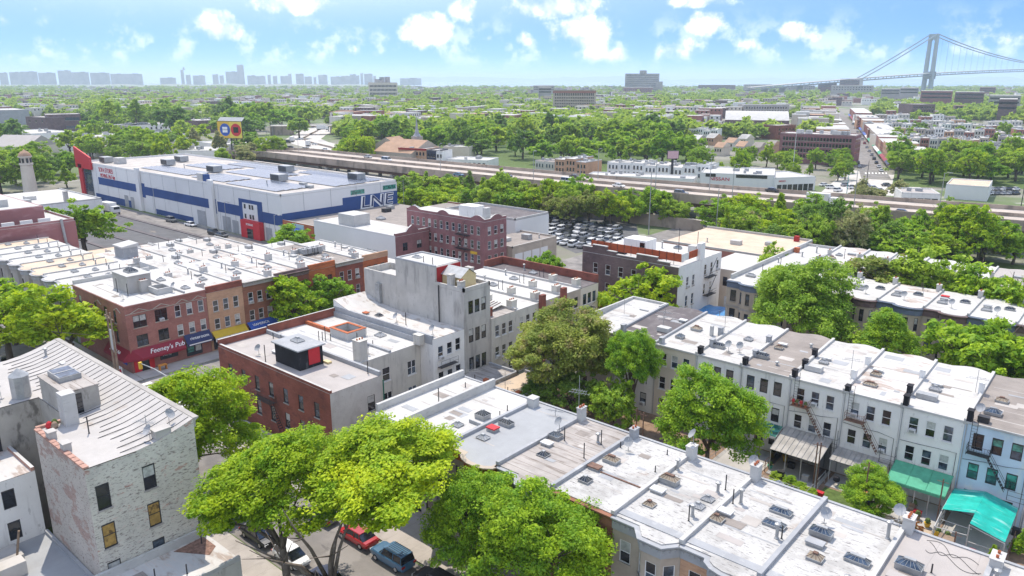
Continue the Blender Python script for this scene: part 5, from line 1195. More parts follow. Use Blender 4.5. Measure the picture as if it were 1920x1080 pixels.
# inner roofs between the avenue houses and the car park
INN = [(-150, -136.2, 62, 70, 8.6, roof_white2), (-150, -136.2, 70, 78, 8.4, roof_pale), (-150, -136.2, 78, 87, 8.0, roof_clean_y), (-166, -150.2, 60, 68.5, 8.0, roof_stain), (-166, -150.2, 68.5, 77, 7.8, roof_white2), (-166, -150.2, 77, 86.5, 7.6, roof_pale), (-182, -166.2, 68, 78, 5.0, roof_stain), (-182, -166.2, 78, 88, 5.0, roof_clean), (-152, -136.2, 87.2, 96, 7.0, roof_clean)]
for i, (x0, x1, y0, y1, z, rf) in enumerate(INN):
 th = building('rear_building', ['white flat roof right behind the tan brick house', 'white flat roof with paired vents behind the banded brown house', 'white flat roof behind the dark-cornice house', 'flat roof with a small roof shed next to the swell-front houses', 'white flat roof in the middle of the roof cluster', 'white flat roof bordering the car park', 'stained low roof at the car park edge', 'low white roof at the car park corner', 'white flat roof beside the leafy tree and white warehouse'][i], 'building', rect(x0, x1, y0, y1), z, plaster_white, rf, {0: grid(x1 - x0, 4, 1.0, [(4, 1.6)])}, group='white roofs behind the avenue houses', parapet={1: .3, 2: .3}, pmat=parapet_white)
 roof_kit(th, [('chim', x1 - .8, y0 + 2, z + .08, 1.1, 1.0, 1.3, parapet_white, 2), ('chim', x1 - .8, y0 + 4.5, z + .08, 1.1, 1.0, 1.3, parapet_white, 2), ('pipe', x0 + 4, y0 + 3, z + .08, 1.3), ('pipe', x0 + 6, y0 + 5, z + .08, 1.5), ('sky', x0 + 8, y0 + 4, z + .08, 1.8, 1.2, .25, 'grey'), ('box', x0 + 3, y0 + 6, z + .08, 1.6, 1.1, .6, metal_grey, 'roof_unit')])
 patches(th, x0 + .3, x1 - .3, y0 + .3, y1 - .3, lambda x, y: z + .07, 9, i + 80)
 if i == 3:
  b = MB(); b.prism(rect(x0 + 5, x0 + 9, y0 + 2, y0 + 5), z + .08, z + 2.2, parapet_grey); b.build('roof_shed', th)
  b = MB(); b.prism(rect(x0 + 4.8, x0 + 9.2, y0 + 1.8, y0 + 5.2), z + 2.21, lambda x, y: z + 2.3 + .12 * (y - y0), parapet_white); b.build('shed_roof', th)
# ================================================================== NORTH OF THE CROSS STREET
# dark brick building with the red roof deck
ops = {0: grid(20, 6, 1.05, [(8.6, 1.9), (5.2, 1.9), (1.8, 1.9)], 1.6, 2.0), 1: [(3.0, .9, 8.0, 2.0), (5.2, .9, 8.0, 2.0), (9.6, .9, 9.0, 2.0), (12, .9, 9.0, 2.0), (14.4, .9, 9.0, 2.0), (3.0, .9, 4.6, 2.0), (5.2, .9, 4.6, 2.0), (9.6, .9, 5.4, 2.0), (12, .9, 5.4, 2.0)]}
db = building('dark_brick_building', 'dark brick apartment house with red panelled roof deck', 'building', rect(-80, -60, 113.2, 129.5), 12.2, brick_dark, roof_clean, ops, frame=w_white, sill=stone_tan, walls={1: plaster_white}, ac=.15)
# stepped brick parapet, pieces at different heights
for x0, x1, h in ((-80, -77.8, 1.0), (-77.8, -74.6, 1.5), (-74.6, -72.6, .8), (-68.4, -64.2, 1.1), (-64.2, -61.8, .5), (-72.6, -68.4, .35)):
 b = MB(); b.box(x0, x1 - .01, 113.2, 113.55, 12.28, 12.28 + h, brick_dark); b.build('parapet', db)
 b = MB(); b.box(x0, x1 - .01, 113.1, 113.65, 12.28 + h, 12.4 + h, parapet_white); b.build('coping', db)
b = MB(); b.box(-80.05, -80.0, 113.3, 116.5, 0.2, 4.0, red_wall); b.box(-80.0, -69.0, 113.12, 113.197, .2, 3.4, red_wall); b.build('painted_base', db)
for k in range(13):
 x = -79 + k * 1.44; b = MB(); b.box(x, x + 1.32, 114.6, 114.68, 12.9, 14.3, wood_red); b.build('fence_panel', db)
 b = MB(); b.bar((x - .06, 114.64, 12.28), (x - .06, 114.64, 14.4), .05, metal_dark, 4); b.build('fence_post', db)
for k in range(6):
 y = 114.9 + k * 1.3; b = MB(); b.box(-60.5, -60.42, y, y + 1.2, 12.9, 14.2, wood_red if k > 1 else plaster_white); b.build('fence_panel', db)
b = MB(); b.prism(rect(-74.4, -69.6, 118.4, 122), 12.28, 14.7, plaster_white); b.build('stair_bulkhead', db)
b = MB(); b.box(-70.9, -69.9, 118.32, 118.39, 12.35, 14.3, g_dark); b.build('bulkhead_door', db)
b = MB(); b.box(-60.6, -59.9, 120.6, 122.4, 12.2, 15.2, plaster_white); b.build('chimney', db)
roof_kit(db, [('box', -66.5, 117.2, 12.28, 2.2, 1.2, .75, wood_m, 'deck_table'), ('box', -63.6, 117.6, 12.28, .8, .8, .8, awn_white, 'deck_chair'), ('box', -62.2, 117.6, 12.28, .8, .8, .8, awn_white, 'deck_chair'), ('box', -73.5, 116.2, 12.28, 2.0, 1.0, .7, metal_dark, 'deck_sofa'), ('pipe', -66, 124, 12.28, 4.5), ('pipe', -63, 125.5, 12.28, 4.0), ('box', -64, 126, 12.28, 1.6, 1.4, 1.2, parapet_white), ('sky', -67.5, 126.5, 12.28, 1.6, 1.2, .3, 'glass'), ('cap', -70, 125, 12.28, 1.1)])
for z in (5.2, 8.6):
 b = MB(); b.box(-59.95, -59.0, 122.8, 126.2, z, z + .06, metal_dark)
 for zz in (.5, 1.0):
  b.bar((-59, 122.8, z + zz), (-59, 126.2, z + zz), .03, metal_dark, 4)
 b.bar((-59.2, 123, z), (-59.2, 126, z + 3.3), .06, metal_dark, 4); b.build('fire_escape_balcony', db)
th = building('tan_warehouse', 'low tan-roofed warehouse behind the dark brick apartment house', 'warehouse', rect(-84, -58, 150, 172), 7.6, brick_pink, roof_tan, {1: grid(22, 4, 1.2, [(3.5, 1.8)])}, frame=w_dark, parapet={0: .4, 1: .5, 2: .5}, pmat=concrete)
roof_kit(th, [('box', -70, 158, 7.7, 2.2, 1.6, .9, parapet_white), ('box', -64, 162, 7.7, 1.6, 1.6, .7, metal_grey), ('cap', -76, 156, 7.7), ('box', -61, 170, 7.7, 1.0, 1.0, 1.2, red_wall)])
th = building('cream_rear_house', 'small cream house with white roof right of the dark brick building', 'house', rect(-66, -58.3, 134, 149), 7.8, plaster_cream, roof_clean, {1: grid(15, 4, .9, [(4.6, 1.9), (1.2, 1.9)]), 0: grid(7, 2, .9, [(4.6, 1.8)])}, frame=w_dark)
th = building('rear_terrace', 'white walled terrace with low roof in front of the cream house', 'extension', rect(-58.2, -53.8, 128, 140), 3.4, plaster_white, concrete_lt, None, parapet={0: .8, 1: .8}, pmat=plaster_white)
th = thing('pool_deck', 'raised brick terrace with a blue tarpaulin cover', 'terrace', (-58.5, 122.5, 0))
b = MB(); b.prism(rect(-60.0, -54.6, 118.8, 125.8), 0, 2.6, brick_red); b.build('brick_base', th)
b = MB()
for i in range(5):
 for j in range(4):
  zz = lambda a, c: 2.9 + .12 * math.sin(a * 1.9 + c * 2.3)
  x0, y0 = -60.1 + i * 1.12, 118.6 + j * 1.8
  b.face([(x0, y0, zz(i, j)), (x0 + 1.12, y0, zz(i + 1, j)), (x0 + 1.12, y0 + 1.8, zz(i + 1, j + 1)), (x0, y0 + 1.8, zz(i, j + 1))], plain('tarp_blue', (.06, .25, .55), .4))
b.build('tarpaulin', th)
for x in (-60, -54.6):
 b = MB(); b.bar((x, 118.8, 2.6), (x, 118.8, 4.4), .05, metal_grey, 5); b.build('post', th)

# brownstones across the cross street
BS = [(-54.2, -48.0, roof_clean, parapet_grey, 'first brownstone of the far row with rounded corner bay'), (-48.0, -42.0, roof_clean, brick_dark, 'second brownstone of the far row mostly behind the big tree'), (-42.0, -36.6, roof_clean, brick_dark, 'third brownstone of the far row hidden by the big tree'), (-36.6, -30.9, roof_clean, brick_dark, 'white-roofed brownstone with an antenna right of the big tree'), (-30.9, -24.3, roof_stain, parapet_grey, 'brownstone with blue-grey cornice and stained pink roof'),
  (-24.3, -18.4, roof_clean, brick_dark, 'brownstone with dark brown cornice above the conical tree'), (-18.4, -12.4, roof_clean, parapet_grey, 'brownstone just right of the dark-corniced one'), (-12.4, -6.4, roof_clean, brick_dark, 'brownstone behind the right-hand street trees'), (-6.4, -.4, roof_clean, parapet_grey, 'last brownstone at the right edge')]
for i, (x0, x1, rf, cm, lab) in enumerate(BS):
 yf, yr = (120.0, 157) if i == 0 else (123.6, 136.3)
 fl = bay_front(x0 + .012, x1 - .012, yf, 'round')
 poly = fl + [(x1 - .012, yr), (x0 + .012, yr)]
 ops = {0: [(.7, 1.05, 6.2, 2.0), (.7, 1.05, 2.6, 2.3)]}
 for e in (2, 4, 6):
  L = math.dist(fl[e], fl[e + 1]); ww = min(.85, L - .08); ops[e] = [(L / 2 - ww / 2, ww, 6.2, 2.0), (L / 2 - ww / 2, ww, 2.6, 2.1)]
 if i == 0: ops[len(fl) - 1 + 0] = ops.get(len(fl) - 1, [])
 nf = len(fl) - 1
 ops[nf + 1] = grid(x1 - x0, 3, .9, [(6.2, 1.7), (2.9, 1.7)])
 th = building('brownstone', lab, 'house', poly, 9.75, stone_tan, rf, ops, group='brownstones across the cross street', frame=w_dark, sill=stone_grey, ac=.12, walls={nf: plaster_cream, nf + 1: plaster_grey2})
 band(th, 'cornice', fl, 8.6, 9.74, .42, cm if cm is not parapet_grey else surf('cornice_slate', (.13, .16, .22)))
 band(th, 'string_course', fl, 5.1, 5.4, .12, stone_grey)
 b = MB(); b.box(x1 - .14, x1 + .14, yf, yr, 9.83, 10.12, parapet_white); b.build('party_wall', th)
 kit = [('sky', x0 + 1.6, yf + 4.4, 9.83, 1.6, 1.0, .2, 'grey'), ('hatch', x0 + 1.4, yf + 6.6, 9.83, 1.1, .8, parapet_grey), ('dish', x0 + 3.2, yf + 2.6, 9.83, .2), ('chim', x1 - .5, yr - .9, 9.83, .7, .9, 1.3, parapet_white, 2), ('sky', x0 + 4.2, yf + 7.0, 9.83, 1.6, .9, .25, 'dark')]
 if i == 5: kit += [('hatch', x0 + 1.2, yf + 8.2, 9.83, 1.2, .8, red_paint)]
 if i == 0:
  kit = [('sky', -52, 124.5, 9.83, 1.9, 1.0, .3, 'grey'), ('pipe', -50.6, 126, 9.83, 2.2), ('pipe', -49.4, 131, 9.83, 2.6), ('hatch', -49.8, 129, 9.83, 1.6, 1.0, red_paint), ('cap', -52.5, 138, 9.83), ('cap', -51, 146, 9.83), ('cap', -50, 151, 9.83, 1.2), ('chim', -53.2, 149, 9.83, .9, .9, 1.1, clay, 0)]
  b = MB(); b.box(-54.15, -53.85, 121, 157, 9.83, 10.6, parapet_white); b.build('parapet', th)
  b = MB(); b.prism([(-54.2, 156.7), (-48, 156.7), (-48, 157.02), (-54.2, 157.02)], 9.83, lambda x, y: 10.3 + .5 * math.sin((x + 54.2) / 6.2 * math.pi * 2) ** 2, parapet_white); b.build('rear_parapet', th)
 roof_kit(th, kit)
NR = [(-47.8, -42.2, roof_stain, plaster_cream), (-42.2, -37.2, roof_clean, plaster_white), (-37.2, -31.5, roof_clean, plaster_white), (-31.5, -26, roof_clean, plaster_white), (-26, -20.2, roof_clean, plaster_white), (-20.2, -14.6, roof_beige, plaster_grey2), (-14.6, -8.8, roof_clean, plaster_grey2), (-8.8, -3, roof_clean, plaster_white)]
for i, (x0, x1, rf, wl) in enumerate(NR):
 fl = list(reversed(bay_front(x0 + .012, x1 - .012, 158.6, 'wave', 1)))
 poly = [(x0 + .012, 144.2), (x1 - .012, 144.2)] + fl
 th = building('row_house', ['back house with stained roof and cream rear wall nearest the tan warehouse', 'white back house second from the tan warehouse', 'white back house third from the tan warehouse', 'white back house fourth from the tan warehouse by the olive tree', 'white back house hidden behind the olive tree', 'back house with plain beige roof at the far right', 'back house right of the plain beige roof', 'last back house at the right edge'][i], 'house', poly, 9.6, wl, rf, {0: grid(x1 - x0, 3, .9, [(6.6, 1.7), (3.4, 1.7)], .4)}, group='houses with their backs to the brownstones', frame=w_white, zf=lambda x, y: 9.4 + (y - 144.2) * .05)
 b = MB(); b.prism(rect(x0 - .15, x0 + .15, 144.2, 158.6), 9.3, lambda x, y: 9.8 + (y - 144.2) * .05, parapet_white); b.build('party_wall', th)
 roof_kit(th, [('chim', x0 + .4, 145.2, 9.5, .7, .9, 1.3, parapet_grey, 2), ('chim', x0 + .3, 151, 9.8, .6, .8, 1.2, parapet_white, 2), ('sky', x0 + 1.6, 148.5, 9.7, 1.6, 1.0, .2, 'tan'), ('sky', x0 + 2.0, 151.5, 9.85, 1.4, 1.0, .2, 'grey'), ('pipe', x0 + 3.6, 149.5, 9.75, 2.0), ('hatch', x0 + 3.8, 153.4, 9.9, 1.5, .9, parapet_grey)])

# ------------------------------------------------------------------ west of the avenue, beyond the cross street
ops = {0: grid(26, 12, .95, [(9.2, 1.9), (5.9, 1.9), (2.6, 1.9)], 1.0), 1: grid(7.4, 3, 1.1, [(9.2, 1.9), (5.9, 1.9), (2.6, 1.9)], .5)}
apt = building('apartment_house', 'mauve brick corner apartment house with gabled parapet', 'building', rect(-139.5, XF, 122.6, 130), 12.3, brick_purple, roof_clean, ops, frame=w_white, sill=stone_tan, ac=.08)
for a, c, ax in ((-139.5, XF, 0), (122.6, 130, 1)):
 b = MB(); n = 48 if ax == 0 else 16; pts = []
 for k in range(n + 1):
  f = k / n; s = a + (c - a) * f
  bump = max([0] + [.75 * max(0, 1 - ((s - g) / 1.9) ** 2) for g in ((-136.8, -126.8, -115.7) if ax == 0 else (126.6,))])
  pts.append((s, 12.38 + .55 + bump))
 for k in range(n):
  (s0, z0_), (s1, z1_) = pts[k], pts[k + 1]
  if ax == 0:
   b.face([(s0, 122.6, 12.38), (s1, 122.6, 12.38), (s1, 122.6, z1_), (s0, 122.6, z0_)], brick_purple); b.face([(s0, 122.6, z0_), (s1, 122.6, z1_), (s1, 122.95, z1_), (s0, 122.95, z0_)], parapet_white); b.face([(s1, 122.95, 12.38), (s0, 122.95, 12.38), (s0, 122.95, z0_), (s1, 122.95, z1_)], parapet_white)
  else:
   b.face([(XF, s0, 12.38), (XF, s1, 12.38), (XF, s1, z1_), (XF, s0, z0_)], brick_purple); b.face([(XF, s0, z0_), (XF, s1, z1_), (XF - .35, s1, z1_), (XF - .35, s0, z0_)], parapet_white); b.face([(XF - .35, s1, 12.38), (XF - .35, s0, 12.38), (XF - .35, s0, z0_), (XF - .35, s1, z1_)], parapet_white)
 b.build('gabled_parapet', apt)
b = MB(); b.prism(rect(-123.5, -118.6, 124.6, 128), 12.38, 15.0, plaster_white); b.build('stair_bulkhead', apt)
roof_kit(apt, [('box', -116.0, 126, 12.38, 1.0, 1.6, 2.6, parapet_white, 'chimney')])
for z in (5.4, 8.7):
 b = MB(); b.box(-122.4, -118, 121.6, 122.55, z, z + .07, metal_dark)
 for zz in (.5, 1.0):
  b.bar((-122.4, 121.6, z + zz), (-118, 121.6, z + zz), .04, metal_dark, 4)
 b.bar((-121.6, 121.9, z), (-119, 121.9, z + 3.3), .07, metal_dark, 4); b.bar((-121.6, 121.9, z - 3), (-119, 121.9, z), .07, metal_dark, 4); b.build('fire_escape_balcony', apt)
b = MB(); b.box(-118.0, -115.9, 122.5, 122.59, 4.6, 5.2, yellow_paint); b.build('yellow_sign', apt)
th = building('white_hall', 'long white-walled hall with a small brick gabled front', 'building', rect(-163, -131.5, 111.8, 122.4), 8.2, metal_white, roof_clean, {1: [(2.2, 1.5, 4.6, 1.9), (6.6, 1.5, 4.6, 1.9)]}, frame=w_dark, walls={1: brick_purple}, parapet={0: .25}, pmat=metal_white)
b = MB(); b.prism(rect(-155, -148.8, 113.6, 118.6), 8.28, 11.0, parapet_white); b.build('roof_plant_room', th)
b = MB(); pts = [(111.8, 9.0), (115.2, 9.0), (115.8, 9.7), (117.1, 10.4), (118.4, 9.7), (119.0, 9.0), (122.4, 9.0)]
b.face([(-131.48, 111.8, 8.28), (-131.48, 122.4, 8.28)] + [(-131.48, y, z) for y, z in reversed(pts)], brick_purple); b.face([(-131.9, 122.4, 8.28), (-131.9, 111.8, 8.28)] + [(-131.9, y, z) for y, z in pts], brick_purple)
for k in range(len(pts) - 1):
 (ya, za), (yb, zb_) = pts[k], pts[k + 1]; b.face([(-131.48, ya, za), (-131.48, yb, zb_), (-131.9, yb, zb_), (-131.9, ya, za)], parapet_white)
b.build('gabled_front', th)
sign(th, 'SK OK', 1.5, parapet_grey, (-140, 111.75, 3.6), 0, .2)
th = building('orange_store', 'orange brick store with blue awning beside the storage warehouse', 'store', rect(-177.2, -163.2, 111.8, 152), 6.4, brick_orange, roof_brown, None, parapet={0: .5, 1: .25}, pmat=brick_orange)
b = MB(); b.box(-172.6, -167.4, 111.6, 111.78, 3.0, 6.6, plain('sign_teal', (.35, .5, .55))); b.build('sign_board', th)
b = MB(); b.face([(-172.8, 109.9, 4.0), (-167.2, 109.9, 4.0), (-167.2, 111.6, 5.6), (-172.8, 111.6, 5.6)], awn_blue); b.face([(-172.8, 109.9, 3.3), (-167.2, 109.9, 3.3), (-167.2, 109.9, 4.0), (-172.8, 109.9, 4.0)], awn_blue); b.build('shop_awning', th)
b = MB(); b.box(-172.4, -167.6, 111.74, 111.79, .3, 3.0, g_dark); b.build('shop_window', th)
roof_kit(th, [('sky', -170, 118, 6.5, 2.4, 1.8, .3, 'grey'), ('sky', -171, 132, 6.5, 3, 2, .3, 'grey'), ('box', -168, 140, 6.5, 1.6, 2.4, 1.0, metal_dark), ('box', -171, 144, 6.5, 1.6, 2.0, .9, metal_grey), ('sky', -167, 150, 6.5, 3, 2.2, .3, 'grey')])
th = building('rear_warehouse', 'brown flat-roofed warehouse behind the mauve apartment house', 'warehouse', rect(-163, -139.8, 122.7, 160), 7.2, brick_dark, roof_brown, None, parapet={1: .4, 2: .4}, pmat=brick_red)
roof_kit(th, [('sky', -156, 128, 7.3, 2.6, 2.0, .4, 'grey'), ('sky', -150, 138, 7.3, 2.6, 2.0, .4, 'grey'), ('box', -146, 131, 7.3, 2, 1.4, .9, metal_grey)])
th = building('white_annex', 'white annex with dark flat roof right behind the mauve apartment house', 'building', rect(-150, -124.5, 146, 160), 8.2, metal_white, roof_dark, None, parapet={0: .5, 1: .5, 2: .5, 3: .5}, pmat=parapet_white)
th = building('garage_hall', 'one-storey beige garage hall with pale shutters on the avenue', 'garage', rect(-124, -112.2, 130.6, 147.5), 5.2, stone_tan, roof_brown, None, parapet={0: .4, 1: .4, 2: .4}, pmat=stone_tan)
for k in range(4):
 b = MB(); b.box(-112.197, -112.1, 131.4 + k * 3.2, 134.2 + k * 3.2, .2, 3.7, metal_white); b.build('shutter', th)
roof_kit(th, [('box', -116.5, 141, 5.3, 2.2, 1.6, 1.2, metal_grey), ('box', -119, 136, 5.3, 2.0, 2.0, .8, parapet_white), ('cap', -115, 144, 5.3)])

# ------------------------------------------------------------------ storage warehouse
SX0, SX1, SY0, SY1, SZ = -311.0, -177.6, 112.0, 152.5, 13.0
st = building('storage_warehouse', 'long white storage warehouse with blue bands and solar roof', 'warehouse', rect(SX0, SX1, SY0, SY1), SZ, metal_white, roof_pale, None, parapet={0: .6, 1: .6, 2: .6, 3: .6}, pmat=metal_white)
def panel(name, x0, x1, y0, y1, z0, z1, mat):
 b = MB(); b.box(x0, x1, y0, y1, z0, z1, mat); return b.build(name, st)
panel('blue_band', -296, -262, SY0 - .08, SY0 - .003, 6.2, 8.8, metal_blue); panel('blue_band', -262, -258.6, SY0 - .08, SY0 - .003, 4.8, 9.6, metal_blue); panel('blue_band', -258.6, -216, SY0 - .08, SY0 - .003, 5.8, 8.6, metal_blue)
panel('blue_band', -216, -212, SY0 - .08, SY0 - .003, 4.6, 9.0, metal_blue); panel('blue_band', -211.2, -199, SY0 - .08, SY0 - .003, 5.4, 8.4, metal_blue)
panel('blue_frame', -199, -187, SY0 - .12, SY0 - .003, 4.6, 10.6, metal_blue); panel('white_bay', -197, -189.4, SY0 - .2, SY0 - .12, 4.4, 9.6, metal_white); panel('blue_band', -187, SX1, SY0 - .08, SY0 - .003, 5.0, 8.0, metal_blue)
panel('blue_base', -300, -270, SY0 - .08, SY0 - .003, .1, 2.6, metal_blue); panel('blue_base', -252, -227, SY0 - .08, SY0 - .003, .1, 1.8, metal_blue)
for x in (-262, -213.5):
 panel('pilaster', x - 1.2, x + 1.2, SY0 - .9, SY0 - .085, .1, SZ + 1.6, metal_white)
for k, (xx, zz) in enumerate(((-196.2, 8.0), (-193.6, 8.0), (-192.2, 8.0), (-196.2, 5.2), (-193.6, 5.2), (-192.2, 5.2))):
 panel('window', xx, xx + .9, SY0 - .24, SY0 - .2, zz, zz + 1.3, g_dark)
for x0, w, h in ((-275.5, 3, 4.2), (-270.5, 2.4, 4), (-224, 5, 4.6), (-209, 4.4, 4.4), (-203.6, 3.2, 3.8), (-198.4, 2.4, 3.6), (-186, 3, 3.8), (-181.5, 2.6, 3.4)):
 panel('loading_door', x0, x0 + w, SY0 - .10, SY0 - .084, .1, h, parapet_grey)
panel('red_portal', -196.5, -186.8, SY0 - 1.6, SY0 - .21, .05, 5.0, red_paint); panel('portal_opening', -193.2, -190.2, SY0 - 1.64, SY0 - 1.605, .05, 2.8, g_dark)
sign(st, 'STORAGE', .8, letter_white, (-191.7, SY0 - 1.66, 4.0), 0)
b = MB(); b.prism([(-311.4, SY0 - .8), (-308.4, SY0 - .8), (-308.4, SY0 - .003), (-311.4, SY0 - .003)], .1, 12.6, red_paint); b.build('red_pylon', st)
b = MB(); b.face([(-313.5, SY0 - .8, 11.2), (-299.5, SY0 - .8, 11.2), (-299.5, SY0 - .8, 15.6), (-313.5, SY0 - .8, 19.0)], red_paint); b.face([(-299.5, SY0 - .2, 11.2), (-313.5, SY0 - .2, 11.2), (-313.5, SY0 - .2, 19.0), (-299.5, SY0 - .2, 15.6)], red_paint)
b.face([(-313.5, SY0 - .8, 19), (-299.5, SY0 - .8, 15.6), (-299.5, SY0 - .2, 15.6), (-313.5, SY0 - .2, 19)], red_paint); b.face([(-299.5, SY0 - .8, 11.2), (-299.5, SY0 - .2, 11.2), (-299.5, SY0 - .2, 15.6), (-299.5, SY0 - .8, 15.6)], red_paint); b.face([(-313.5, SY0 - .2, 11.2), (-313.5, SY0 - .8, 11.2), (-313.5, SY0 - .8, 19), (-313.5, SY0 - .2, 19)], red_paint); b.build('red_fin', st)
panel('glazed_corner', -308.3, -301.5, SY0 - .3, SY0 - .003, 1.0, 11.1, g_blue)
sign(st, 'SOFA STORES', 2.3, letter_red, (-288.5, SY0 - .06, 11.6), 0, sx=.85); sign(st, 'MOVING 24x7 day', 2.0, letter_red, (-287.5, SY0 - .06, 9.6), 0, sx=.78)
panel('blue_band', SX1 + .003, SX1 + .08, SY0, 132, 3.0, 8.4, metal_blue); panel('blue_band', SX1 + .003, SX1 + .08, 132, SY1, 5.8, 10.4, metal_blue)
sign(st, 'LNE', 4.8, letter_white, (SX1 + .14, 144.2, 8.1), math.pi / 2, .1, sx=1.45, fat=.24); sign(st, 'LNE', 4.8, letter_navy, (SX1 + .2, 144.4, 8.2), math.pi / 2, .1, sx=1.45, fat=-.03)
for y, z in ((137.5, 10.9), (149.5, 11.1)):
 panel('wall_tag', SX1 + .003, SX1 + .06, y - 2.5, y + 2.5, z, z + 1.3, g_green)
for k in range(15):
 x = -306 + k * 8.7; panel('wall_joint', x, x + .12, SY0 - .03, SY0 - .002, .1, SZ + .5, parapet_grey)
for k in range(5):
 panel('wall_joint', SX1 + .002, SX1 + .03, 119 + k * 9, 119.12 + k * 9, .1, SZ + .5, parapet_grey)
for k, (x0, x1, y0, y1) in enumerate([(-274, -240, 118, 126), (-236, -216, 117, 127), (-213, -186, 116, 128), (-270, -246, 132, 142), (-240, -214, 131, 143), (-210, -182, 133, 145), (-262, -226, 144, 150.5), (-220, -183, 146, 151)]):
 rows = 4; dy = (y1 - y0) / rows
 for r in range(rows):
  b = MB(); ya = y0 + r * dy; b.face([(x0, ya + .1, 13.25), (x1, ya + .1, 13.25), (x1, ya + dy - .12, 13.5), (x0, ya + dy - .12, 13.5)], solar); b.face([(x1, ya + .1, 13.2), (x0, ya + .1, 13.2), (x0, ya + dy - .12, 13.45), (x1, ya + dy - .12, 13.45)], metal_grey); b.build('solar_panel_row', st)
for x, y in ((-276, 129), (-243, 129), (-225, 145), (-206, 130), (-190, 147), (-284, 138), (-302, 118)):
 b = MB(); b.box(x - 2.4, x + 2.4, y - 1.6, y + 1.6, 13.3, 15.3, metal_grey)
 for q in range(8):
  b.box(x - 2.3 + q * .58, x - 2.0 + q * .58, y - 1.66, y - 1.6, 13.5, 15.1, metal_dark)
 b.build('air_handler', st)
roof_kit(st, [('box', -224, 114.6, 13.1, 3.4, 1.6, 2.4, parapet_white, 'roof_unit'), ('box', -221.5, 114.7, 13.1, 1.0, 1.7, 2.2, metal_blue, 'roof_unit'), ('cap', -200, 122, 13.1, 1.4), ('cap', -262, 128, 13.1, 1.4), ('box', -295, 120, 13.1, 4, 3, 2.2, parapet_white, 'roof_unit'), ('box', -186, 127, 13.1, 2.4, 1.4, .8, metal_grey), ('box', -192, 129, 13.1, 2.4, 1.4, .8, metal_grey)])
# car park and mauve brick hall
sheet('car_park', [(-330, 61), (-186, 61), (-186, 110), (-330, 110)], .008, asphalt_dk)
for k, y in enumerate((70, 78, 86, 94, 102)):
 b = MB(); b.prism(rect(-262, -190, y, y + 1.1), .012, .2, roof_dark); b.build('car_park_island', None, kind='structure')
mh = building('mauve_brick_hall', 'mauve brick hall with blank stained walls at the left edge', 'building', rect(-230, -188.5, 20, 65), 11.8, brick_mauve, roof_clean, None, parapet={0: .5, 1: .5, 2: .5}, pmat=brick_mauve)
b = MB(); b.prism(rect(-226, -192, 26, 60), 11.9, 15.4, brick_mauve); b.build('upper_storey', mh)
b = MB(); b.prism(rect(-225.5, -192.5, 26.5, 59.5), 15.4, 15.5, roof_clean); b.build('upper_roof', mh)
b = MB(); b.box(-191.98, -191.9, 47, 49, 12.1, 14.4, parapet_white); b.build('roof_door', mh)
b = MB(); b.tube([(-188.2, 62, 12.6), (-188.2, 62.3, 7), (-187.6, 64.2, 4.6)], [.3, .3, .3], parapet_grey, 6); b.build('downpipe', mh)
roof_kit(mh, [('box', -200, 52, 15.5, 7, 5, 1.6, parapet_white), ('box', -210, 44, 15.5, 4, 4, 1.2, metal_grey), ('box', -200, 38, 15.5, 3, 3, 1.0, parapet_white)])
for k in range(6):
 b = MB(); b.box(-190.6, -190.0, 40 + k * 3.6, 42.4 + k * 3.6, 11.9, 12.9, awn_white); b.build('roof_vent', mh)
th = building('tan_roof_store', 'flat store with tan roof at the foot of the mauve hall', 'store', rect(-187, -176, 40, 74), 4.6, plaster_cream, roof_tan, None, parapet={1: .3, 0: .3}, pmat=parapet_white)
th = building('flat_store', 'white flat-roofed store between mauve hall and storage warehouse', 'store', rect(-300, -264, 66, 100), 5.2, plaster_white, roof_clean, None, parapet={0: .4, 1: .4, 2: .4}, pmat=parapet_white)
roof_kit(th, [('box', -272, 80, 5.3, 3, 3, 1.2, metal_grey), ('box', -280, 84, 5.3, 3, 3, 1.2, parapet_white), ('box', -268, 74, 5.3, 1.5, 1.5, 3.2, concrete), ('box', -266, 90, 5.3, 1.2, 1.2, 3.4, concrete)])
mi = thing('minaret', 'round white tower with terracotta dome at the left edge', 'tower', (-321, 97, 0))
b = MB(); b.lathe([(2.5, 0), (2.0, 12.6), (2.3, 12.7), (2.3, 13.3), (1.75, 13.4), (1.75, 15.4), (2.3, 15.5), (2.3, 15.9)], plaster_cream, 16, (-321, 97, 0)); b.build('shaft', mi, smooth=False)
b = MB(); b.lathe([(2.2, 15.9), (1.9, 16.8), (1.2, 17.5), (.4, 17.9), (.1, 18.4)], terracotta, 16, (-321, 97, 0)); b.build('dome', mi, smooth=True)
for k in range(8):
 a = k * math.pi / 4; x, y = -321 + 1.75 * math.cos(a), 97 + 1.75 * math.sin(a); b = MB()
 b.bar((x, y, 13.6), (x, y, 15.1), .42, g_dark, 6); b.build('window', mi)

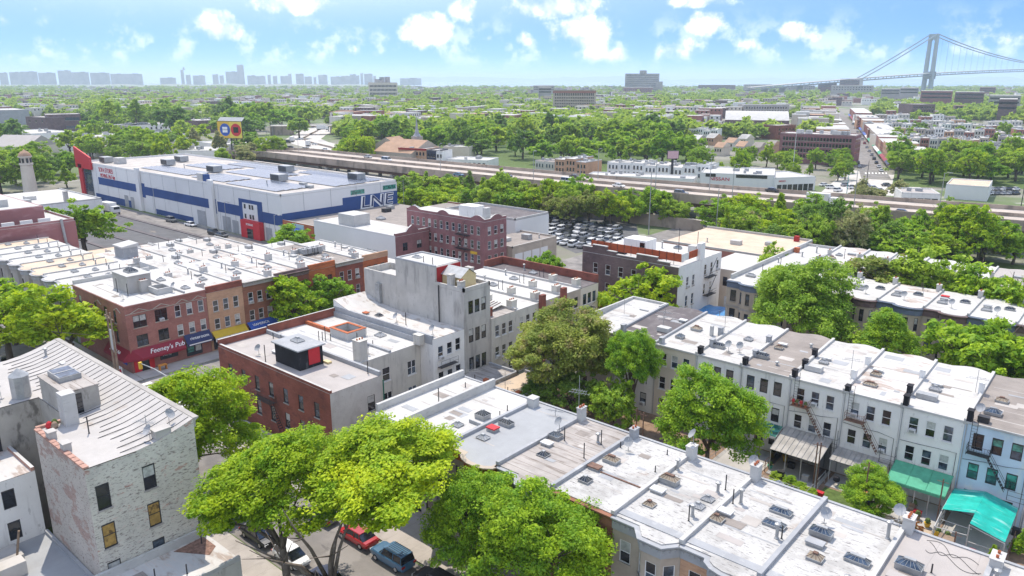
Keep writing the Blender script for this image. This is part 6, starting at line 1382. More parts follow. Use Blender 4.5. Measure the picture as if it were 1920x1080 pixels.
# ================================================================== ELEVATED EXPRESSWAY
FAR_E = [(-470, 262), (-400, 246), (-340, 235), (-309.8, 231), (-265, 231), (-200, 232.5), (-152, 234), (-108, 238), (-76, 243), (-46, 247.5), (-10, 254), (60, 268), (200, 300)]
def shift(pts, d):
 out = []
 for i, p in enumerate(pts):
  a, c = pts[max(0, i - 1)], pts[min(len(pts) - 1, i + 1)]
  t = Vector((c[0] - a[0], c[1] - a[1])).normalized(); out.append((p[0] + t.y * d, p[1] - t.x * d))
 return out
def hz(p): return 8.0 if p[0] > -330 else 8.0 - min(1, (-330 - p[0]) / 130) * 7.6
hw = thing('expressway_viaduct', 'elevated concrete expressway crossing the middle of the view', 'viaduct', (-150, 225, 0))
WD = 25.5
lanes = [(0, WD)]
NE = shift(FAR_E, WD)
b = MB()
for i in range(len(FAR_E) - 1):
 f0, f1, n0, n1 = FAR_E[i], FAR_E[i + 1], NE[i], NE[i + 1]
 b.face([(*n0, hz(f0)), (*n1, hz(f1)), (*f1, hz(f1)), (*f0, hz(f0))], concrete_lt); b.face([(*n0, hz(f0) - 1.4), (*f0, hz(f0) - 1.4), (*f1, hz(f1) - 1.4), (*n1, hz(f1) - 1.4)], concrete)
b.build('deck', hw)
def wall_strip(name, off, h0, h1, t, mat):
 P0, P1 = shift(FAR_E, off), shift(FAR_E, off + t); b = MB()
 for i in range(len(P0) - 1):
  z0, z1 = hz(FAR_E[i]), hz(FAR_E[i + 1])
  for A, B_ in ((P1, P1), ):
   b.face([(*P1[i], z0 + h0), (*P1[i + 1], z1 + h0), (*P1[i + 1], z1 + h1), (*P1[i], z0 + h1)], mat)
  b.face([(*P0[i + 1], z1 + h0), (*P0[i], z0 + h0), (*P0[i], z0 + h1), (*P0[i + 1], z1 + h1)], mat)
  b.face([(*P1[i], z0 + h1), (*P1[i + 1], z1 + h1), (*P0[i + 1], z1 + h1), (*P0[i], z0 + h1)], mat)
  b.face([(*P0[i], z0 + h0), (*P0[i + 1], z1 + h0), (*P1[i + 1], z1 + h0), (*P1[i], z0 + h0)], mat)
 b.build(name, hw)
dirt = surf('concrete_dirty', (.35, .285, .235), var=.2, vscale=.15, layers=[((.13, .115, .105), .25, (1, 1, .4), .5, .68, .7)])
wall_strip('parapet_far', -.4, -1.4, 1.2, .4, dirt); wall_strip('median_barrier', 12.4, .004, 1.0, .6, dirt); wall_strip('parapet_near', WD, -1.6, 1.15, .4, dirt)
lane_m = surf('lane_m', (.45, .39, .345), var=.12, vscale=.1, layers=[((.27, .24, .22), .2, (.05, 1.2, 1), .48, .66, .7)]); wall_strip('carriageway', 1.2, .006, .03, 10.6, lane_m); wall_strip('carriageway', 13.8, .006, .03, 10.6, lane_m)
wall_strip('girder', 2.0, -3.0, -1.41, .8, metal_rust); wall_strip('girder', 23.6, -3.0, -1.41, .8, metal_rust); wall_strip('girder', 12.6, -3.0, -1.41, .8, metal_rust)
for off in (4.8, 8.4, 17.4, 21.0):
 Pm = shift(FAR_E, off)
 for i in range(3, len(Pm) - 2):
  L = math.dist(Pm[i], Pm[i + 1]); n = int(L / 9)
  for k in range(n):
   f = k / n; g = (k + .4) / n
   p = [Pm[i][c] + (Pm[i + 1][c] - Pm[i][c]) * f for c in (0, 1)]; q = [Pm[i][c] + (Pm[i + 1][c] - Pm[i][c]) * g for c in (0, 1)]
   b = MB(); zl = hz(FAR_E[i]) + .045; b.face([(p[0], p[1] - .12, zl), (q[0], q[1] - .12, zl), (q[0], q[1] + .12, zl), (p[0], p[1] + .12, zl)], paint_m); b.build('lane_mark', hw)
for i in range(3, len(FAR_E) - 2):
 L = math.dist(FAR_E[i], FAR_E[i + 1]); n = max(1, int(L / 18))
 for k in range(n):
  f = k / n; base = [FAR_E[i][c] + (FAR_E[i + 1][c] - FAR_E[i][c]) * f for c in (0, 1)]
  b = MB(); b.box(base[0] - .7, base[0] + .7, base[1] - 25.6, base[1] - .2, 4.2, 4.99, concrete); b.build('crossbeam', hw)
  for dy in (2.4, 12.8, 23.4):
   b = MB(); b.box(base[0] - .6, base[0] + .6, base[1] - dy - .6, base[1] - dy + .6, .02, 4.2, concrete); b.build('pier', hw)
# service ramp in front, slightly lower
rp = thing('slip_road', 'lower slip road with a concrete wall in front of the expressway', 'ramp', (-200, 195, 0))
b = MB(); RP = [(-330, 196), (-280, 199.5), (-220, 202), (-160, 204.5), (-100, 208)]
for i in range(len(RP) - 1):
 z0, z1 = 6.0 - i * .9, 5.1 - i * .9
 (xa, ya), (xb, yb) = RP[i], RP[i + 1]
 b.face([(xa, ya - 6, z0), (xb, yb - 6, z1), (xb, yb, z1), (xa, ya, z0)], concrete_lt); b.face([(xa, ya - 6, 0), (xb, yb - 6, 0), (xb, yb - 6, z1 + .9), (xa, ya - 6, z0 + .9)], dirt); b.face([(xb, yb - 5.7, z1), (xa, ya - 5.7, z0), (xa, ya - 5.7, z0 + .9), (xb, yb - 5.7, z1 + .9)], dirt); b.face([(xa, ya - 6, z0 + .9), (xb, yb - 6, z1 + .9), (xb, yb - 5.7, z1 + .9), (xa, ya - 5.7, z0 + .9)], dirt)
b.build('ramp_body', rp)
# expressway comes up from a cutting under an overpass at the left
HW2 = [polar(598, 760), polar(588, 690), polar(572, 640), polar(560, 600), polar(575, 560), polar(610, 520), polar(650, 470), polar(700, 430)]
b = MB()
for i in range(len(HW2) - 1):
 a, c = HW2[i], HW2[i + 1]; t = (c - a).normalized(); s = Vector((t.y, -t.x, 0)) * 13
 b.face([a - s + Vector((0, 0, .02 + i * .004)), c - s + Vector((0, 0, .02 + i * .004)), c + s + Vector((0, 0, .02 + i * .004)), a + s + Vector((0, 0, .02 + i * .004))], concrete_lt)
b.build('expressway_approach', None, kind='structure')
for i in range(len(HW2) - 1):
 a, c = HW2[i], HW2[i + 1]; t = (c - a).normalized(); s = Vector((t.y, -t.x, 0))
 b = MB()
 for q in (-.5, .5):
  pass
 b.face([a + s * .3 + Vector((0, 0, .05)), c + s * .3 + Vector((0, 0, .05)), c + s * .3 + Vector((0, 0, 1.2)), a + s * .3 + Vector((0, 0, 1.2))], dirt); b.face([c - s * .3 + Vector((0, 0, .05)), a - s * .3 + Vector((0, 0, .05)), a - s * .3 + Vector((0, 0, 1.2)), c - s * .3 + Vector((0, 0, 1.2))], dirt); b.face([a + s * .3 + Vector((0, 0, 1.2)), c + s * .3 + Vector((0, 0, 1.2)), c - s * .3 + Vector((0, 0, 1.2)), a - s * .3 + Vector((0, 0, 1.2))], dirt)
 b.build('approach_barrier', None, kind='structure')
ov = thing('overpass', 'road overpass with dark abutments crossing the expressway at left', 'bridge', tuple(polar(575, 650)))
A_, B_ = polar(500, 655, 0), polar(640, 650, 0); t = (B_ - A_).normalized(); s = Vector((t.y, -t.x, 0)) * 6
b = MB(); zq = Vector((0, 0, 6.2)); zt2 = Vector((0, 0, 7.4))
b.face([A_ + s + zt2, B_ + s + zt2, B_ - s + zt2, A_ - s + zt2], concrete); b.face([A_ + s + zq, B_ + s + zq, B_ + s + zt2, A_ + s + zt2], dirt); b.face([A_ - s + zq, A_ + s + zq, B_ + s + zq, B_ - s + zq][::-1], dirt); b.build('span', ov)
b = MB()
for f0, f1 in ((0, .3), (.86, 1.0)):
 p, q = A_ + (B_ - A_) * f0, A_ + (B_ - A_) * f1
 b = MB(); b.prism([(p + s * .9).xy, (q + s * .9).xy, (q - s * .9).xy, (p - s * .9).xy], 0, 6.19, dirt); b.build('abutment', ov)
for k in (-.97, .97):
 b = MB(); b.tube([A_ + s * k + Vector((0, 0, 8.3)), B_ + s * k + Vector((0, 0, 8.3))], [.12, .12], metal_grey, 4); b.build('railing', ov)
# ================================================================== FAR LANDMARKS
def fwin(th, poly, e, ncol, rows, w, mat=None, m=None):
 """windows of a far facade, too small to pick apart singly: one joined part"""
 a, c, L, d, ang = edge_frame(poly, e); nrm = (d[1], -d[0]); b = MB(); m = L * .04 if m is None else m; stp = (L - 2 * m) / ncol
 for z, h in rows:
  for k in range(ncol):
   u = m + stp * (k + .5) - w / 2
   P = lambda uu, zz, o: (a[0] + d[0] * uu + nrm[0] * o, a[1] + d[1] * uu + nrm[1] * o, zz)
   b.face([P(u, z, .06), P(u + w, z, .06), P(u + w, z + h, .06), P(u, z + h, .06)], mat or g_dark)
   b.face([P(u - .15, z - .25, .1), P(u + w + .15, z - .25, .1), P(u + w + .15, z, .1), P(u - .15, z, .1)], stone_tan)
 o = b.build('windows', th); o['kind'] = 'stuff'
 return o
def near_face(pL, pR, depth):
 L, R_ = Vector(pL[:2]), Vector(pR[:2]); d = (R_ - L).normalized(); n = Vector((-d.y, d.x))
 return [tuple(L), tuple(R_), tuple(R_ + n * depth), tuple(L + n * depth)]
def block(name, label, cat, L, R_, h, depth, wall, roof, win=None, side=None, group=None, par=.4, pm=None, plain_=False, dist=None):
 if dist:
  pl, pr = polar(L, dist), polar(R_, dist)
 else:
  pl, pr = site(*L), site(*R_)
 poly = near_face(pl, pr, depth)
 th = building(name, label, cat, poly, h, wall, roof, None, group=group, parapet={0: par, 1: par, 2: par, 3: par} if par else None, pmat=pm)
 if win: fwin(th, poly, 0, *win)
 if side: fwin(th, poly, 1, *side); fwin(th, poly, 3, *side)
 return th, poly
def clutter(th, poly, z, n, seed=1, big=1.0):
 r = random.Random(seed)
 for k in range(n):
  u, v = r.uniform(.1, .9), r.uniform(.15, .85)
  p = [poly[0][c] + (poly[1][c] - poly[0][c]) * u + (poly[3][c] - poly[0][c]) * v for c in (0, 1)]
  s = r.uniform(.8, 2.2) * big; b = MB(); b.box(p[0] - s / 2, p[0] + s / 2, p[1] - s / 2, p[1] + s / 2, z + .08, z + .08 + r.uniform(.6, 1.6) * big, r.choice([metal_grey, parapet_white, parapet_grey])); b.build('roof_unit', th)

church = thing('church', 'church with terracotta roofs and a slender dark spire beyond the expressway', 'church', tuple(site(735, 304)))
pc = near_face(site(702, 306), site(772, 312), 26); b = MB(); b.prism(pc, 0, 6.5, stone_tan); b.build('nave_wall', church)
b = MB(); A0, A1, A2, A3 = [Vector((*p, 6.5)) for p in pc]; r0 = (A0 + A3) / 2 + Vector((0, 0, 6)); r1 = (A1 + A2) / 2 + Vector((0, 0, 6))
b.face([A0, A1, r1, r0], terracotta); b.face([A2, A3, r0, r1], terracotta); b.face([A3, A0, r0], stone_tan); b.face([A1, A2, r1], stone_tan); b.build('nave_roof', church)
pt2 = near_face(site(705, 302), site(745, 304), 14); q = [Vector((*p, 9.2)) for p in pt2]
b = MB(); b.prism(pt2, 0, 9.2, stone_tan); b.build('transept_wall', church)
b = MB(); e0 = (q[0] + q[1]) / 2 + Vector((0, 0, 3.8)); e1 = (q[2] + q[3]) / 2 + Vector((0, 0, 3.8)); b.face([q[1], q[2], e1, e0], terracotta); b.face([q[3], q[0], e0, e1], terracotta); b.face([q[0], q[1], e0], stone_tan); b.face([q[2], q[3], e1], stone_tan); b.build('transept_roof', church)
sp = site(757, 305); b = MB(); b.box(sp.x - 2.2, sp.x + 2.2, sp.y + 8, sp.y + 12.4, 0, 13.5, stone_grey); b.build('tower', church)
b = MB(); b.lathe([(2.2, 13.5), (1.3, 15), (.7, 17.5), (.1, 24)], parapet_grey, 8, (sp.x, sp.y + 10.2, 0)); b.build('spire', church)
th, pl = block('tan_apartment_block', 'three-storey tan brick block with red cornice beside the church', 'building', (748, 309), (800, 312), 8.6, 14, brick_tan, roof_clean, (8, [(5.4, 1.7), (2.2, 1.7)], 1.0), (4, [(5.4, 1.7), (2.2, 1.7)], .9))
band(th, 'cornice', pl[:2], 8.0, 8.9, .4, red_wall); clutter(th, pl, 8.6, 5, 3)
block('black_house', 'narrow black-fronted house next to the tan brick block', 'house', (801, 312), (818, 313), 8.0, 12, surf('dark_front', (.04, .045, .07)), roof_clean, (3, [(5, 1.6), (2, 1.6)], 1.0))
block('white_house', 'narrow white house beside the black-fronted house', 'house', (818.5, 313), (830, 313.5), 7.6, 12, plaster_white, roof_clean, (2, [(4.8, 1.6), (1.8, 1.6)], 1.0))
th, pl = block('cream_box_warehouse', 'plain cream box warehouse by the trees beyond the expressway', 'warehouse', (831, 299), (880, 300), 6.8, 14, plaster_cream, roof_clean); clutter(th, pl, 6.8, 3, 4)
th, pl = block('low_white_shop', 'low white shop with flat roof right of the cream box', 'shop', (838, 313), (915, 316), 3.6, 16, plaster_white, roof_clean, (8, [(1, 1.6)], 1.4)); clutter(th, pl, 3.6, 4, 5)
ROWF = [(1003, 322, 1040, 326, 2, 5.5, plaster_grey2), (1040, 327, 1100, 332, 3, 7, brick_tan), (1138, 330, 1330, 344, 8, 6.8, plaster_white)]
wm = [plaster_white, plaster_cream, plaster_grey2, stone_tan, brick_tan, stone_grey, brick_pink]
COLN = {'plaster_white': 'white', 'plaster_cream': 'cream', 'plaster_grey2': 'grey', 'stone_tan': 'tan', 'brick_tan': 'tan brick', 'stone_grey': 'grey stone', 'brick_pink': 'red brick', 'brick_dark': 'dark', 'brick_purple': 'purple', 'brick_red': 'red'}
def house_row(spec, label, group, roofs=None, name='row_house', dep=13, wr=None, sd=0):
 r = random.Random(sd + int(spec[0]))
 x0, y0, x1, y1, n, h, wl = spec
 a, c = site(x0, y0), site(x1, y1)
 for k in range(n):
  pL = a + (c - a) * (k / n); pR = a + (c - a) * ((k + .985) / n)
  if n > 5 and r.random() < .1: continue
  poly = near_face(pL, pR, dep * r.uniform(.8, 1.25)); hh = h * r.uniform(.84, 1.16)
  W_ = wl or r.choice(wm)
  lb = COLN.get(W_.name, 'pale') + ' one of the ' + label; th = building(name, lb, 'house', poly, hh, W_, (roofs and r.choice(roofs)) or r.choice([roof_clean, roof_white2, roof_far, roof_far, roof_stain, roof_brown, roof_grey]), None, group=group, parapet={1: .35, 3: .35}, pmat=parapet_white)
  w = (pR - pL).length; rows = wr or [(hh - 2.7, 1.6), (hh - 5.6, 1.6)]
  if rows[-1][0] < .3: rows = rows[:1]
  fwin(th, poly, 0, 3, rows, min(.85, w / 6), g_blue if r.random() < .5 else g_dark, m=.4)
  clutter(th, poly, hh, 3, k + int(spec[0]), .8)
for i, s in enumerate(ROWF):
 house_row(s, ['small grey houses right of the low white shop', 'tan two-storey row houses beyond the expressway', 'white two-storey row houses behind the roadside billboard'][i], 'row houses beyond the expressway %d' % i)
th, pl = block('low_grey_warehouse', 'long low grey warehouse along the expressway left of the car dealer', 'warehouse', (1100, 344), (1300, 353), 3.4, 12, metal_white, roof_clean); clutter(th, pl, 3.4, 6, 8)
ns, pl = block('car_dealer', 'white car dealership with red lettering beyond the expressway', 'dealership', (1312, 353), (1450, 359), 6.0, 26, metal_white, roof_clean, None)
b = MB(); a, c, L, d, ang = edge_frame(pl, 0)
for u0, u1 in ((2, 6), (14, 26)):
 b.face([(a[0] + d[0] * u + d[1] * .08, a[1] + d[1] * u - d[0] * .08, z) for u, z in ((u0, 4.9), (u1, 4.9), (u1, 6.2), (u0, 6.2))], g_dark)
b.build('window_band', ns)
sign(ns, 'NISSAN', 1.9, letter_red, (a[0] + d[0] * 7.6 + d[1] * .15, a[1] + d[1] * 7.6 - d[0] * .15, 4.1), ang, sx=1.25)
clutter(ns, pl, 6, 6, 11)
s2, pl2 = block('car_dealer_service_bay', 'dealer service bays with dark doors right of the dealership', 'dealership', (1452, 360), (1527, 357), 5.2, 20, metal_white, roof_clean, (7, [(.2, 2.6)], 2.0))
a, c, L, d, ang = edge_frame(pl2, 0); sign(s2, 'NISSAN', .9, letter_red, (a[0] + d[0] * 3 + d[1] * .15, a[1] + d[1] * 3 - d[0] * .15, 4.2), ang)
ap, pl = block('far_apartment_block', 'long purple brick apartment block at the head of the shopping avenue', 'building', (1458, 304), (1598, 312), 15.2, 16, brick_purple, roof_clean, (22, [(12, 1.8), (9, 1.8), (6, 1.8), (3, 1.8)], 1.1), (6, [(12, 1.8), (9, 1.8), (6, 1.8)], 1.1)); clutter(ap, pl, 15.2, 10, 6, 1.5)
big, pl = block('tall_apartment_block', 'tall tan apartment block with arched brown top storeys in the tree belt', 'building', 1037, 1118, 30, 34, stone_tan, roof_clean, (22, [(24.5, 3.0), (21, 1.8), (17.6, 1.8), (14.2, 1.8), (10.8, 1.8), (7.4, 1.8)], 1.3), (9, [(24.5, 3.0), (21, 1.8), (17.6, 1.8), (14.2, 1.8)], 1.3), dist=960)
band(big, 'cornice', pl[:2] + pl[2:3], 27.6, 30, .5, brick_pink); band(big, 'cornice', pl[:2] + pl[2:3], 30, 31.2, 1.0, stone_tan); clutter(big, pl, 30, 8, 2, 3)
hp, pl = block('hospital', 'huge pale slab hospital block on the horizon', 'building', 1172, 1236, 62, 60, tower_far, roof_far, (26, [(z, 2.2) for z in range(8, 60, 6)], 2.4), None, dist=2500)
b = MB(); m0 = Vector((*pl[0], 0)) + (Vector((*pl[1], 0)) - Vector((*pl[0], 0))) * .42; b.box(m0.x, m0.x + 16, m0.y, m0.y + 16, 62, 72, tower_far); b.build('roof_tower', hp)
block('hospital_wing', 'lower wing at the right of the slab hospital', 'building', 1230, 1243, 38, 40, tower_far, roof_far, None, dist=2450); block('low_hospital_building', 'low building in front of the slab hospital', 'building', 1168, 1242, 22, 40, tower_far, roof_far, (20, [(14, 2.5), (8, 2.5)], 2.4), dist=2300)
sc_, pl = block('school', 'large pale school block with long window rows on the left horizon', 'school', 690, 745, 38, 40, plaster_cream, roof_tan, (20, [(30, 4), (23, 4), (16, 4)], 1.8), dist=1500); clutter(sc_, pl, 38, 4, 9, 7)
# armory with its long white barrel roof
ar = thing('armory', 'long dark armory hall with a white barrel roof', 'hall', tuple(site(1410, 243))); pa = near_face(site(1358, 244), site(1478, 246), 48)
b = MB(); b.prism(pa, 0, 9, brick_dark); b.build('wall', ar); b = MB(); n = 8; L0, R0, R1, L1 = [Vector((*p, 9)) for p in pa]
for k in range(n):
 f0, f1 = k / n, (k + 1) / n; z0_, z1_ = 7 * math.sin(f0 * math.pi), 7 * math.sin(f1 * math.pi)
 b.face([L0.lerp(L1, f0) + Vector((0, 0, z0_)), R0.lerp(R1, f0) + Vector((0, 0, z0_)), R0.lerp(R1, f1) + Vector((0, 0, z1_)), L0.lerp(L1, f1) + Vector((0, 0, z1_))], roof_clean)
b.face([L0.lerp(L1, k / n) + Vector((0, 0, 7 * math.sin(k / n * math.pi))) for k in range(n, -1, -1)], brick_dark); b.face([R0.lerp(R1, k / n) + Vector((0, 0, 7 * math.sin(k / n * math.pi))) for k in range(n + 1)], brick_dark); b.build('barrel_roof', ar)
block('red_brick_block', 'small red brick block right below the armory', 'building', (1455, 262), (1490, 260), 10, 16, brick_red, roof_clean, (5, [(6.5, 1.6), (3.5, 1.6)], 1.1))
block('long_grey_block', 'long grey-brown block behind the armory', 'building', (1393, 222), (1478, 222), 15, 24, stone_grey, roof_far, (16, [(11, 2), (7, 2), (3, 2)], 1.6))
block('dark_gabled_block', 'dark brick block with white roof sheds among trees on the right', 'building', (1707, 226), (1750, 226), 17, 30, brick_dark, roof_far, (8, [(13, 2), (9, 2), (5, 2)], 1.6))
block('dark_store', 'two-storey purple brick store with glass centre on the left', 'store', (52, 246), (90, 248), 12, 26, brick_dark, roof_far, (3, [(8, 2)], 2)); block('dark_store', 'two-storey dark glazed store next to the purple one', 'store', (90, 247), (155, 245), 14, 26, brick_dark, roof_far, (9, [(9, 2.6), (2, 2.4)], 2.6, g_blue))
block('grey_box_store', 'plain grey box store at the left edge of the horizon belt', 'store', (-30, 236), (58, 233), 14, 60, parapet_grey, roof_far)
SHED = [(112, 276, 148, 282, 7.5, 30, 'white shed with a row of dark windows on the left'), (148, 282, 218, 268, 6, 26, 'long white shed wall left of the red-roofed shops'), (196, 296, 330, 286, 6, 24, 'low white shed behind the red storage fin'), (216, 268, 262, 276, 5.5, 40, 'flat white shed with grey gable left of the billboard'), (258, 277, 368, 266, 6, 38, 'wide white flat-roofed shed left of the colourful billboard'), (214, 254, 245, 256, 8, 26, 'pale shed with dark upper windows below the tree belt'), (250, 256, 320, 252, 8, 30, 'white-roofed shed with arched windows below the tree belt'), (290, 262, 365, 258, 5, 20, 'long low shop with red band below the tree belt'), (345, 247, 372, 250, 10, 24, 'dark brown box building at the end of the sheds'), (330, 299, 415, 298, 4.4, 30, 'black-edged white roof shed by the billboard legs'), (370, 285, 418, 292, 6, 24, 'grey shed directly behind the billboard legs'), (160, 262, 215, 262, 5, 22, 'blue and white shop left of the sheds'), (0, 262, 60, 268, 6, 30, 'grey hip shed at the left edge')]
for i, (x0, y0, x1, y1, h, dp, lab) in enumerate(SHED):
 th, pl = block('shed', lab, 'shed', (x0, y0), (x1, y1), h, dp, [plaster_white, metal_white, plaster_cream][i % 3] if i not in (8, 11) else (brick_dark if i == 8 else metal_blue), roof_clean if i % 4 else roof_white2, (max(3, int((x1 - x0) / 9)), [(h - 3, 1.6)], 1.4) if i in (0, 3, 5, 6, 11) else None, group='sheds on the left beyond the storage warehouse'); clutter(th, pl, h, 5, i, 1.3)
b = MB(); hp_ = near_face(site(-20, 290), site(52, 292), 24); th = thing('hip_roof_hall', 'grey pitched-roof hall at the left edge among trees', 'hall', (hp_[0][0], hp_[0][1], 0)); b.prism(hp_, 0, 5, plaster_cream); b.build('wall', th)
b = MB(); q = [Vector((*p, 5)) for p in hp_]; r0 = (q[0] + q[3]) / 2 + Vector((0, 0, 6)); r1 = (q[1] + q[2]) / 2 + Vector((0, 0, 6)); b.face([q[0], q[1], r1, r0], roof_beige); b.face([q[2], q[3], r0, r1], roof_beige); b.face([q[1], q[2], r1], roof_beige); b.build('roof', th)
# billboards
def billboard(label, p, h0, h1, w, panels, npole, rot, poleh=None):
 t = thing('billboard', label, 'billboard', (p.x, p.y, 0), rz=rot)
 b = MB(); b.box(-w / 2, w / 2, -.3, .3, h0, h1, metal_dark); link('panel_frame', b.mesh('panel_frame'), t)
 for x0, x1, z0, z1, mt in panels:
  b = MB(); b.box(x0, x1, -.36, -.305, z0, z1, mt); link('panel', b.mesh('panel'), t)
 for k in range(npole):
  x = 0 if npole == 1 else -w / 2 + .8 + (w - 1.6) * k / (npole - 1); b = MB(); b.bar((x, .1, 0), (x, .1, h0), .55 if npole == 1 else .4, metal_dark, 8); link('leg', b.mesh('leg'), t)
 return t
bp = site(436, 292); face = HEAD - .32
bl = billboard('colourful billboard on black legs with a blue and a red roundel', bp, 10, 20, 17, [(-8.4, 0, 10.3, 19.7, yellow_paint), (0, 8.4, 10.3, 19.7, plain('panel_yellow', (.7, .55, .08)))], 5, face)
for cx, mt, m2 in ((-3.2, awn_blue, letter_white), (4.4, red_paint, letter_red)):
 b = MB(); b.tube([(cx, -.42, 15), (cx, -.37, 15)], [3.6, 3.6], mt, 20); link('roundel', b.mesh('roundel'), bl)
 b = MB(); b.box(cx - 1.7, cx + 1.7, -.5, -.425, 13.4, 16.6, m2 if m2 is letter_white else g_dark); link('roundel_mark', b.mesh('roundel_mark'), bl)
b = MB(); b.face([(-8.5, .4, 20), (8.5, .4, 20), (8.5, 3.0, 22), (-8.5, 3.0, 22)], metal_grey); link('rear_panel', b.mesh('rear_panel'), bl)
p = site(1259, 339); b1 = billboard('white and pink roadside billboard on one tall pole', p, 9.6, 13.2, 5.2, [(-2.4, 2.4, 9.8, 13.0, plain('panel_pink', (.55, .35, .38)))], 1, HEAD + .1)
p = site(514, 285); b2 = billboard('white car brand sign beside the curving expressway', p, 5, 8.6, 9, [(-4.4, 4.4, 5.2, 8.4, letter_white)], 2, HEAD - .2)
o = link('lettering', text_mesh('TOYOTA', 1.9, letter_red), b2, (0, -.42, 6.8)); o.rotation_euler = (R(90), 0, 0)
o = link('lettering', text_mesh('TOYOTA', 1.0, letter_navy), bl, (-3.2, -.54, 15)); o.rotation_euler = (R(90), 0, 0)
# buildings by the right end of the expressway
th, pl = block('filling_station', 'low station building with hipped grey roof beside the expressway', 'station', (1688, 385), (1760, 388), 4.2, 14, plaster_white, roof_beige, (5, [(.4, 2.4)], 2)); clutter(th, pl, 4.2, 2, 3)
th, pl = block('car_wash', 'white flat-roofed car wash right of the station', 'shop', (1770, 372), (1850, 378), 5.0, 22, metal_white, roof_tan, None)
# right-hand town: rows of houses beyond the park trees
TOWN = [(1688, 300, 1838, 303, 9, 10.5, None), (1838, 303, 1925, 310, 5, 9.5, None), (1640, 281, 1700, 282, 4, 9, None), (1702, 283, 1920, 292, 13, 9, None), (1625, 266, 1920, 274, 16, 9.5, None), (1618, 253, 1915, 259, 16, 9, None), (1605, 242, 1915, 247, 15, 9, None), (1600, 232, 1790, 235, 9, 9, None)]
for i, s in enumerate(TOWN):
 house_row(s, ['white-roofed town houses just above the park trees', 'pale town houses at the right edge above the park trees', 'small town houses at the avenue bend', 'second line of town houses right of the shopping avenue', 'third line of town houses right of the shopping avenue', 'fourth line of town houses right of the shopping avenue', 'fifth line of town houses right of the shopping avenue', 'farthest line of town houses right of the shopping avenue'][i], 'town houses right of the avenue, line %d' % i, name='town_house', sd=i)
# shopping avenue: two rows of shops facing each other
AVE = [(1668, 318, 1640, 282, 6), (1640, 281, 1612, 245, 6), (1610, 243, 1592, 218, 5)]
for i, (x0, y0, x1, y1, n) in enumerate(AVE):
 a, c = site(x0, y0), site(x1, y1); d = (c - a).normalized(); nn = Vector((d.y, -d.x, 0))
 for k in range(n):
  p, q = a + (c - a) * (k / n), a + (c - a) * ((k + .97) / n); r = random.Random(i * 10 + k)
  poly = [tuple(q.xy), tuple(p.xy), tuple((p + nn * 16).xy), tuple((q + nn * 16).xy)]
  th = building('shop_house', 'brick shop house lining the far shopping avenue', 'shop', poly, 9.5 * r.uniform(.9, 1.1), r.choice([brick_tan, brick_red, brick_pink, stone_tan]), r.choice([roof_clean, roof_far]), None, group='shop houses on the right side of the shopping avenue')
  fwin(th, poly, 0, 4, [(6.2, 1.7), (3.4, 1.7)], 1.0); fwin(th, poly, 1, 3, [(6.2, 1.7)], 1.0)
  b = MB(); e = (q - p).normalized(); f = -nn
  b.face([tuple(v) for v in (q + f * 1.5 + Vector((0, 0, 2.4)), p + f * 1.5 + Vector((0, 0, 2.4)), p + Vector((0, 0, 3.2)), q + Vector((0, 0, 3.2)))], r.choice([awn_red, awn_blue, awn_navy, awn_white, awn_green])); b.build('shop_awning', th)
LEFTAVE = [(1600, 285, 1578, 245, 6), (1577, 243, 1562, 215, 5)]
for i, (x0, y0, x1, y1, n) in enumerate(LEFTAVE):
 a, c = site(x0, y0), site(x1, y1); d = (c - a).normalized(); nn = Vector((-d.y, d.x, 0))
 for k in range(n):
  p, q = a + (c - a) * (k / n), a + (c - a) * ((k + .97) / n); r = random.Random(i * 10 + k + 50)
  poly = [tuple(p.xy), tuple(q.xy), tuple((q + nn * 22).xy), tuple((p + nn * 22).xy)]
  th = building('shop_house', 'white-roofed shop house on the left of the far shopping avenue', 'shop', poly, 8.5 * r.uniform(.85, 1.1), r.choice([brick_tan, stone_grey, brick_dark]), r.choice([roof_clean, roof_far]), None, group='shop houses on the left side of the shopping avenue')
  fwin(th, poly, 3, 4, [(5.6, 1.7), (2.6, 1.7)], 1.0)
sheet('shopping_avenue', [site(1615, 335).xy, site(1672, 338).xy, site(1640, 283).xy, site(1607, 240).xy, site(1570, 200).xy, site(1561, 200).xy, site(1582, 240).xy, site(1600, 283).xy], .016, asphalt)
sheet('avenue_forecourt', [site(1540, 360).xy, site(1760, 372).xy, site(1690, 330).xy, site(1590, 318).xy], .008, concrete_lt)
for k in range(7):
 sheet('crossing_stripe', [site(1622 + k * 6.4, 326).xy, site(1625 + k * 6.4, 326).xy, site(1624.5 + k * 6.4, 323.5).xy, site(1621.5 + k * 6.4, 323.5).xy], .022, paint_m)
sheet('park_lawn', [site(880, 330).xy, site(1320, 322).xy, site(1330, 262).xy, site(640, 262).xy, site(640, 285).xy, site(830, 300).xy], .0045, grass_m)
sheet('park_lawn', [site(1672, 350).xy, site(1990, 356).xy, site(1990, 312).xy, site(1680, 312).xy], .012, grass_m)
sheet('verge', [(-76, 166), (30, 166), (40, 218), (-76, 212)], .0055, grass_m)
sheet('car_lot_ground', [site(1000, 440).xy, site(1080, 475).xy, site(1200, 452).xy, site(1190, 405).xy, site(1010, 400).xy], .010, asphalt_dk)
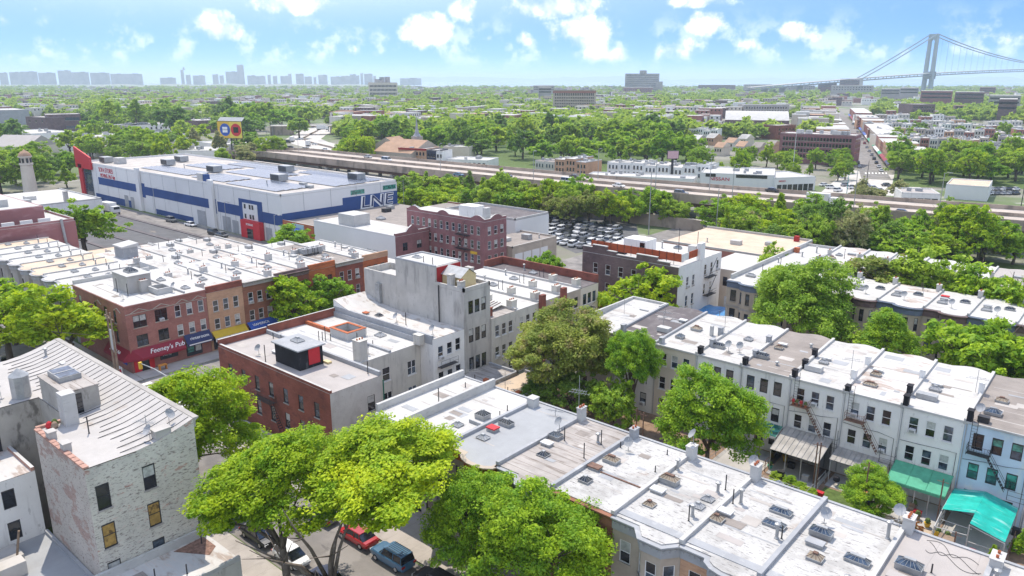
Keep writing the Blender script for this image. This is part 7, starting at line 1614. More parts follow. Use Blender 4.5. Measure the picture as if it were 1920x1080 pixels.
# pitched-roof houses between the park and the armory
for i, (px, py, mt) in enumerate([(1345, 292, terracotta), (1385, 290, terracotta), (1415, 292, roof_brown), (1440, 288, roof_brown), (1310, 300, roof_beige), (1365, 282, terracotta), (1300, 275, roof_far), (1330, 272, roof_far), (1390, 274, roof_far)]):
 a, c = site(px - 7, py), site(px + 8, py + 1); poly = near_face(a, c, 11); th = thing('pitched_roof_house', ['terracotta-roofed house left of the purple apartment block', 'second terracotta-roofed house towards the purple block', 'brown gabled house with white gable trim', 'brown gabled house nearest the purple block', 'beige-roofed house at the edge of the park trees', 'terracotta-roofed house in the second line', 'pale-roofed house left in the second line', 'pale-roofed house in the middle of the second line', 'pale-roofed house right in the second line'][i], 'house', (a.x, a.y, 0), 'pitched-roof houses below the armory')
 b = MB(); b.prism(poly, 0, 5, wm[1 + i % 4]); b.build('wall', th); fwin(th, poly, 0, 3, [(2.6, 1.5)], .9)
 b = MB(); q = [Vector((*p_, 5)) for p_ in offset(poly, .4)]
 e0 = (q[0] + q[3]) / 2 + Vector((0, 0, 2.8)); e1 = (q[1] + q[2]) / 2 + Vector((0, 0, 2.8)); b.face([q[0], q[1], e1, e0], mt); b.face([q[2], q[3], e0, e1], mt); b.face([q[3], q[0], e0], wm[1 + i % 4]); b.face([q[1], q[2], e1], wm[1 + i % 4]); b.build('roof', th)
for i, s in enumerate([(1290, 262, 1345, 264, 4, 8, plaster_white), (1110, 228, 1190, 230, 5, 10, None), (820, 232, 900, 234, 5, 9, plaster_white), (900, 244, 960, 246, 4, 9, plaster_white), (1000, 236, 1050, 238, 4, 9, None), (1325, 252, 1352, 252, 3, 9, plaster_white), (380, 212, 400, 213, 2, 14, brick_dark), (310, 206, 352, 207, 3, 14, brick_purple), (352, 207, 372, 208, 2, 13, plaster_cream), (560, 208, 640, 208, 6, 12, None), (640, 212, 700, 212, 4, 10, None), (1200, 240, 1240, 241, 3, 10, plaster_cream), (960, 262, 1010, 263, 3, 7, plaster_white), (440, 206, 520, 206, 5, 11, None)]):
 house_row(s, ['white flat houses left of the armory', 'flat houses showing between trees right of the tall apartment block', 'white flats showing above the tree belt', 'white terraces at the right end of the tree belt', 'small houses below the tall apartment block', 'white bay-fronted houses next to the armory', 'dark brick blocks on the left horizon belt', 'purple brick blocks on the left horizon belt', 'cream blocks on the left horizon belt', 'low blocks left of the school', 'low houses below the school', 'cream flats right of the tall apartment block', 'white houses inside the tree belt', 'low blocks in front of the left skyline'][i], 'far houses cluster %d' % i, name='far_house', sd=90 + i)
# skyline towers far left
TW = [(0, 16, 136), (19, 40, 135), (40, 72, 134), (73, 106, 136), (110, 135, 132), (135, 168, 135), (170, 207, 136), (208, 232, 138), (232, 268, 138), (340, 346, 131), (349, 358, 140), (362, 385, 141), (399, 410, 139), (412, 420, 141), (424, 446, 134), (446, 459, 122), (464, 480, 141), (480, 498, 142), (502, 508, 140), (512, 520, 142), (526, 545, 142), (541, 547, 138), (555, 570, 138), (571, 585, 143), (588, 593, 144), (597, 614, 140), (620, 640, 143), (640, 656, 142), (656, 668, 139), (668, 674, 141), (676, 681, 137), (683, 699, 138), (700, 705, 142), (750, 790, 146), (300, 330, 145)]
for i, (x0, x1, yt) in enumerate(TW):
 dist = 6500 + (i * 137) % 600; ca = math.cos(math.atan(((x0 + x1) / 2 - 960) / 1472.6)); z = CAM_H + (149 - yt) * dist * ca / 1472
 pl = near_face(polar(x0, dist), polar(x1, dist), 60); lab = ('wide' if x1 - x0 > 30 else 'short') + ' hazy slab block at the far left of the skyline'
 if i == 15: lab = 'tallest hazy tower of the left skyline'
 elif i == 9: lab = 'thin pointed hazy tower left of the tallest one'
 elif i > 8: lab = ('narrow' if x1 - x0 < 9 else 'broad') + (' hazy tower left of the tallest skyline tower' if x1 < 446 else ' hazy tower right of the tallest skyline tower')
 th = building('skyline_tower', lab, 'tower', pl, z, tower_far, tower_far, None, group='left skyline slabs' if i <= 8 else 'left skyline towers')
 m = [(pl[0][c] * .6 + pl[1][c] * .4) for c in (0, 1)]; w = math.dist(pl[0], pl[1]) * .25
 b = MB(); b.box(m[0], m[0] + w, m[1] + 10, m[1] + 10 + w, z, z + 3 + (i * 5) % 5, tower_far); b.build('roof_tower', th)
 if i == 9:
  b = MB(); b.lathe([(11, z), (7, z + 14), (.5, z + 24)], tower_far, 6, ((pl[0][0] + pl[1][0]) / 2, (pl[0][1] + pl[1][1]) / 2 + 15, 0)); b.build('peak', th)
MID = [(1310, 1380, 159, 2900), (1395, 1450, 158, 3000), (1478, 1530, 160, 2700), (1535, 1570, 156, 2500), (1575, 1612, 150, 2400), (1560, 1640, 160, 2000), (1690, 1725, 164, 1700), (1730, 1790, 170, 1250), (1795, 1850, 172, 1300), (1860, 1920, 178, 1200), (1655, 1690, 166, 1800), (1840, 1870, 163, 2100), (1880, 1915, 185, 950), (1000, 1040, 160, 1900), (1010, 1034, 163, 1500), (1170, 1225, 164, 2200)]
for i, (x0, x1, yt, dist) in enumerate(MID):
 z = max(8, CAM_H + (150 - yt) * dist * math.cos(math.atan(((x0 + x1) / 2 - 960) / 1472.6)) / 1472)
 th = building('far_block', 'dark hazy block on the horizon towards the suspension bridge' if i < 13 else 'hazy block in the middle of the horizon', 'building', near_face(polar(x0, dist), polar(x1, dist), 50), z, [brick_dark, stone_grey, tower_far, brick_purple][i % 4], roof_far, None, group='horizon blocks' if i < 13 else 'horizon blocks in the middle')
 fwin(th, near_face(polar(x0, dist), polar(x1, dist), 50), 0, 14, [(z - 5, 2.4), (z - 10, 2.4)], 2.6)

# ================================================================== SUSPENSION BRIDGE
D0 = 2750; tw = polar(1740, D0); lat = (polar(1760, D0) - polar(1720, D0)).normalized(); dep = Vector((-lat.y, lat.x, 0))
bd = (lat * .68 + dep * .733).normalized(); bn = Vector((bd.y, -bd.x, 0))
br = thing('suspension_bridge', 'grey suspension bridge with one tall portal tower on the right horizon', 'bridge', tuple(tw))
TOP = CAM_H + (150 - 68) * D0 * .884 / 1472; DK_ = CAM_H + (150 - 130) * D0 * .884 / 1472
def bpt(s, o, z): return tw + bd * s + bn * o + Vector((0, 0, z))
for o in (-13, 13):
 b = MB(); w0, w1 = 5.4, 4.3
 A = [bpt(s, o + oo, -6) for s, oo in ((-5, -w0), (5, -w0), (5, w0), (-5, w0))]; T_ = [bpt(s, o * .93 + oo, TOP - 26) for s, oo in ((-4, -w1), (4, -w1), (4, w1), (-4, w1))]
 for i in range(4):
  b.face([A[i], A[(i + 1) % 4], T_[(i + 1) % 4], T_[i]], bridge_m)
 b.build('tower_leg', br)
b = MB(); n = 10; out = 16.8   # portal head with its arch
arch = [(8.8 * math.cos(math.pi * k / n), TOP - 26 + 11 * math.sin(math.pi * k / n)) for k in range(n + 1)]
prof = [(out, TOP - 26), (out - .6, TOP), (-out + .6, TOP), (-out, TOP - 26)] + [(x, z) for x, z in reversed(arch)]
b.face([bpt(-4, o, z) for o, z in prof], bridge_m); b.face([bpt(4, o, z) for o, z in reversed(prof)], bridge_m)
for i in range(len(prof)):
 a, c = prof[i], prof[(i + 1) % len(prof)]; b.face([bpt(-4, *a), bpt(4, *a), bpt(4, *c), bpt(-4, *c)], bridge_m)
b.build('tower_portal', br)
b = MB(); b.face([bpt(-9, -11, DK_ - 30), bpt(-9, 11, DK_ - 30), bpt(-9, 11, DK_ - 8), bpt(-9, -11, DK_ - 8)], bridge_m); b.face([bpt(9, 18, DK_ - 30), bpt(9, -18, DK_ - 30), bpt(9, -18, DK_ - 8), bpt(9, 18, DK_ - 8)], bridge_m); b.face([bpt(-9, -18, DK_ - 8), bpt(-9, 18, DK_ - 8), bpt(9, 18, DK_ - 8), bpt(9, -18, DK_ - 8)], bridge_m); b.build('tower_strut', br)
def dz(s): return DK_ - 52 + 60 * math.sin(max(0, min(1, (s + 700) / 1360)) * math.pi / 2) - 4
b = MB(); ss = list(range(-660, 1400, 60))
for k in range(len(ss) - 1):
 s0, s1 = ss[k], ss[k + 1]
 for zt_, zb_ in ((0, -2.2), (-7, -8.6)):
  P = [bpt(s0, -16, dz(s0) + zt_), bpt(s1, -16, dz(s1) + zt_), bpt(s1, 16, dz(s1) + zt_), bpt(s0, 16, dz(s0) + zt_)]; Q = [p + Vector((0, 0, zb_ - zt_)) for p in P]
  b.face(P, concrete); b.face(Q[::-1], bridge_m); b.face([Q[0], Q[1], P[1], P[0]], bridge_m); b.face([Q[2], Q[3], P[3], P[2]], bridge_m)
b.build('deck', br)
b = MB()
for s in range(-660, 1380, 15):
 for o in (-15.6, 15.6):
  b.bar(bpt(s, o, dz(s) - 7), bpt(s + (7.5 if (s // 15) % 2 else 0), o, dz(s) - 1), .7, bridge_m, 4)
b.build('deck_truss', br)
for o in (-14, -10, 10, 14):
 b = MB(); b.tube([bpt(s, o, dz(-370) + (TOP - dz(-370)) * ((s + 280) / 280) ** 1.08) for s in range(-280, 1, 28)], [1.0] * 11, bridge_m, 5); b.build('side_cable', br)
 b = MB(); b.tube([bpt(s, o, (DK_ + 8) + (TOP - DK_ - 8) * ((s - 650) / 650) ** 2) for s in range(0, 1301, 50)], [1.0] * 27, bridge_m, 5); b.build('main_cable', br)
b = MB()
for s in range(50, 1300, 26):
 for o in (-12, 12):
  b.bar(bpt(s, o, dz(s)), bpt(s, o, (DK_ + 8) + (TOP - DK_ - 8) * ((s - 650) / 650) ** 2), .18, bridge_m, 3)
o = b.build('hangers', br); o['kind'] = 'stuff'
b = MB(); P = [bpt(s, oo, 0).xy for s, oo in ((-320, -20), (-270, -20), (-270, 20), (-320, 20))]; b.prism([tuple(p) for p in P], 0, dz(-300), concrete); b.build('anchorage', br)
for s in range(-660, -430, 60):
 b = MB(); P = [bpt(s + a_, oo, 0).xy for a_, oo in ((0, -14), (5, -14), (5, 14), (0, 14))]; b.prism([tuple(p) for p in P], 0, dz(s) - 8.7, concrete); b.build('approach_pier', br)
# ================================================================== TREES
def foliage(name, light, dark, warm=None, trans=.42):
 if name in MATS:
  return MATS[name]
 m = bpy.data.materials.new(name); m.use_nodes = True
 nt = m.node_tree; nt.nodes.clear()
 g = node(nt, 'ShaderNodeNewGeometry'); oi = node(nt, 'ShaderNodeObjectInfo'); tcx = node(nt, 'ShaderNodeTexCoord')
 nz = node(nt, 'ShaderNodeTexNoise', {'Vector': tcx.outputs['Object'], 'Scale': 2.6, 'Detail': 3.0})
 f = math_n(nt, 'ADD', math_n(nt, 'MULTIPLY', ramp_n(nt, nz.outputs[0], .35, .65), .6), math_n(nt, 'MULTIPLY', g.outputs['Random Per Island'], .4))
 c = mix_c(nt, f, dark, light)
 if warm:
  n2 = node(nt, 'ShaderNodeTexNoise', {'Vector': tcx.outputs['Object'], 'Scale': 5.0, 'Detail': 2.0})
  c = mix_c(nt, math_n(nt, 'MULTIPLY', ramp_n(nt, n2.outputs[0], .52, .68), .8), c, warm)
 hv = node(nt, 'ShaderNodeHueSaturation', {'Hue': node(nt, 'ShaderNodeMapRange', {0: oi.outputs['Random'], 3: .490, 4: .508}).outputs[0], 'Saturation': 1.0,
            'Value': node(nt, 'ShaderNodeMapRange', {0: oi.outputs['Random'], 3: 1.1, 4: .88}).outputs[0], 'Color': c})
 d = node(nt, 'ShaderNodeBsdfPrincipled', {'Base Color': hv.outputs[0], 'Roughness': .6, 'Specular IOR Level': .25})
 t = node(nt, 'ShaderNodeBsdfTranslucent', {'Color': hv.outputs[0]})
 mx = node(nt, 'ShaderNodeMixShader', {0: trans, 1: d.outputs[0], 2: t.outputs[0]})
 node(nt, 'ShaderNodeOutputMaterial', {0: mx.outputs[0]})
 MATS[name] = m
 return m
F_BRIGHT = foliage('foliage_bright', (.56, .67, .015), (.17, .34, .014), (.24, .46, .03))
F_LIME = foliage('foliage_lime', (.46, .64, .03), (.13, .30, .02), (.20, .42, .05))
F_MID = foliage('foliage_mid', (.48, .63, .05), (.19, .35, .03), (.30, .46, .06))
F_DEEP = foliage('foliage_deep', (.28, .44, .06), (.12, .23, .035))
F_OLIVE = foliage('foliage_olive', (.40, .46, .08), (.18, .26, .05), (.34, .26, .13))
F_PALE = foliage('foliage_pale', (.50, .48, .20), (.26, .32, .10), (.62, .54, .32))
F_FAR = foliage('foliage_far', (.50, .62, .08), (.22, .36, .055))

def crown_mesh(name, seed, nclump, nleaf, leaf, mat, squash=.8, cone=False, inner=.45, lobes=.22, low=-.55):
 r = np.random.default_rng(seed)
 d = r.normal(size=(nclump * 3, 3)); d /= np.linalg.norm(d, axis=1)[:, None]
 d = d[d[:, 2] > low][:nclump]; n = len(d)
 ph = r.uniform(0, 6.28, 6)
 lob = 1 + lobes * (np.sin(d[:, 0] * 3.1 + ph[0]) * np.sin(d[:, 1] * 2.7 + ph[1]) + .6 * np.sin(d[:, 2] * 4 + ph[2] + d[:, 0] * 2))
 rad = (inner + (1 - inner) * r.random(n) ** .5) * lob * .86
 c = d * rad[:, None]; c[:, 2] *= squash
 if cone:
  h = (c[:, 2] / squash + 1) / 2; k = np.clip(1.25 - 1.15 * h, .12, 1); c[:, 0] *= k; c[:, 1] *= k
 rc = r.uniform(.08, .23, n)
 idx = np.repeat(np.arange(n), nleaf); N = len(idx)
 off = r.normal(size=(N, 3)); off /= np.linalg.norm(off, axis=1)[:, None]
 off *= (r.random(N) ** .45)[:, None] * rc[idx][:, None]; off[:, 2] *= .5
 p = c[idx] + off
 nr = r.normal(size=(N, 3)) * .6 + off / rc[idx][:, None] * .5 + np.array([0, 0, 1.1]); nr /= np.linalg.norm(nr, axis=1)[:, None]
 t = np.cross(nr, r.normal(size=(N, 3))); t /= np.linalg.norm(t, axis=1)[:, None]; b = np.cross(nr, t)
 s = leaf * r.uniform(.4, 1.6, N)[:, None]
 V = np.stack([p - t * s, p - b * s * .55 + nr * s * .15, p + t * s, p + b * s * .55 + nr * s * .15], 1).reshape(-1, 3)
 me = bpy.data.meshes.new(name)
 me.vertices.add(4 * N); me.vertices.foreach_set('co', V.astype(np.float32).ravel())
 me.loops.add(4 * N); me.loops.foreach_set('vertex_index', np.arange(4 * N, dtype=np.int32))
 me.polygons.add(N); me.polygons.foreach_set('loop_start', np.arange(0, 4 * N, 4, dtype=np.int32)); me.polygons.foreach_set('loop_total', np.full(N, 4, np.int32))
 me.materials.append(mat); me.update(calc_edges=True)
 me['clumps'] = n
 return me, c

def trunk_mesh(name, seed, H, r, centre, rz, cl, nlimb=9, base=.3, split=.32):
 """tapered trunk with limbs that run out to some of the leaf clumps"""
 rg = random.Random(seed); b = MB()
 top = H * split
 b.tube([(0, 0, -.15), (.05, 0, .4), (.1 * rg.uniform(-1, 1), .1 * rg.uniform(-1, 1), top)], [base * 1.35, base, base * .8], bark, 8)
 k = list(range(len(cl))); rg.shuffle(k)
 for i in k[:nlimb]:
  e = Vector((cl[i][0] * r, cl[i][1] * r, centre + cl[i][2] * rz)); s = Vector((0, 0, top * rg.uniform(.8, 1.0)))
  m1 = s.lerp(e, .35) + Vector((0, 0, (e.z - s.z) * .12)); m2 = s.lerp(e, .7) + Vector((rg.uniform(-.3, .3), rg.uniform(-.3, .3), .2))
  b.tube([s, m1, m2, e], [base * .55, base * .38, base * .22, base * .08], bark, 5)
  for q in range(2):
   e2 = m2 + Vector((rg.uniform(-1, 1), rg.uniform(-1, 1), rg.uniform(.2, 1))) * r * .3; b.tube([m1.lerp(m2, .6), e2], [base * .2, base * .06], bark, 4)
 return b.mesh(name, smooth=True)

UNIT = {}
def unit_crown(kind, mat, lod, var):
 key = (kind, mat.name, lod, var)
 if key not in UNIT:
  nc, nl, lf = {'hi': (250, 270, .020), 'mid': (170, 55, .052), 'low': (80, 26, .115), 'far': (34, 9, .30)}[lod]
  UNIT[key] = crown_mesh('crown', var * 17 + len(mat.name) * 3 + nc, nc, nl, lf, mat, lobes=.22 if lod == 'hi' else .36, cone=(kind == 'cone'), squash=.78 if kind != 'cone' else 1.0)
 return UNIT[key]

N_TREE = [0]
def tree(label, x, y, r, H, mat, lod='mid', kind='round', group=None, rz=None, var=None, base=None, name='street_tree', off=(0, 0)):
 N_TREE[0] += 1
 var = N_TREE[0] % 4 if var is None else var
 me, cl = unit_crown(kind, mat, lod, var)
 t = thing(name, label, 'tree', (x, y, 0), group)
 rz = rz or min(H * .46, r * 1.1); cz = H - rz * .88
 link('crown', me, t, (off[0], off[1], cz), rz=(N_TREE[0] * 1.7) % 6.28, scale=(r * (1 + .14 * math.sin(N_TREE[0] * 2.1)), r * (1 - .14 * math.sin(N_TREE[0] * 2.1)), rz / (.78 if kind != 'cone' else 1.0)))
 key = ('trunk', lod, var, kind, mat.name)
 a = (N_TREE[0] * 1.7) % 6.28
 if lod == 'hi':
  tm = trunk_mesh('trunk', var + 5, H, r, cz, rz / .78, cl, 8, base or .28); o = link('trunk', tm, t, (0, 0, 0), rz=a)
  if off[0] or off[1]: o.rotation_euler = (-off[1] / H * .8, off[0] / H * .8, a)
 else:
  if key not in CACHE:
   CACHE[key] = trunk_mesh('trunk', var + 5, 1.0, .4, .62, .38 / .78, cl, 7 if lod == 'mid' else 4, .025)
  link('trunk', CACHE[key], t, (0, 0, 0), rz=a, scale=(r / .4, r / .4, H))
 return t

NEAR = [  # label, x, y, r, H, material, lod, kind
 ('huge spreading yellow-green street tree over the parked cars', -52.0, 30.4, 6.5, 14.2, F_BRIGHT, 'hi', 'round', dict(rz=4.6, off=(-.2, .8))), ('second huge yellow-green street tree above the blue car', -45.0, 31.0, 7.3, 15.2, F_BRIGHT, 'hi', 'round', dict(rz=4.0, off=(-.2, 5.4))),
 ('slender lime street tree in front of the orange frieze house', -39.8, 41.4, 4.6, 11.2, F_LIME, 'hi', 'round'), ('dense lime street tree in front of the red brick row house', -32.6, 41.6, 5.6, 11.8, F_LIME, 'hi', 'round'),
 ('yellow-green street tree between tenement and brick corner building', -73.6, 33.2, 6.9, 13.6, F_BRIGHT, 'hi', 'round'),
 ('broad olive yard tree with rusty flowers behind the grey roof', -57.4, 77.4, 8.0, 14.0, F_OLIVE, 'hi', 'round'), ('bright lime yard tree right of the olive yard tree', -46.6, 77.4, 3.8, 13.2, F_LIME, 'hi', 'round'),
 ('round bright green yard tree in front of the white back row', -33.2, 71.8, 6.3, 12.4, F_LIME, 'hi', 'round'), ('small loose lime tree on the yard lawn', -16.8, 74.6, 3.3, 5.6, F_LIME, 'hi', 'round'),
 ('bright green street tree left of the corner pub', -121.5, 37.6, 6.8, 12.4, F_BRIGHT, 'mid', 'round'), ('leafy street tree at the left edge beyond the avenue', -131.5, 33.0, 6.6, 12.0, F_BRIGHT, 'mid', 'round'), ('third street tree further left along the street', -142, 36.6, 6.2, 11, F_LIME, 'mid', 'round'),
 ('yellow-green avenue tree in front of the banded brown house', -110.4, 70.5, 5.2, 9.6, F_BRIGHT, 'mid', 'round'), ('avenue tree just right of the first, by the orange parapet house', -110.6, 78.0, 4.6, 9.0, F_LIME, 'mid', 'round'),
 ('round yellow-green tree in front of the dark brick apartment house', -65.0, 109.5, 6.6, 11.6, F_BRIGHT, 'mid', 'round'), ('very large green street tree in front of the brownstones', -39.4, 113.6, 9.8, 15.8, F_MID, 'hi', 'round'), ('low leafy tree at the right foot of the very large tree', -31.6, 112.0, 4.4, 7.6, F_MID, 'mid', 'round'),
 ('cone-shaped lime tree in front of the brownstones', -26.2, 112.6, 5.6, 12.4, F_LIME, 'hi', 'cone'), ('street tree right of the cone-shaped tree', -14.6, 113.2, 6.8, 12.4, F_LIME, 'mid', 'round'), ('street tree at the right edge before the brownstones', -7.0, 114.0, 7.0, 13, F_LIME, 'mid', 'round'), ('small street tree at the far right below the brownstones', -10.4, 106.5, 4.4, 7.6, F_LIME, 'mid', 'round'),
 ('dusty olive tree with bare twigs in the far yards', -33.6, 140.6, 7.2, 14.2, F_OLIVE, 'mid', 'round'), ('grey-green yard tree right of the olive tree', -27.6, 140.2, 6.6, 14.4, F_MID, 'mid', 'round'), ('bright yard tree behind the dark-corniced brownstone', -20.8, 140.6, 6.2, 13.6, F_LIME, 'mid', 'round'), ('yard tree at the right edge behind the brownstones', -12.2, 139.8, 6.0, 13.4, F_LIME, 'mid', 'round'),
 ('small tree behind the cream rear house', -56.0, 144, 4.6, 10.6, F_MID, 'mid', 'round'), ('bright small tree left of the dark brick apartment house', -93.5, 119.6, 4.0, 9.0, F_LIME, 'mid', 'round'),
 ('leafy tree beside the white hall', -157, 100.5, 5.6, 9.4, F_LIME, 'mid', 'round'), ('solitary tree on the car park edge', -203, 71.5, 7.4, 13, F_LIME, 'mid', 'round'),
 ('dark undergrowth tree below the olive yard tree', -54.2, 74.6, 3.6, 6.0, F_DEEP, 'mid', 'round'), ('bushy dark tree at the garage wall', -58.6, 73.2, 2.8, 4.6, F_DEEP, 'mid', 'round'), ('loose green tree by the yard path', -46.8, 73.8, 3.0, 7.0, F_MID, 'mid', 'round')]
for i, (lab, x, y, r, H, mt, lod, kd, *ex) in enumerate(NEAR):
 tree(lab, x, y, r, H, mt, lod, kd, group='trees near the houses', name='tree', base=.36 if i < 2 else None, **(ex[0] if ex else {}))
def bush(label, x, y, r, h, mat, name='shrub', kind='round'):
 me, _ = unit_crown(kind, mat, 'mid', N_TREE[0] % 4); N_TREE[0] += 1
 o = link(name, me, None, (x, y, h * .45), rz=N_TREE[0] * 1.3, scale=(r, r, h * .62), label=label, category='shrub', group='garden plants')
for lab, x, y, r, h, mt, kd in [('round green bush in the vegetable bed', -25.6, 76.6, .9, 1.1, F_LIME, 'round'), ('second round bush in the vegetable bed', -24.2, 76.2, .8, 1.0, F_LIME, 'round'), ('low leafy bush at the end of the vegetable bed', -27.2, 77.0, .8, .8, F_MID, 'round'), ('yellow-green hedge plant along the vegetable bed', -26.0, 74.6, 1.6, .6, F_BRIGHT, 'round'), ('sprawling plant by the iron fence', -22.9, 74.8, 1.0, 1.4, F_MID, 'round'),
       ('red-leaved shrub in the sandy yard', -12.8, 74.2, 1.3, 1.6, foliage('foliage_red', (.40, .14, .04), (.14, .12, .03)), 'round'), ('green shrub under the red-leaved one', -12.4, 72.4, 1.2, 1.1, F_DEEP, 'round'), ('pointed yellow-green conifer at the canopy corner', -5.9, 73.2, .9, 2.6, F_BRIGHT, 'cone'), ('rounded conifer right of the canopy', -4.2, 77.6, 1.3, 2.8, F_LIME, 'cone'), ('weeds at the foot of the white pipe fence', -11.0, 72.6, 1.0, 1.2, F_MID, 'round'), ('lawn hedge behind the front row', -20.0, 71.6, 2.4, .9, F_MID, 'round'), ('leafy climber on the courtyard chimney stub', -67.3, 12.6, 1.0, 2.6, F_BRIGHT, 'round'), ('potted bush on the red roof deck', -75.8, 115.4, .6, 1.0, F_LIME, 'round')]:
 bush(lab, x, y, r, h, mt, kind=kd)
bpy.data.objects[[o.name for o in bpy.data.objects if o.get('label') == 'potted bush on the red roof deck'][0]].location.z += 12.3
bpy.data.objects[[o.name for o in bpy.data.objects if o.get('label') == 'leafy climber on the courtyard chimney stub'][0]].location.z += 3.0

FOLN = {'foliage_bright': 'yellow-green', 'foliage_lime': 'lime', 'foliage_mid': 'green', 'foliage_deep': 'dark green', 'foliage_olive': 'olive', 'foliage_pale': 'pale'}
def zone(n, x0, x1, y0, y1, r0, r1, mats, label, group, seed, lod='low', gap=.8, hk=1.55, poly=None):
 rg = random.Random(seed); put = []; k = 0
 while len(put) < n and k < n * 60:
  k += 1
  p = site(rg.uniform(x0, x1), rg.uniform(y0, y1)); r = rg.uniform(r0, r1)
  if poly and not poly(p): continue
  if any((p - q).length < (r + s) * gap for q, s in put): continue
  put.append((p, r))
 put.sort(key=lambda a: -a[0].length)
 for p, r in put:
  mt = rg.choice(mats); w_ = (p - site(x0, (y0 + y1) / 2)).length / max(1, (site(x1, (y0 + y1) / 2) - site(x0, (y0 + y1) / 2)).length); lb = ('large ' if r > r0 + (r1 - r0) * .6 else 'small ') + FOLN[mt.name] + ' ' + label + (', left end' if w_ < .33 else ', middle' if w_ < .66 else ', right end')
  H_ = max(5, r * hk + 2.2) * rg.uniform(.88, 1.12); kd = 'cone' if rg.random() < .14 else 'round'; H_ *= rg.uniform(.8, 1.25); tree(lb, p.x, p.y, r * (.75 if kd == 'cone' else 1), H_, mt, lod, kd, group=group, rz=H_ * .5 if lod == 'mid' else None)
 return put
G1 = [F_LIME, F_LIME, F_MID, F_MID, F_BRIGHT, F_DEEP]; G2 = [F_LIME, F_BRIGHT, F_MID]; G3 = [F_MID, F_DEEP, F_MID, F_LIME]
def off_road(p): return p.y < 204 - 0 and p.y > 165
zone(34, 745, 985, 378, 412, 4.0, 6.5, G1, 'tree in the thicket between storage warehouse and expressway', 'thicket left of the car lot', 1, 'mid', .5, hk=1.3, poly=lambda p: 164 < p.y < 196)
zone(16, 985, 1300, 396, 425, 4.0, 6.5, [F_LIME, F_MID, F_OLIVE, F_BRIGHT], 'tree behind the crowded car lot', 'trees behind the car lot', 2, 'mid', .62, poly=lambda p: p.y > 186 and p.y < 205)
zone(64, 1350, 1925, 420, 492, 3.8, 6.6, [F_LIME, F_MID, F_BRIGHT, F_LIME, F_DEEP, F_PALE], 'tree in the leafy strip below the expressway on the right', 'leafy strip right', 3, 'mid', .5, hk=1.3, poly=lambda p: p.y > 168 and p.y < 214 and not (p.x < -76 and p.y < 176))
zone(20, 1672, 1925, 318, 346, 6, 8, [F_BRIGHT, F_LIME, F_MID], 'tree in the park row at the right beyond the expressway', 'park row right', 4, 'mid', .55)
zone(26, 1300, 1590, 304, 342, 3.2, 5.6, G2, 'tree between the car dealer and the purple apartment block', 'trees beside the dealer', 5, 'mid', .6)
zone(86, 640, 1300, 260, 320, 4.5, 9.5, G1, 'tree in the wide green belt behind the church', 'green belt', 6, 'low', .52, poly=lambda p: p.y > 318 and not (site(690, 306).x - 0 < p.x < site(930, 310).x and p.y < 312))
zone(50, 150, 640, 228, 262, 6, 13, G3, 'tree in the dense wood on the left', 'left wood', 7, 'low', .5, poly=lambda p: (p - polar(575, 650)).length > 42)
zone(16, -10, 135, 318, 388, 5, 8, [F_LIME, F_PALE, F_BRIGHT, F_DEEP, F_MID], 'tree between the minaret and the red fin', 'trees behind the minaret', 8, 'mid', .6, poly=lambda p: p.x < -334)
zone(9, 120, 330, 296, 318, 5, 7.5, [F_MID, F_DEEP, F_LIME], 'tree behind the left end of the storage warehouse', 'trees behind the warehouse', 9, 'mid', .6, poly=lambda p: p.y > 166)
zone(5, 445, 520, 300, 320, 4, 6.5, [F_PALE, F_BRIGHT, F_MID], 'pale bushy tree behind the solar roof', 'bushes behind the solar roof', 10, 'mid', .5, poly=lambda p: p.y > 166)
zone(8, 625, 720, 292, 318, 5, 7.5, [F_BRIGHT, F_BRIGHT, F_LIME], 'yellow-green tree at the expressway bend', 'trees at the expressway bend', 11, 'mid', .5, poly=lambda p: p.y > 250)
zone(16, 1640, 1920, 236, 290, 3.5, 6, G3, 'tree among the far right town houses', 'town trees', 13, 'low', .8)
zone(26, 1560, 1950, 432, 500, 4.5, 7.5, [F_LIME, F_MID, F_BRIGHT, F_LIME], 'tree in the lush corner below the expressway at the right edge', 'lush right corner', 14, 'mid', .5, hk=1.3, poly=lambda p: 164 < p.y < 216 and p.x > -46)
zone(34, 0, 470, 258, 326, 4, 8, [F_LIME, F_MID, F_DEEP, F_BRIGHT, F_PALE], 'tree scattered among the sheds on the left', 'trees among the sheds', 15, 'low', .9, poly=lambda p: p.y > 168 and p.x < -330)
zone(6, 1600, 1690, 372, 392, 2.6, 3.8, [F_PALE], 'pale blossoming tree beside the expressway', 'pale trees by the station', 12, 'mid', .6, hk=1.1, poly=lambda p: p.y > 252)

# everything beyond reads as one mass of canopy: points carrying leaf crowns
rg = random.Random(99); pts = []; scl = []
def blocked(p):
 return False
tot = 0
while tot < 9500:
 px = rg.uniform(-60, 1980); y = 166 + (262 - 166) * rg.random() ** 1.7
 p = site(px, y); dcam = p.length
 dn = mnoise.noise(Vector((p.x * .0032, p.y * .0032, 2.0))) + .35 * mnoise.noise(Vector((p.x * .012, p.y * .012, 5.0)))
 bias = .10
 if px > 1560 and 205 < y: bias = -.28
 if px < 640 and y > 226: continue
 if 1300 < px < 1500 and y > 222: bias = -.2
 if 1560 < px < 1640 and y > 190: continue
 if abs(px - (1566 + (y - 200) * .45)) < 14 and y > 185: continue
 if dn + bias < rg.uniform(-.3, .34): continue
 pts.append((p.x, p.y, 0)); scl.append(rg.uniform(3.6, 8.6) * (1 + .3 * min(1, dcam / 2500))); tot += 1
me = bpy.data.meshes.new('distant_canopy'); me.from_pydata([(x, y, s * .75) for (x, y, z), s in zip(pts, scl)], [], [])
at = me.attributes.new('size', 'FLOAT', 'POINT'); at.data.foreach_set('value', scl)
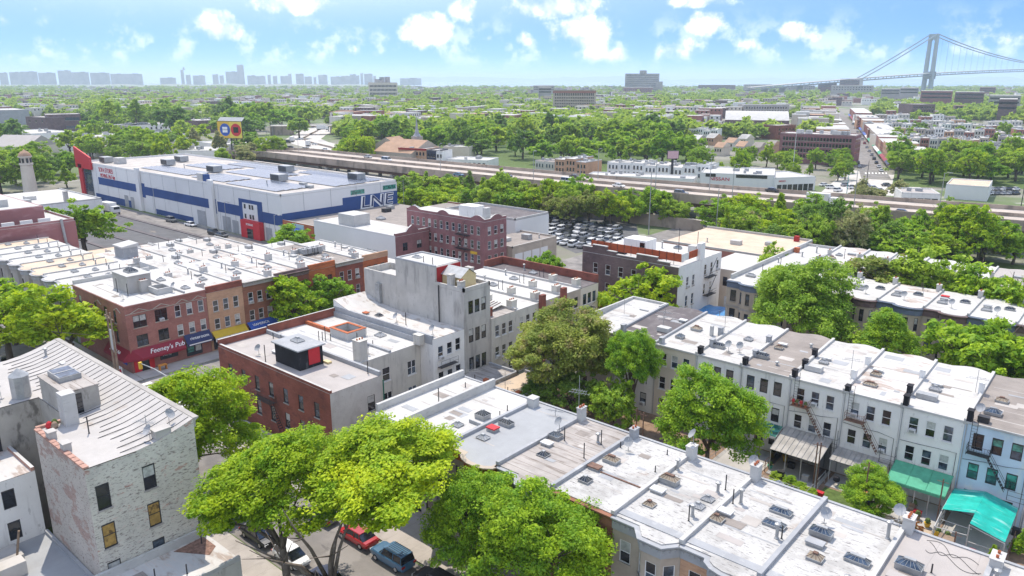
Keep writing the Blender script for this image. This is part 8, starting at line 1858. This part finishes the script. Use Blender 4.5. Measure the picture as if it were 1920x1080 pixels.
canopy = link('distant_tree_canopy', me, None, kind='stuff', label='distant mass of green treetops reaching to the horizon', category='trees')
srcs = []
for v in range(3):
 mv, _ = unit_crown('round', F_FAR, 'far', v); srcs.append(mv)
# three source crowns stand in the field as ordinary trees
so = []
for v, (px, y) in enumerate(((940, 238), (1245, 246), (700, 242))):
 p = site(px, y); t = thing('tree', ['far tree above the middle of the green belt', 'far tree right of the tall apartment block', 'far tree below the school'][v], 'tree', (p.x, p.y, 0)); o = link('crown', srcs[v], t, (0, 0, 8), scale=8.5); so.append(o)
 b = MB(); b.tube([(0, 0, 0), (0, 0, 7)], [.4, .25], bark, 6); link('trunk', b.mesh('trunk'), t)
ng = bpy.data.node_groups.new('canopy', 'GeometryNodeTree')
ng.interface.new_socket('Geometry', in_out='INPUT', socket_type='NodeSocketGeometry'); ng.interface.new_socket('Geometry', in_out='OUTPUT', socket_type='NodeSocketGeometry')
gi = ng.nodes.new('NodeGroupInput'); go = ng.nodes.new('NodeGroupOutput')
mp = node(ng, 'GeometryNodeMeshToPoints', {'Mesh': gi.outputs[0]})
gt = ng.nodes.new('GeometryNodeGeometryToInstance')
for o in so:
 oi = node(ng, 'GeometryNodeObjectInfo', {'Object': o}, transform_space='ORIGINAL'); ng.links.new(oi.outputs['Geometry'], gt.inputs[0])
na = node(ng, 'GeometryNodeInputNamedAttribute', {'Name': 'size'}, data_type='FLOAT')
rr = node(ng, 'FunctionNodeRandomValue', {2: 0.0, 3: 6.28}, data_type='FLOAT')
cb = node(ng, 'ShaderNodeCombineXYZ', {2: rr.outputs[1]})
ip = node(ng, 'GeometryNodeInstanceOnPoints', {'Points': mp.outputs[0], 'Instance': gt.outputs[0], 'Pick Instance': True, 'Rotation': cb.outputs[0], 'Scale': na.outputs[0]})
ng.links.new(ip.outputs[0], go.inputs[0])
canopy.modifiers.new('canopy', 'NODES').node_group = ng

# distant roofs among the canopy: one mass of small blocks
b = MB(); rg = random.Random(5)
for k in range(3400):
 px = rg.uniform(-60, 1980); y = 167 + (258 - 167) * rg.random() ** 1.6
 if (px < 640 and y > 224) or (1560 < px < 1660 and y > 200) or (px > 1590 and y > 224) or (660 < px < 1300 and y > 250): continue
 if 1340 < px < 1495 and 222 < y: continue
 p = site(px, y); dn = mnoise.noise(Vector((p.x * .0032, p.y * .0032, 2.0)))
 if dn > rg.uniform(-.1, .7): continue
 a = HEAD * .5 + (0 if (int(p.x / 300) + int(p.y / 300)) % 2 else math.pi / 2); w, dpt, h = rg.uniform(7, 26), rg.uniform(10, 16), rg.uniform(8, 15)
 u = Vector((math.cos(a), math.sin(a))) * w / 2; v = Vector((-math.sin(a), math.cos(a))) * dpt / 2; c = p.xy
 poly = [tuple(c - u - v), tuple(c + u - v), tuple(c + u + v), tuple(c - u + v)]
 wl = rg.choice([plaster_white, stone_tan, brick_pink, plaster_grey2, brick_dark, plaster_cream])
 b.prism(poly, 0, h, wl, rg.choice([roof_clean, roof_clean, roof_far, roof_far, roof_grey, terracotta]))
 for s in range(int(w / 4)):
  q = c - u + u * 2 * ((s + .5) / int(w / 4)) - v * 1.012; e = u.normalized() * .7
  b.face([(*(q - e), h - 3), (*(q + e), h - 3), (*(q + e), h - 1.2), (*(q - e), h - 1.2)], g_dark)
o = b.build('distant_houses', None, kind='stuff'); o['label'] = 'distant pale roofs scattered among the treetops'; o['category'] = 'houses'

# ================================================================== VEHICLES
def paint_mat():
 m = bpy.data.materials.new('car_paint'); m.use_nodes = True; nt = m.node_tree; nt.nodes.clear()
 oi = node(nt, 'ShaderNodeObjectInfo'); bs = node(nt, 'ShaderNodeBsdfPrincipled', {'Base Color': oi.outputs['Color'], 'Roughness': .28, 'Specular IOR Level': .6, 'Coat Weight': .5, 'Coat Roughness': .08}); node(nt, 'ShaderNodeOutputMaterial', {0: bs.outputs[0]}); return m
carp = paint_mat(); tyre_m = plain('tyre', (.02, .02, .022), .8); rim_m = plain('rim', (.5, .5, .52), .3, .7); lamp_r = plain('lamp_red', (.35, .01, .01)); lamp_w = plain('lamp_white', (.7, .7, .7), .2)
def loft(b, rings, mat, capm=None):
 n = len(rings[0]); base = len(b.v); k = b.mi(mat)
 for r in rings: b.v += [tuple(p) for p in r]
 for i in range(len(rings) - 1):
  for j in range(n):
   j2 = (j + 1) % n; b.f.append((base + i * n + j, base + i * n + j2, base + (i + 1) * n + j2, base + (i + 1) * n + j)); b.m.append(k)
 b.f.append(tuple(base + j for j in reversed(range(n)))); b.m.append(k); b.f.append(tuple(base + (len(rings) - 1) * n + j for j in range(n))); b.m.append(k)
CARS = {'sedan': dict(L=4.5, W=1.78, belt=.92, roof=1.42, cab=[(-1.75, .04), (-1.05, .98), (.55, 1.0), (1.35, .03)], nose=.70, tail=.86), 'suv': dict(L=4.6, W=1.8, belt=1.06, roof=1.74, cab=[(-2.18, .06), (-2.0, 1.0), (.35, 1.0), (1.0, .04)], nose=.98, tail=1.02),
  'hatch': dict(L=4.0, W=1.72, belt=.95, roof=1.5, cab=[(-1.9, .04), (-1.5, .95), (.35, 1.0), (1.25, .03)], nose=.74, tail=.92), 'van': dict(L=5.4, W=1.95, belt=1.2, roof=2.2, cab=[(-2.6, .1), (-2.5, 1.0), (1.3, 1.0), (2.0, .05)], nose=1.1, tail=1.2)}
def car_meshes(kind):
 if kind in CACHE: return CACHE[kind]
 c = CARS[kind]; L, W2 = c['L'] / 2, c['W'] / 2; b = MB(); rings = []
 for f, wf, zt in ((-1, .82, c['tail'] - .18), (-.96, .95, c['tail'] - .03), (-.6, 1, c['belt']), (.0, 1, c['belt'] - .01), (.45, 1, c['belt'] - .04), (.75, .98, c['nose'] + .08), (.94, .9, c['nose'] - .04), (1, .76, c['nose'] - .2)):
  x, w = f * L, W2 * wf; zb = .24 if abs(f) < .9 else .36
  rings.append([(x, -w * .92, zb), (x, w * .92, zb), (x, w, zb + .22), (x, w, zt - .12), (x, w * .9, zt), (x, -w * .9, zt), (x, -w, zt - .12), (x, -w, zb + .22)])
 loft(b, rings, carp); cab = c['cab']; h = c['roof'] - c['belt']
 xr0, xr1 = cab[1][0], cab[2][0]; wt = W2 * .74
 loft(b, [[(x, -wt * s, z) , (x, wt * s, z), (x, wt * s * .94, z + .06), (x, -wt * s * .94, z + .06)] for x, s, z in ((xr0 - .08, .96, c['roof'] - .07), (xr0 + .3, 1, c['roof'] - .05), (xr1 - .2, 1, c['roof'] - .05), (xr1 + .12, .96, c['roof'] - .08))], carp)
 for x in (xr0, (xr0 + xr1) / 2 - .1, xr1 - .0):
  for s in (-1, 1):
   b.bar((x + (.35 if x == xr1 else (-.25 if x == xr0 and kind != 'suv' else 0)), s * W2 * .89, c['belt'] - .02), (x, s * wt, c['roof'] - .05), .045, carp, 4)
 body = b.mesh('body', smooth=False)
 g = MB(); rg_ = []
 for x, f in cab:
  z1 = c['belt'] - .04 + (h - .02) * f; wv = W2 * .87; w2 = W2 * .87 + (wt - W2 * .87) * f
  rg_.append([(x, -wv, c['belt'] - .05), (x, wv, c['belt'] - .05), (x, w2, z1), (x, -w2, z1)])
 loft(g, rg_, g_dark); glassm = g.mesh('glasshouse')
 w = MB(); w.tube([(0, -.1, 0), (0, .1, 0)], [.32, .32], tyre_m, 14); w.tube([(0, -.115, 0), (0, .115, 0)], [.19, .19], rim_m, 10); wheel = w.mesh('wheel')
 lt = MB(); lt.box(-.05, .03, -.18, .18, -.1, .1, lamp_r); tail = lt.mesh('tail_light'); ltw = MB(); ltw.box(-.03, .05, -.2, .2, -.08, .08, lamp_w); head = ltw.mesh('headlight')
 pos = [(x, s * (W2 - .1), .32) for x in (-L * .6, L * .62) for s in (-1, 1)]
 # joined low copy
 j = MB(); 
 for src in (b, g):
  off = len(j.v); j.v += src.v
  for f, mi_ in zip(src.f, src.m): j.f.append(tuple(i + off for i in f)); j.m.append(j.mi(src.mats[mi_]))
 for px_, py_, pz_ in pos: j.tube([(px_, py_ - .1, pz_), (px_, py_ + .1, pz_)], [.32, .32], tyre_m, 8)
 CACHE[kind] = (body, glassm, wheel, tail, head, pos, c, j.mesh('car')); return CACHE[kind]
def car(kind, label, x, y, rz, col, z=.02, full=True, group=None, name='parked_car', extra=None):
 body, gl, wh_, tail, head, pos, c, jm = car_meshes(kind)
 if not full:
  o = link(name, jm, None, (x, y, z), rz, label=label, category='car', group=group); o.color = (*col, 1); return o
 t = thing(name, label, 'car', (x, y, z), group, rz)
 o = link('body', body, t); o.color = (*col, 1); link('glasshouse', gl, t)
 for p in pos: link('wheel', wh_, t, p)
 for s in (-1, 1):
  link('tail_light', tail, t, (-c['L'] / 2 + .02, s * c['W'] * .38, c['tail'] - .22)); link('headlight', head, t, (c['L'] / 2 - .06, s * c['W'] * .33, c['nose'] - .2))
 if kind == 'suv':
  for s in (-1, 1):
   b = MB(); b.bar((-1.9, s * .6, 1.80), (.2, s * .6, 1.80), .025, metal_dark, 4); link('roof_rail', b.mesh('roof_rail'), t)
  for k in range(5):
   b = MB(); b.box(-1.9, .2, -.45 + k * .22, -.41 + k * .22, 1.755, 1.775, metal_dark); link('roof_rib', b.mesh('roof_rib'), t)
 return t
WHT, BLK, SLV, GRY, RED, BLU, NVY = (.75, .75, .75), (.015, .015, .018), (.42, .43, .45), (.13, .135, .14), (.42, .015, .02), (.05, .14, .24), (.02, .03, .08)
car('suv', 'blue off-road car with roof rails parked below the street trees', -48.0, 38.9, math.pi, BLU); car('sedan', 'red sedan parked ahead of the blue off-road car', -53.2, 39.0, math.pi, RED)
car('hatch', 'white hatchback parked at the near kerb', -55.2, 32.9, 0, WHT); car('sedan', 'navy car at the bottom edge beneath the tree trunks', -49.6, 33.0, 0, NVY); car('sedan', 'black car ahead of the white hatchback', -60.6, 32.9, 0, BLK); car('sedan', 'grey car behind the bright foliage by the far kerb', -59.2, 39.0, math.pi, GRY)
car('suv', 'black car half hidden at the lower middle by the lime tree', -42.2, 38.9, math.pi, BLK); car('sedan', 'silver car parked under the lime trees', -36.4, 38.9, math.pi, SLV)
car('suv', 'black sport utility car at the left street corner', -125.5, 32.6, 0, BLK); car('sedan', 'dark car further along the left street', -132.5, 32.6, 0, GRY); car('sedan', 'white car under the left street trees', -120, 39.2, math.pi, WHT)
for k, y in enumerate((60, 66.5, 73, 80, 87)):
 car(['sedan', 'suv', 'hatch', 'sedan', 'suv'][k], ['silver car on the avenue by the yellow awning', 'black car on the avenue by the blue awning', 'white car under the avenue tree', 'grey car under the second avenue tree', 'navy car on the avenue by the navy awnings'][k], -108.4, y, math.pi / 2, [SLV, BLK, WHT, GRY, NVY][k])
car('suv', 'grey car on the near side of the avenue', -97, 56, -math.pi / 2, GRY)
for k, x in enumerate((-30.4, -24.4, -66.4, -73, -79.5)):
 car(['suv', 'sedan', 'hatch', 'sedan', 'suv'][k], ['grey car at the far kerb right of the silver car', 'white car at the far kerb near the lower right', 'dark car at the near kerb by the tenement', 'silver car at the near kerb further left', 'black car at the near kerb by the crossing'][k], x, 38.9 if k < 2 else 32.9, math.pi if k < 2 else 0, [GRY, WHT, GRY, SLV, BLK][k])
CARN = {WHT: 'white', SLV: 'silver', GRY: 'grey', BLK: 'black', (.2, .2, .22): 'dark grey'}
rg = random.Random(3); pal = [WHT, WHT, SLV, SLV, GRY, BLK, BLK, (.2, .2, .22)]
for r_ in range(6):
 for k in range(11):
  x = -148 + k * 2.75 + r_ * 3.4; y = 188 - r_ * 5.2
  if x > -104.5: continue
  cq = rg.choice(pal)
  car(rg.choice(['sedan', 'suv', 'sedan']), '%s car in row %s of the crowded car lot' % (CARN[cq], ['one', 'two', 'three', 'four', 'five', 'six'][r_]), x, y + rg.uniform(-.3, .3), math.pi / 2 + rg.uniform(-.05, .05) + .12, cq, full=False, group='cars on the car lot')
car('sedan', 'red car at the left corner of the crowded car lot', -146.5, 187.5, 1.7, RED, full=False)
for k, (px, y, cl_) in enumerate([(160, 386, BLK), (322, 416, GRY), (358, 424, WHT), (402, 440, BLK), (416, 444, GRY), (100, 380, NVY)]):
 p = site(px, y); car('suv' if k % 2 else 'sedan', ['black car by the blue warehouse base', 'grey car at the middle of the warehouse front', 'white car at the warehouse loading doors', 'black car before the red portal', 'dark car beside the black one at the red portal', 'navy car among trees left of the warehouse'][k], p.x, p.y, .1, cl_, full=False)
HWC = [(1065, 344, 'van', WHT, 'white van on the expressway behind the car lot'), (1078, 334, 'sedan', BLK, 'black car on the far carriageway'), (1160, 351, 'sedan', WHT, 'white car on the near carriageway'), (1277, 366, 'suv', GRY, 'grey sport utility car on the near carriageway'), (1690, 402, 'sedan', NVY, 'dark blue car on the right of the expressway'), (1448, 360, 'sedan', BLK, 'black car left of the purple forecourt'), (725, 303, 'van', WHT, 'white van where the expressway bends'), (690, 296, 'sedan', SLV, 'silver car at the expressway bend'), (860, 330, 'sedan', BLU, 'blue car near the thicket'), (950, 333, 'suv', NVY, 'navy car above the thicket')]
for px, y, kd, cl_, lab in HWC:
 p = site(px, y, 8.05); car(kd, lab, p.x, p.y, .03, cl_, 8.05, False, 'cars on the expressway')
for k, (px, y) in enumerate([(540, 268), (566, 262), (520, 276), (545, 280), (590, 272), (610, 282), (575, 283), (505, 288)]):
 p = site(px, y); car('sedan' if k % 3 else 'van', 'vehicle on the curving expressway approach', p.x, p.y, .4, rg.choice(pal), .1, False, 'cars on the approach')
def truck(label, p, rz, col, z):
 t = thing('lorry', label, 'truck', (p.x, p.y, z), None, rz)
 for nm, a in (('cargo_box', (-4.2, 2.0, -1.25, 1.25, 1.0, 3.7, awn_white)), ('cab', (2.2, 4.2, -1.15, 1.15, .7, 2.7, plain('truck_cab', col))), ('chassis', (-4.2, 4.0, -.9, .9, .55, .95, metal_dark))):
  b = MB(); b.box(*a); link(nm, b.mesh(nm), t)
 b = MB(); b.box(3.6, 4.24, -1.0, 1.0, 1.7, 2.5, g_dark); link('windscreen', b.mesh('windscreen'), t)
 for x in (-3.2, -2.1, 3.2):
  for s in (-1, 1):
   b = MB(); b.tube([(x, s * 1.0, .5), (x, s * 1.25, .5)], [.5, .5], tyre_m, 10); link('wheel', b.mesh('wheel'), t)
truck('white box lorry on the curving approach', site(578, 274), 2.4, (.7, .7, .7), .1); truck('white box lorry further up the approach', site(548, 266), 2.4, (.6, .6, .6), .1); truck('white delivery lorry parked beside the storage warehouse', site(208, 400), .1, (.7, .7, .7), .02); truck('red flatbed lorry on the right of the expressway', site(1540, 386, 8.05), .1, (.45, .05, .04), 8.05); truck('white box lorry on the overpass', site(605, 244, 7.5), HEAD, (.7, .7, .7), 7.5)
for k in range(26):
 f = k / 26; L_, R_ = site(1606 + (1570 - 1606) * f, 318 - 95 * f), site(1662 + (1600 - 1662) * f, 322 - 95 * f)
 q = L_.lerp(R_, .12 if k % 2 else .82); car(rg.choice(['sedan', 'suv']), 'car parked along the far shopping avenue', q.x, q.y, 1.95, rg.choice(pal + [RED]), .03, False, 'cars on the shopping avenue')
for k in range(14):
 p = site(1838 + (k % 7) * 11, 357 + (k // 7) * 8); car('sedan', 'car in the small lot right of the car wash', p.x, p.y, 1.2, rg.choice(pal), .02, False, 'cars by the car wash')
for k in range(12):
 p = site(1545 + k * 13, 349 + (k % 3) * 5); car(rg.choice(['sedan', 'suv']), 'car on the forecourt left of the station', p.x, p.y, rg.uniform(.5, 1.5), rg.choice(pal), .02, False, 'cars on the forecourt')
for k in range(14):
 p = site(425 + rg.uniform(0, 90), 284 + rg.uniform(0, 14)); car('sedan', 'car parked behind the colourful billboard', p.x, p.y, rg.uniform(0, 3), rg.choice(pal), .02, False, 'cars behind the billboard')

# ================================================================== POLES AND SIGNS
def pole(name, label, cat, x, y, h, r=.12, mat=None, z=0.0, arm=None, group=None, head=None):
 t = thing(name, label, cat, (x, y, z), group)
 b = MB(); b.bar((x, y, z), (x, y, z + h), r, mat or metal_grey, 7, r * .6); b.build('pole_shaft', t)
 if arm:
  b = MB(); b.tube([(x, y, z + h - .3), (x + arm[0] * .5, y + arm[1] * .5, z + h + .25), (x + arm[0], y + arm[1], z + h + .2)], [.06, .05, .05], mat or metal_grey, 5); b.build('lamp_arm', t)
  b = MB(); b.box(x + arm[0] - .35, x + arm[0] + .35, y + arm[1] - .18, y + arm[1] + .18, z + h + .08, z + h + .24, metal_grey); b.build('lamp_head', t)
 return t
for k, (x, y) in enumerate(((-114.6, 41.8), (-112.6, 41.5))):
 t = pole('utility_pole', ['left wooden utility pole at the pub corner', 'right wooden utility pole at the pub corner'][k], 'pole', x, y, 10.5, .2, wood_m)
 b = MB(); b.box(x - .9, x + .9, y - .06, y + .06, 9.4, 9.6, wood_m); b.build('cross_arm', t)
 if k == 0:
  b = MB(); b.box(x + .25, x + 1.8, y - .1, y - .04, 4.4, 7.6, awn_white); b.build('banner', t)
t = thing('sandwich_board', 'white pub notice board with a red mark on the pavement', 'sign', (-113.0, 42.0, .14))
b = MB(); b.box(-113.5, -112.5, 41.98, 42.04, .3, 1.9, letter_white); b.build('board', t); b = MB(); b.tube([(-113.0, 41.95, 1.2), (-113.0, 41.975, 1.2)], [.33, .33], letter_red, 12); b.build('board_mark', t)
for s in (-.45, .45):
 b = MB(); b.bar((-113 + s, 42.01, .14), (-113 + s, 42.01, .35), .04, metal_dark, 4); b.build('leg', t)
t = thing('pavement_table', 'orange bench table outside the pub door', 'table', (-111.6, 47.6, .14)); b = MB(); b.box(-112, -111.2, 47, 48.2, .85, .93, plain('orange_paint', (.6, .25, .05))); b.build('table_top', t)
for yy in (47.1, 48.1):
 b = MB(); b.box(-111.9, -111.3, yy - .05, yy + .05, .14, .85, plain('orange_paint', (.6, .25, .05))); b.build('leg', t)
t = pole('traffic_signal', 'grey traffic signal mast with yellow housings at the crossing', 'signal', -95.0, 40.9, 5.6, .12)
b = MB(); b.tube([(-95, 40.9, 5.4), (-98, 40.6, 5.8), (-101.5, 40.2, 5.9)], [.09, .07, .05], metal_grey, 6); b.build('mast_arm', t)
for x, y, z in ((-101.2, 40.2, 5.1), (-95.0, 40.6, 3.2)):
 b = MB(); b.box(x - .18, x + .18, y - .2, y + .2, z, z + .95, yellow_paint); b.build('signal_housing', t)
for k, (x, y) in enumerate(((-250, 110.8), (-205, 110.8), (-175, 108))):
 pole('street_lamp', ['street lamp left before the warehouse', 'street lamp in the middle before the warehouse', 'street lamp near the orange store'][k], 'lamp', x, y, 9, .12, arm=(2.2, 0), group='lamps before the warehouse')
for k, (px, y, zz, h) in enumerate([(1228, 372, 8, 12), (1372, 378, 8, 11), (1000, 342, 8, 11), (1088, 350, 8, 11), (826, 322, 8, 11), (1330, 356, 8, 11), (1600, 392, 8, 11), (1760, 400, 8, 11), (1121, 336, 8, 11), (561, 300, 4, 11)]):
 p = site(px, y, zz); pole('expressway_lamp', 'tall slim lamp mast along the expressway', 'lamp', p.x, p.y, h, .13, z=zz, arm=(1.8, -1.0), group='lamp masts on the expressway')
for k, (px, y) in enumerate(((1340, 468), (1216, 440), (1485, 335), (1585, 385), (1913, 395), (1625, 340), (500, 262), (512, 258))):
 p = site(px, y); pole('mast', ['thin mast behind the dark brick apartment house', 'tall thin aerial mast by the car lot trees', 'white flagpole by the dealership', 'teal sign mast by the station', 'dark sign mast at the right edge', 'signal pole on the forecourt', 'first lamp mast by the overpass', 'second lamp mast by the overpass'][k], 'mast', p.x, p.y, [16, 18, 20, 11, 14, 9, 14, 12][k], .16, [metal_grey, metal_grey, awn_white, plain('teal_paint', (.1, .35, .35)), metal_dark, metal_dark, metal_grey, metal_grey][k])
p = site(485 + 0, 300); t = thing('red_canopy', 'low orange-red canopy roof behind the solar roof', 'canopy', (p.x, p.y, 0)); b = MB(); pc = near_face(site(450, 300), site(484, 304), 9); b.prism(pc, 3.2, 3.9, plain('canopy_orange', (.6, .1, .04))); b.build('canopy_roof', t)
for q in pc:
 b = MB(); b.bar((q[0], q[1], 0), (q[0], q[1], 3.2), .15, metal_grey, 5); b.build('post', t)

# ================================================================== AIR
b = MB(); h = 33000
b.box(-h, h, -h, h, -8, 235, concrete)
hm = bpy.data.materials.new('haze'); hm.use_nodes = True; nt = hm.node_tree; nt.nodes.clear()
pv = node(nt, 'ShaderNodeVolumePrincipled', {'Color': (.68, .83, 1.0, 1), 'Density': 0.00012, 'Anisotropy': 0.25})
node(nt, 'ShaderNodeOutputMaterial', {1: pv.outputs[0]})
me = b.mesh('haze'); me.materials.clear(); me.materials.append(hm)
link('haze', me, None, kind='stuff', label='thin pale haze filling the air', category='haze')
print('trees', N_TREE[0], 'objects', len(bpy.data.objects))
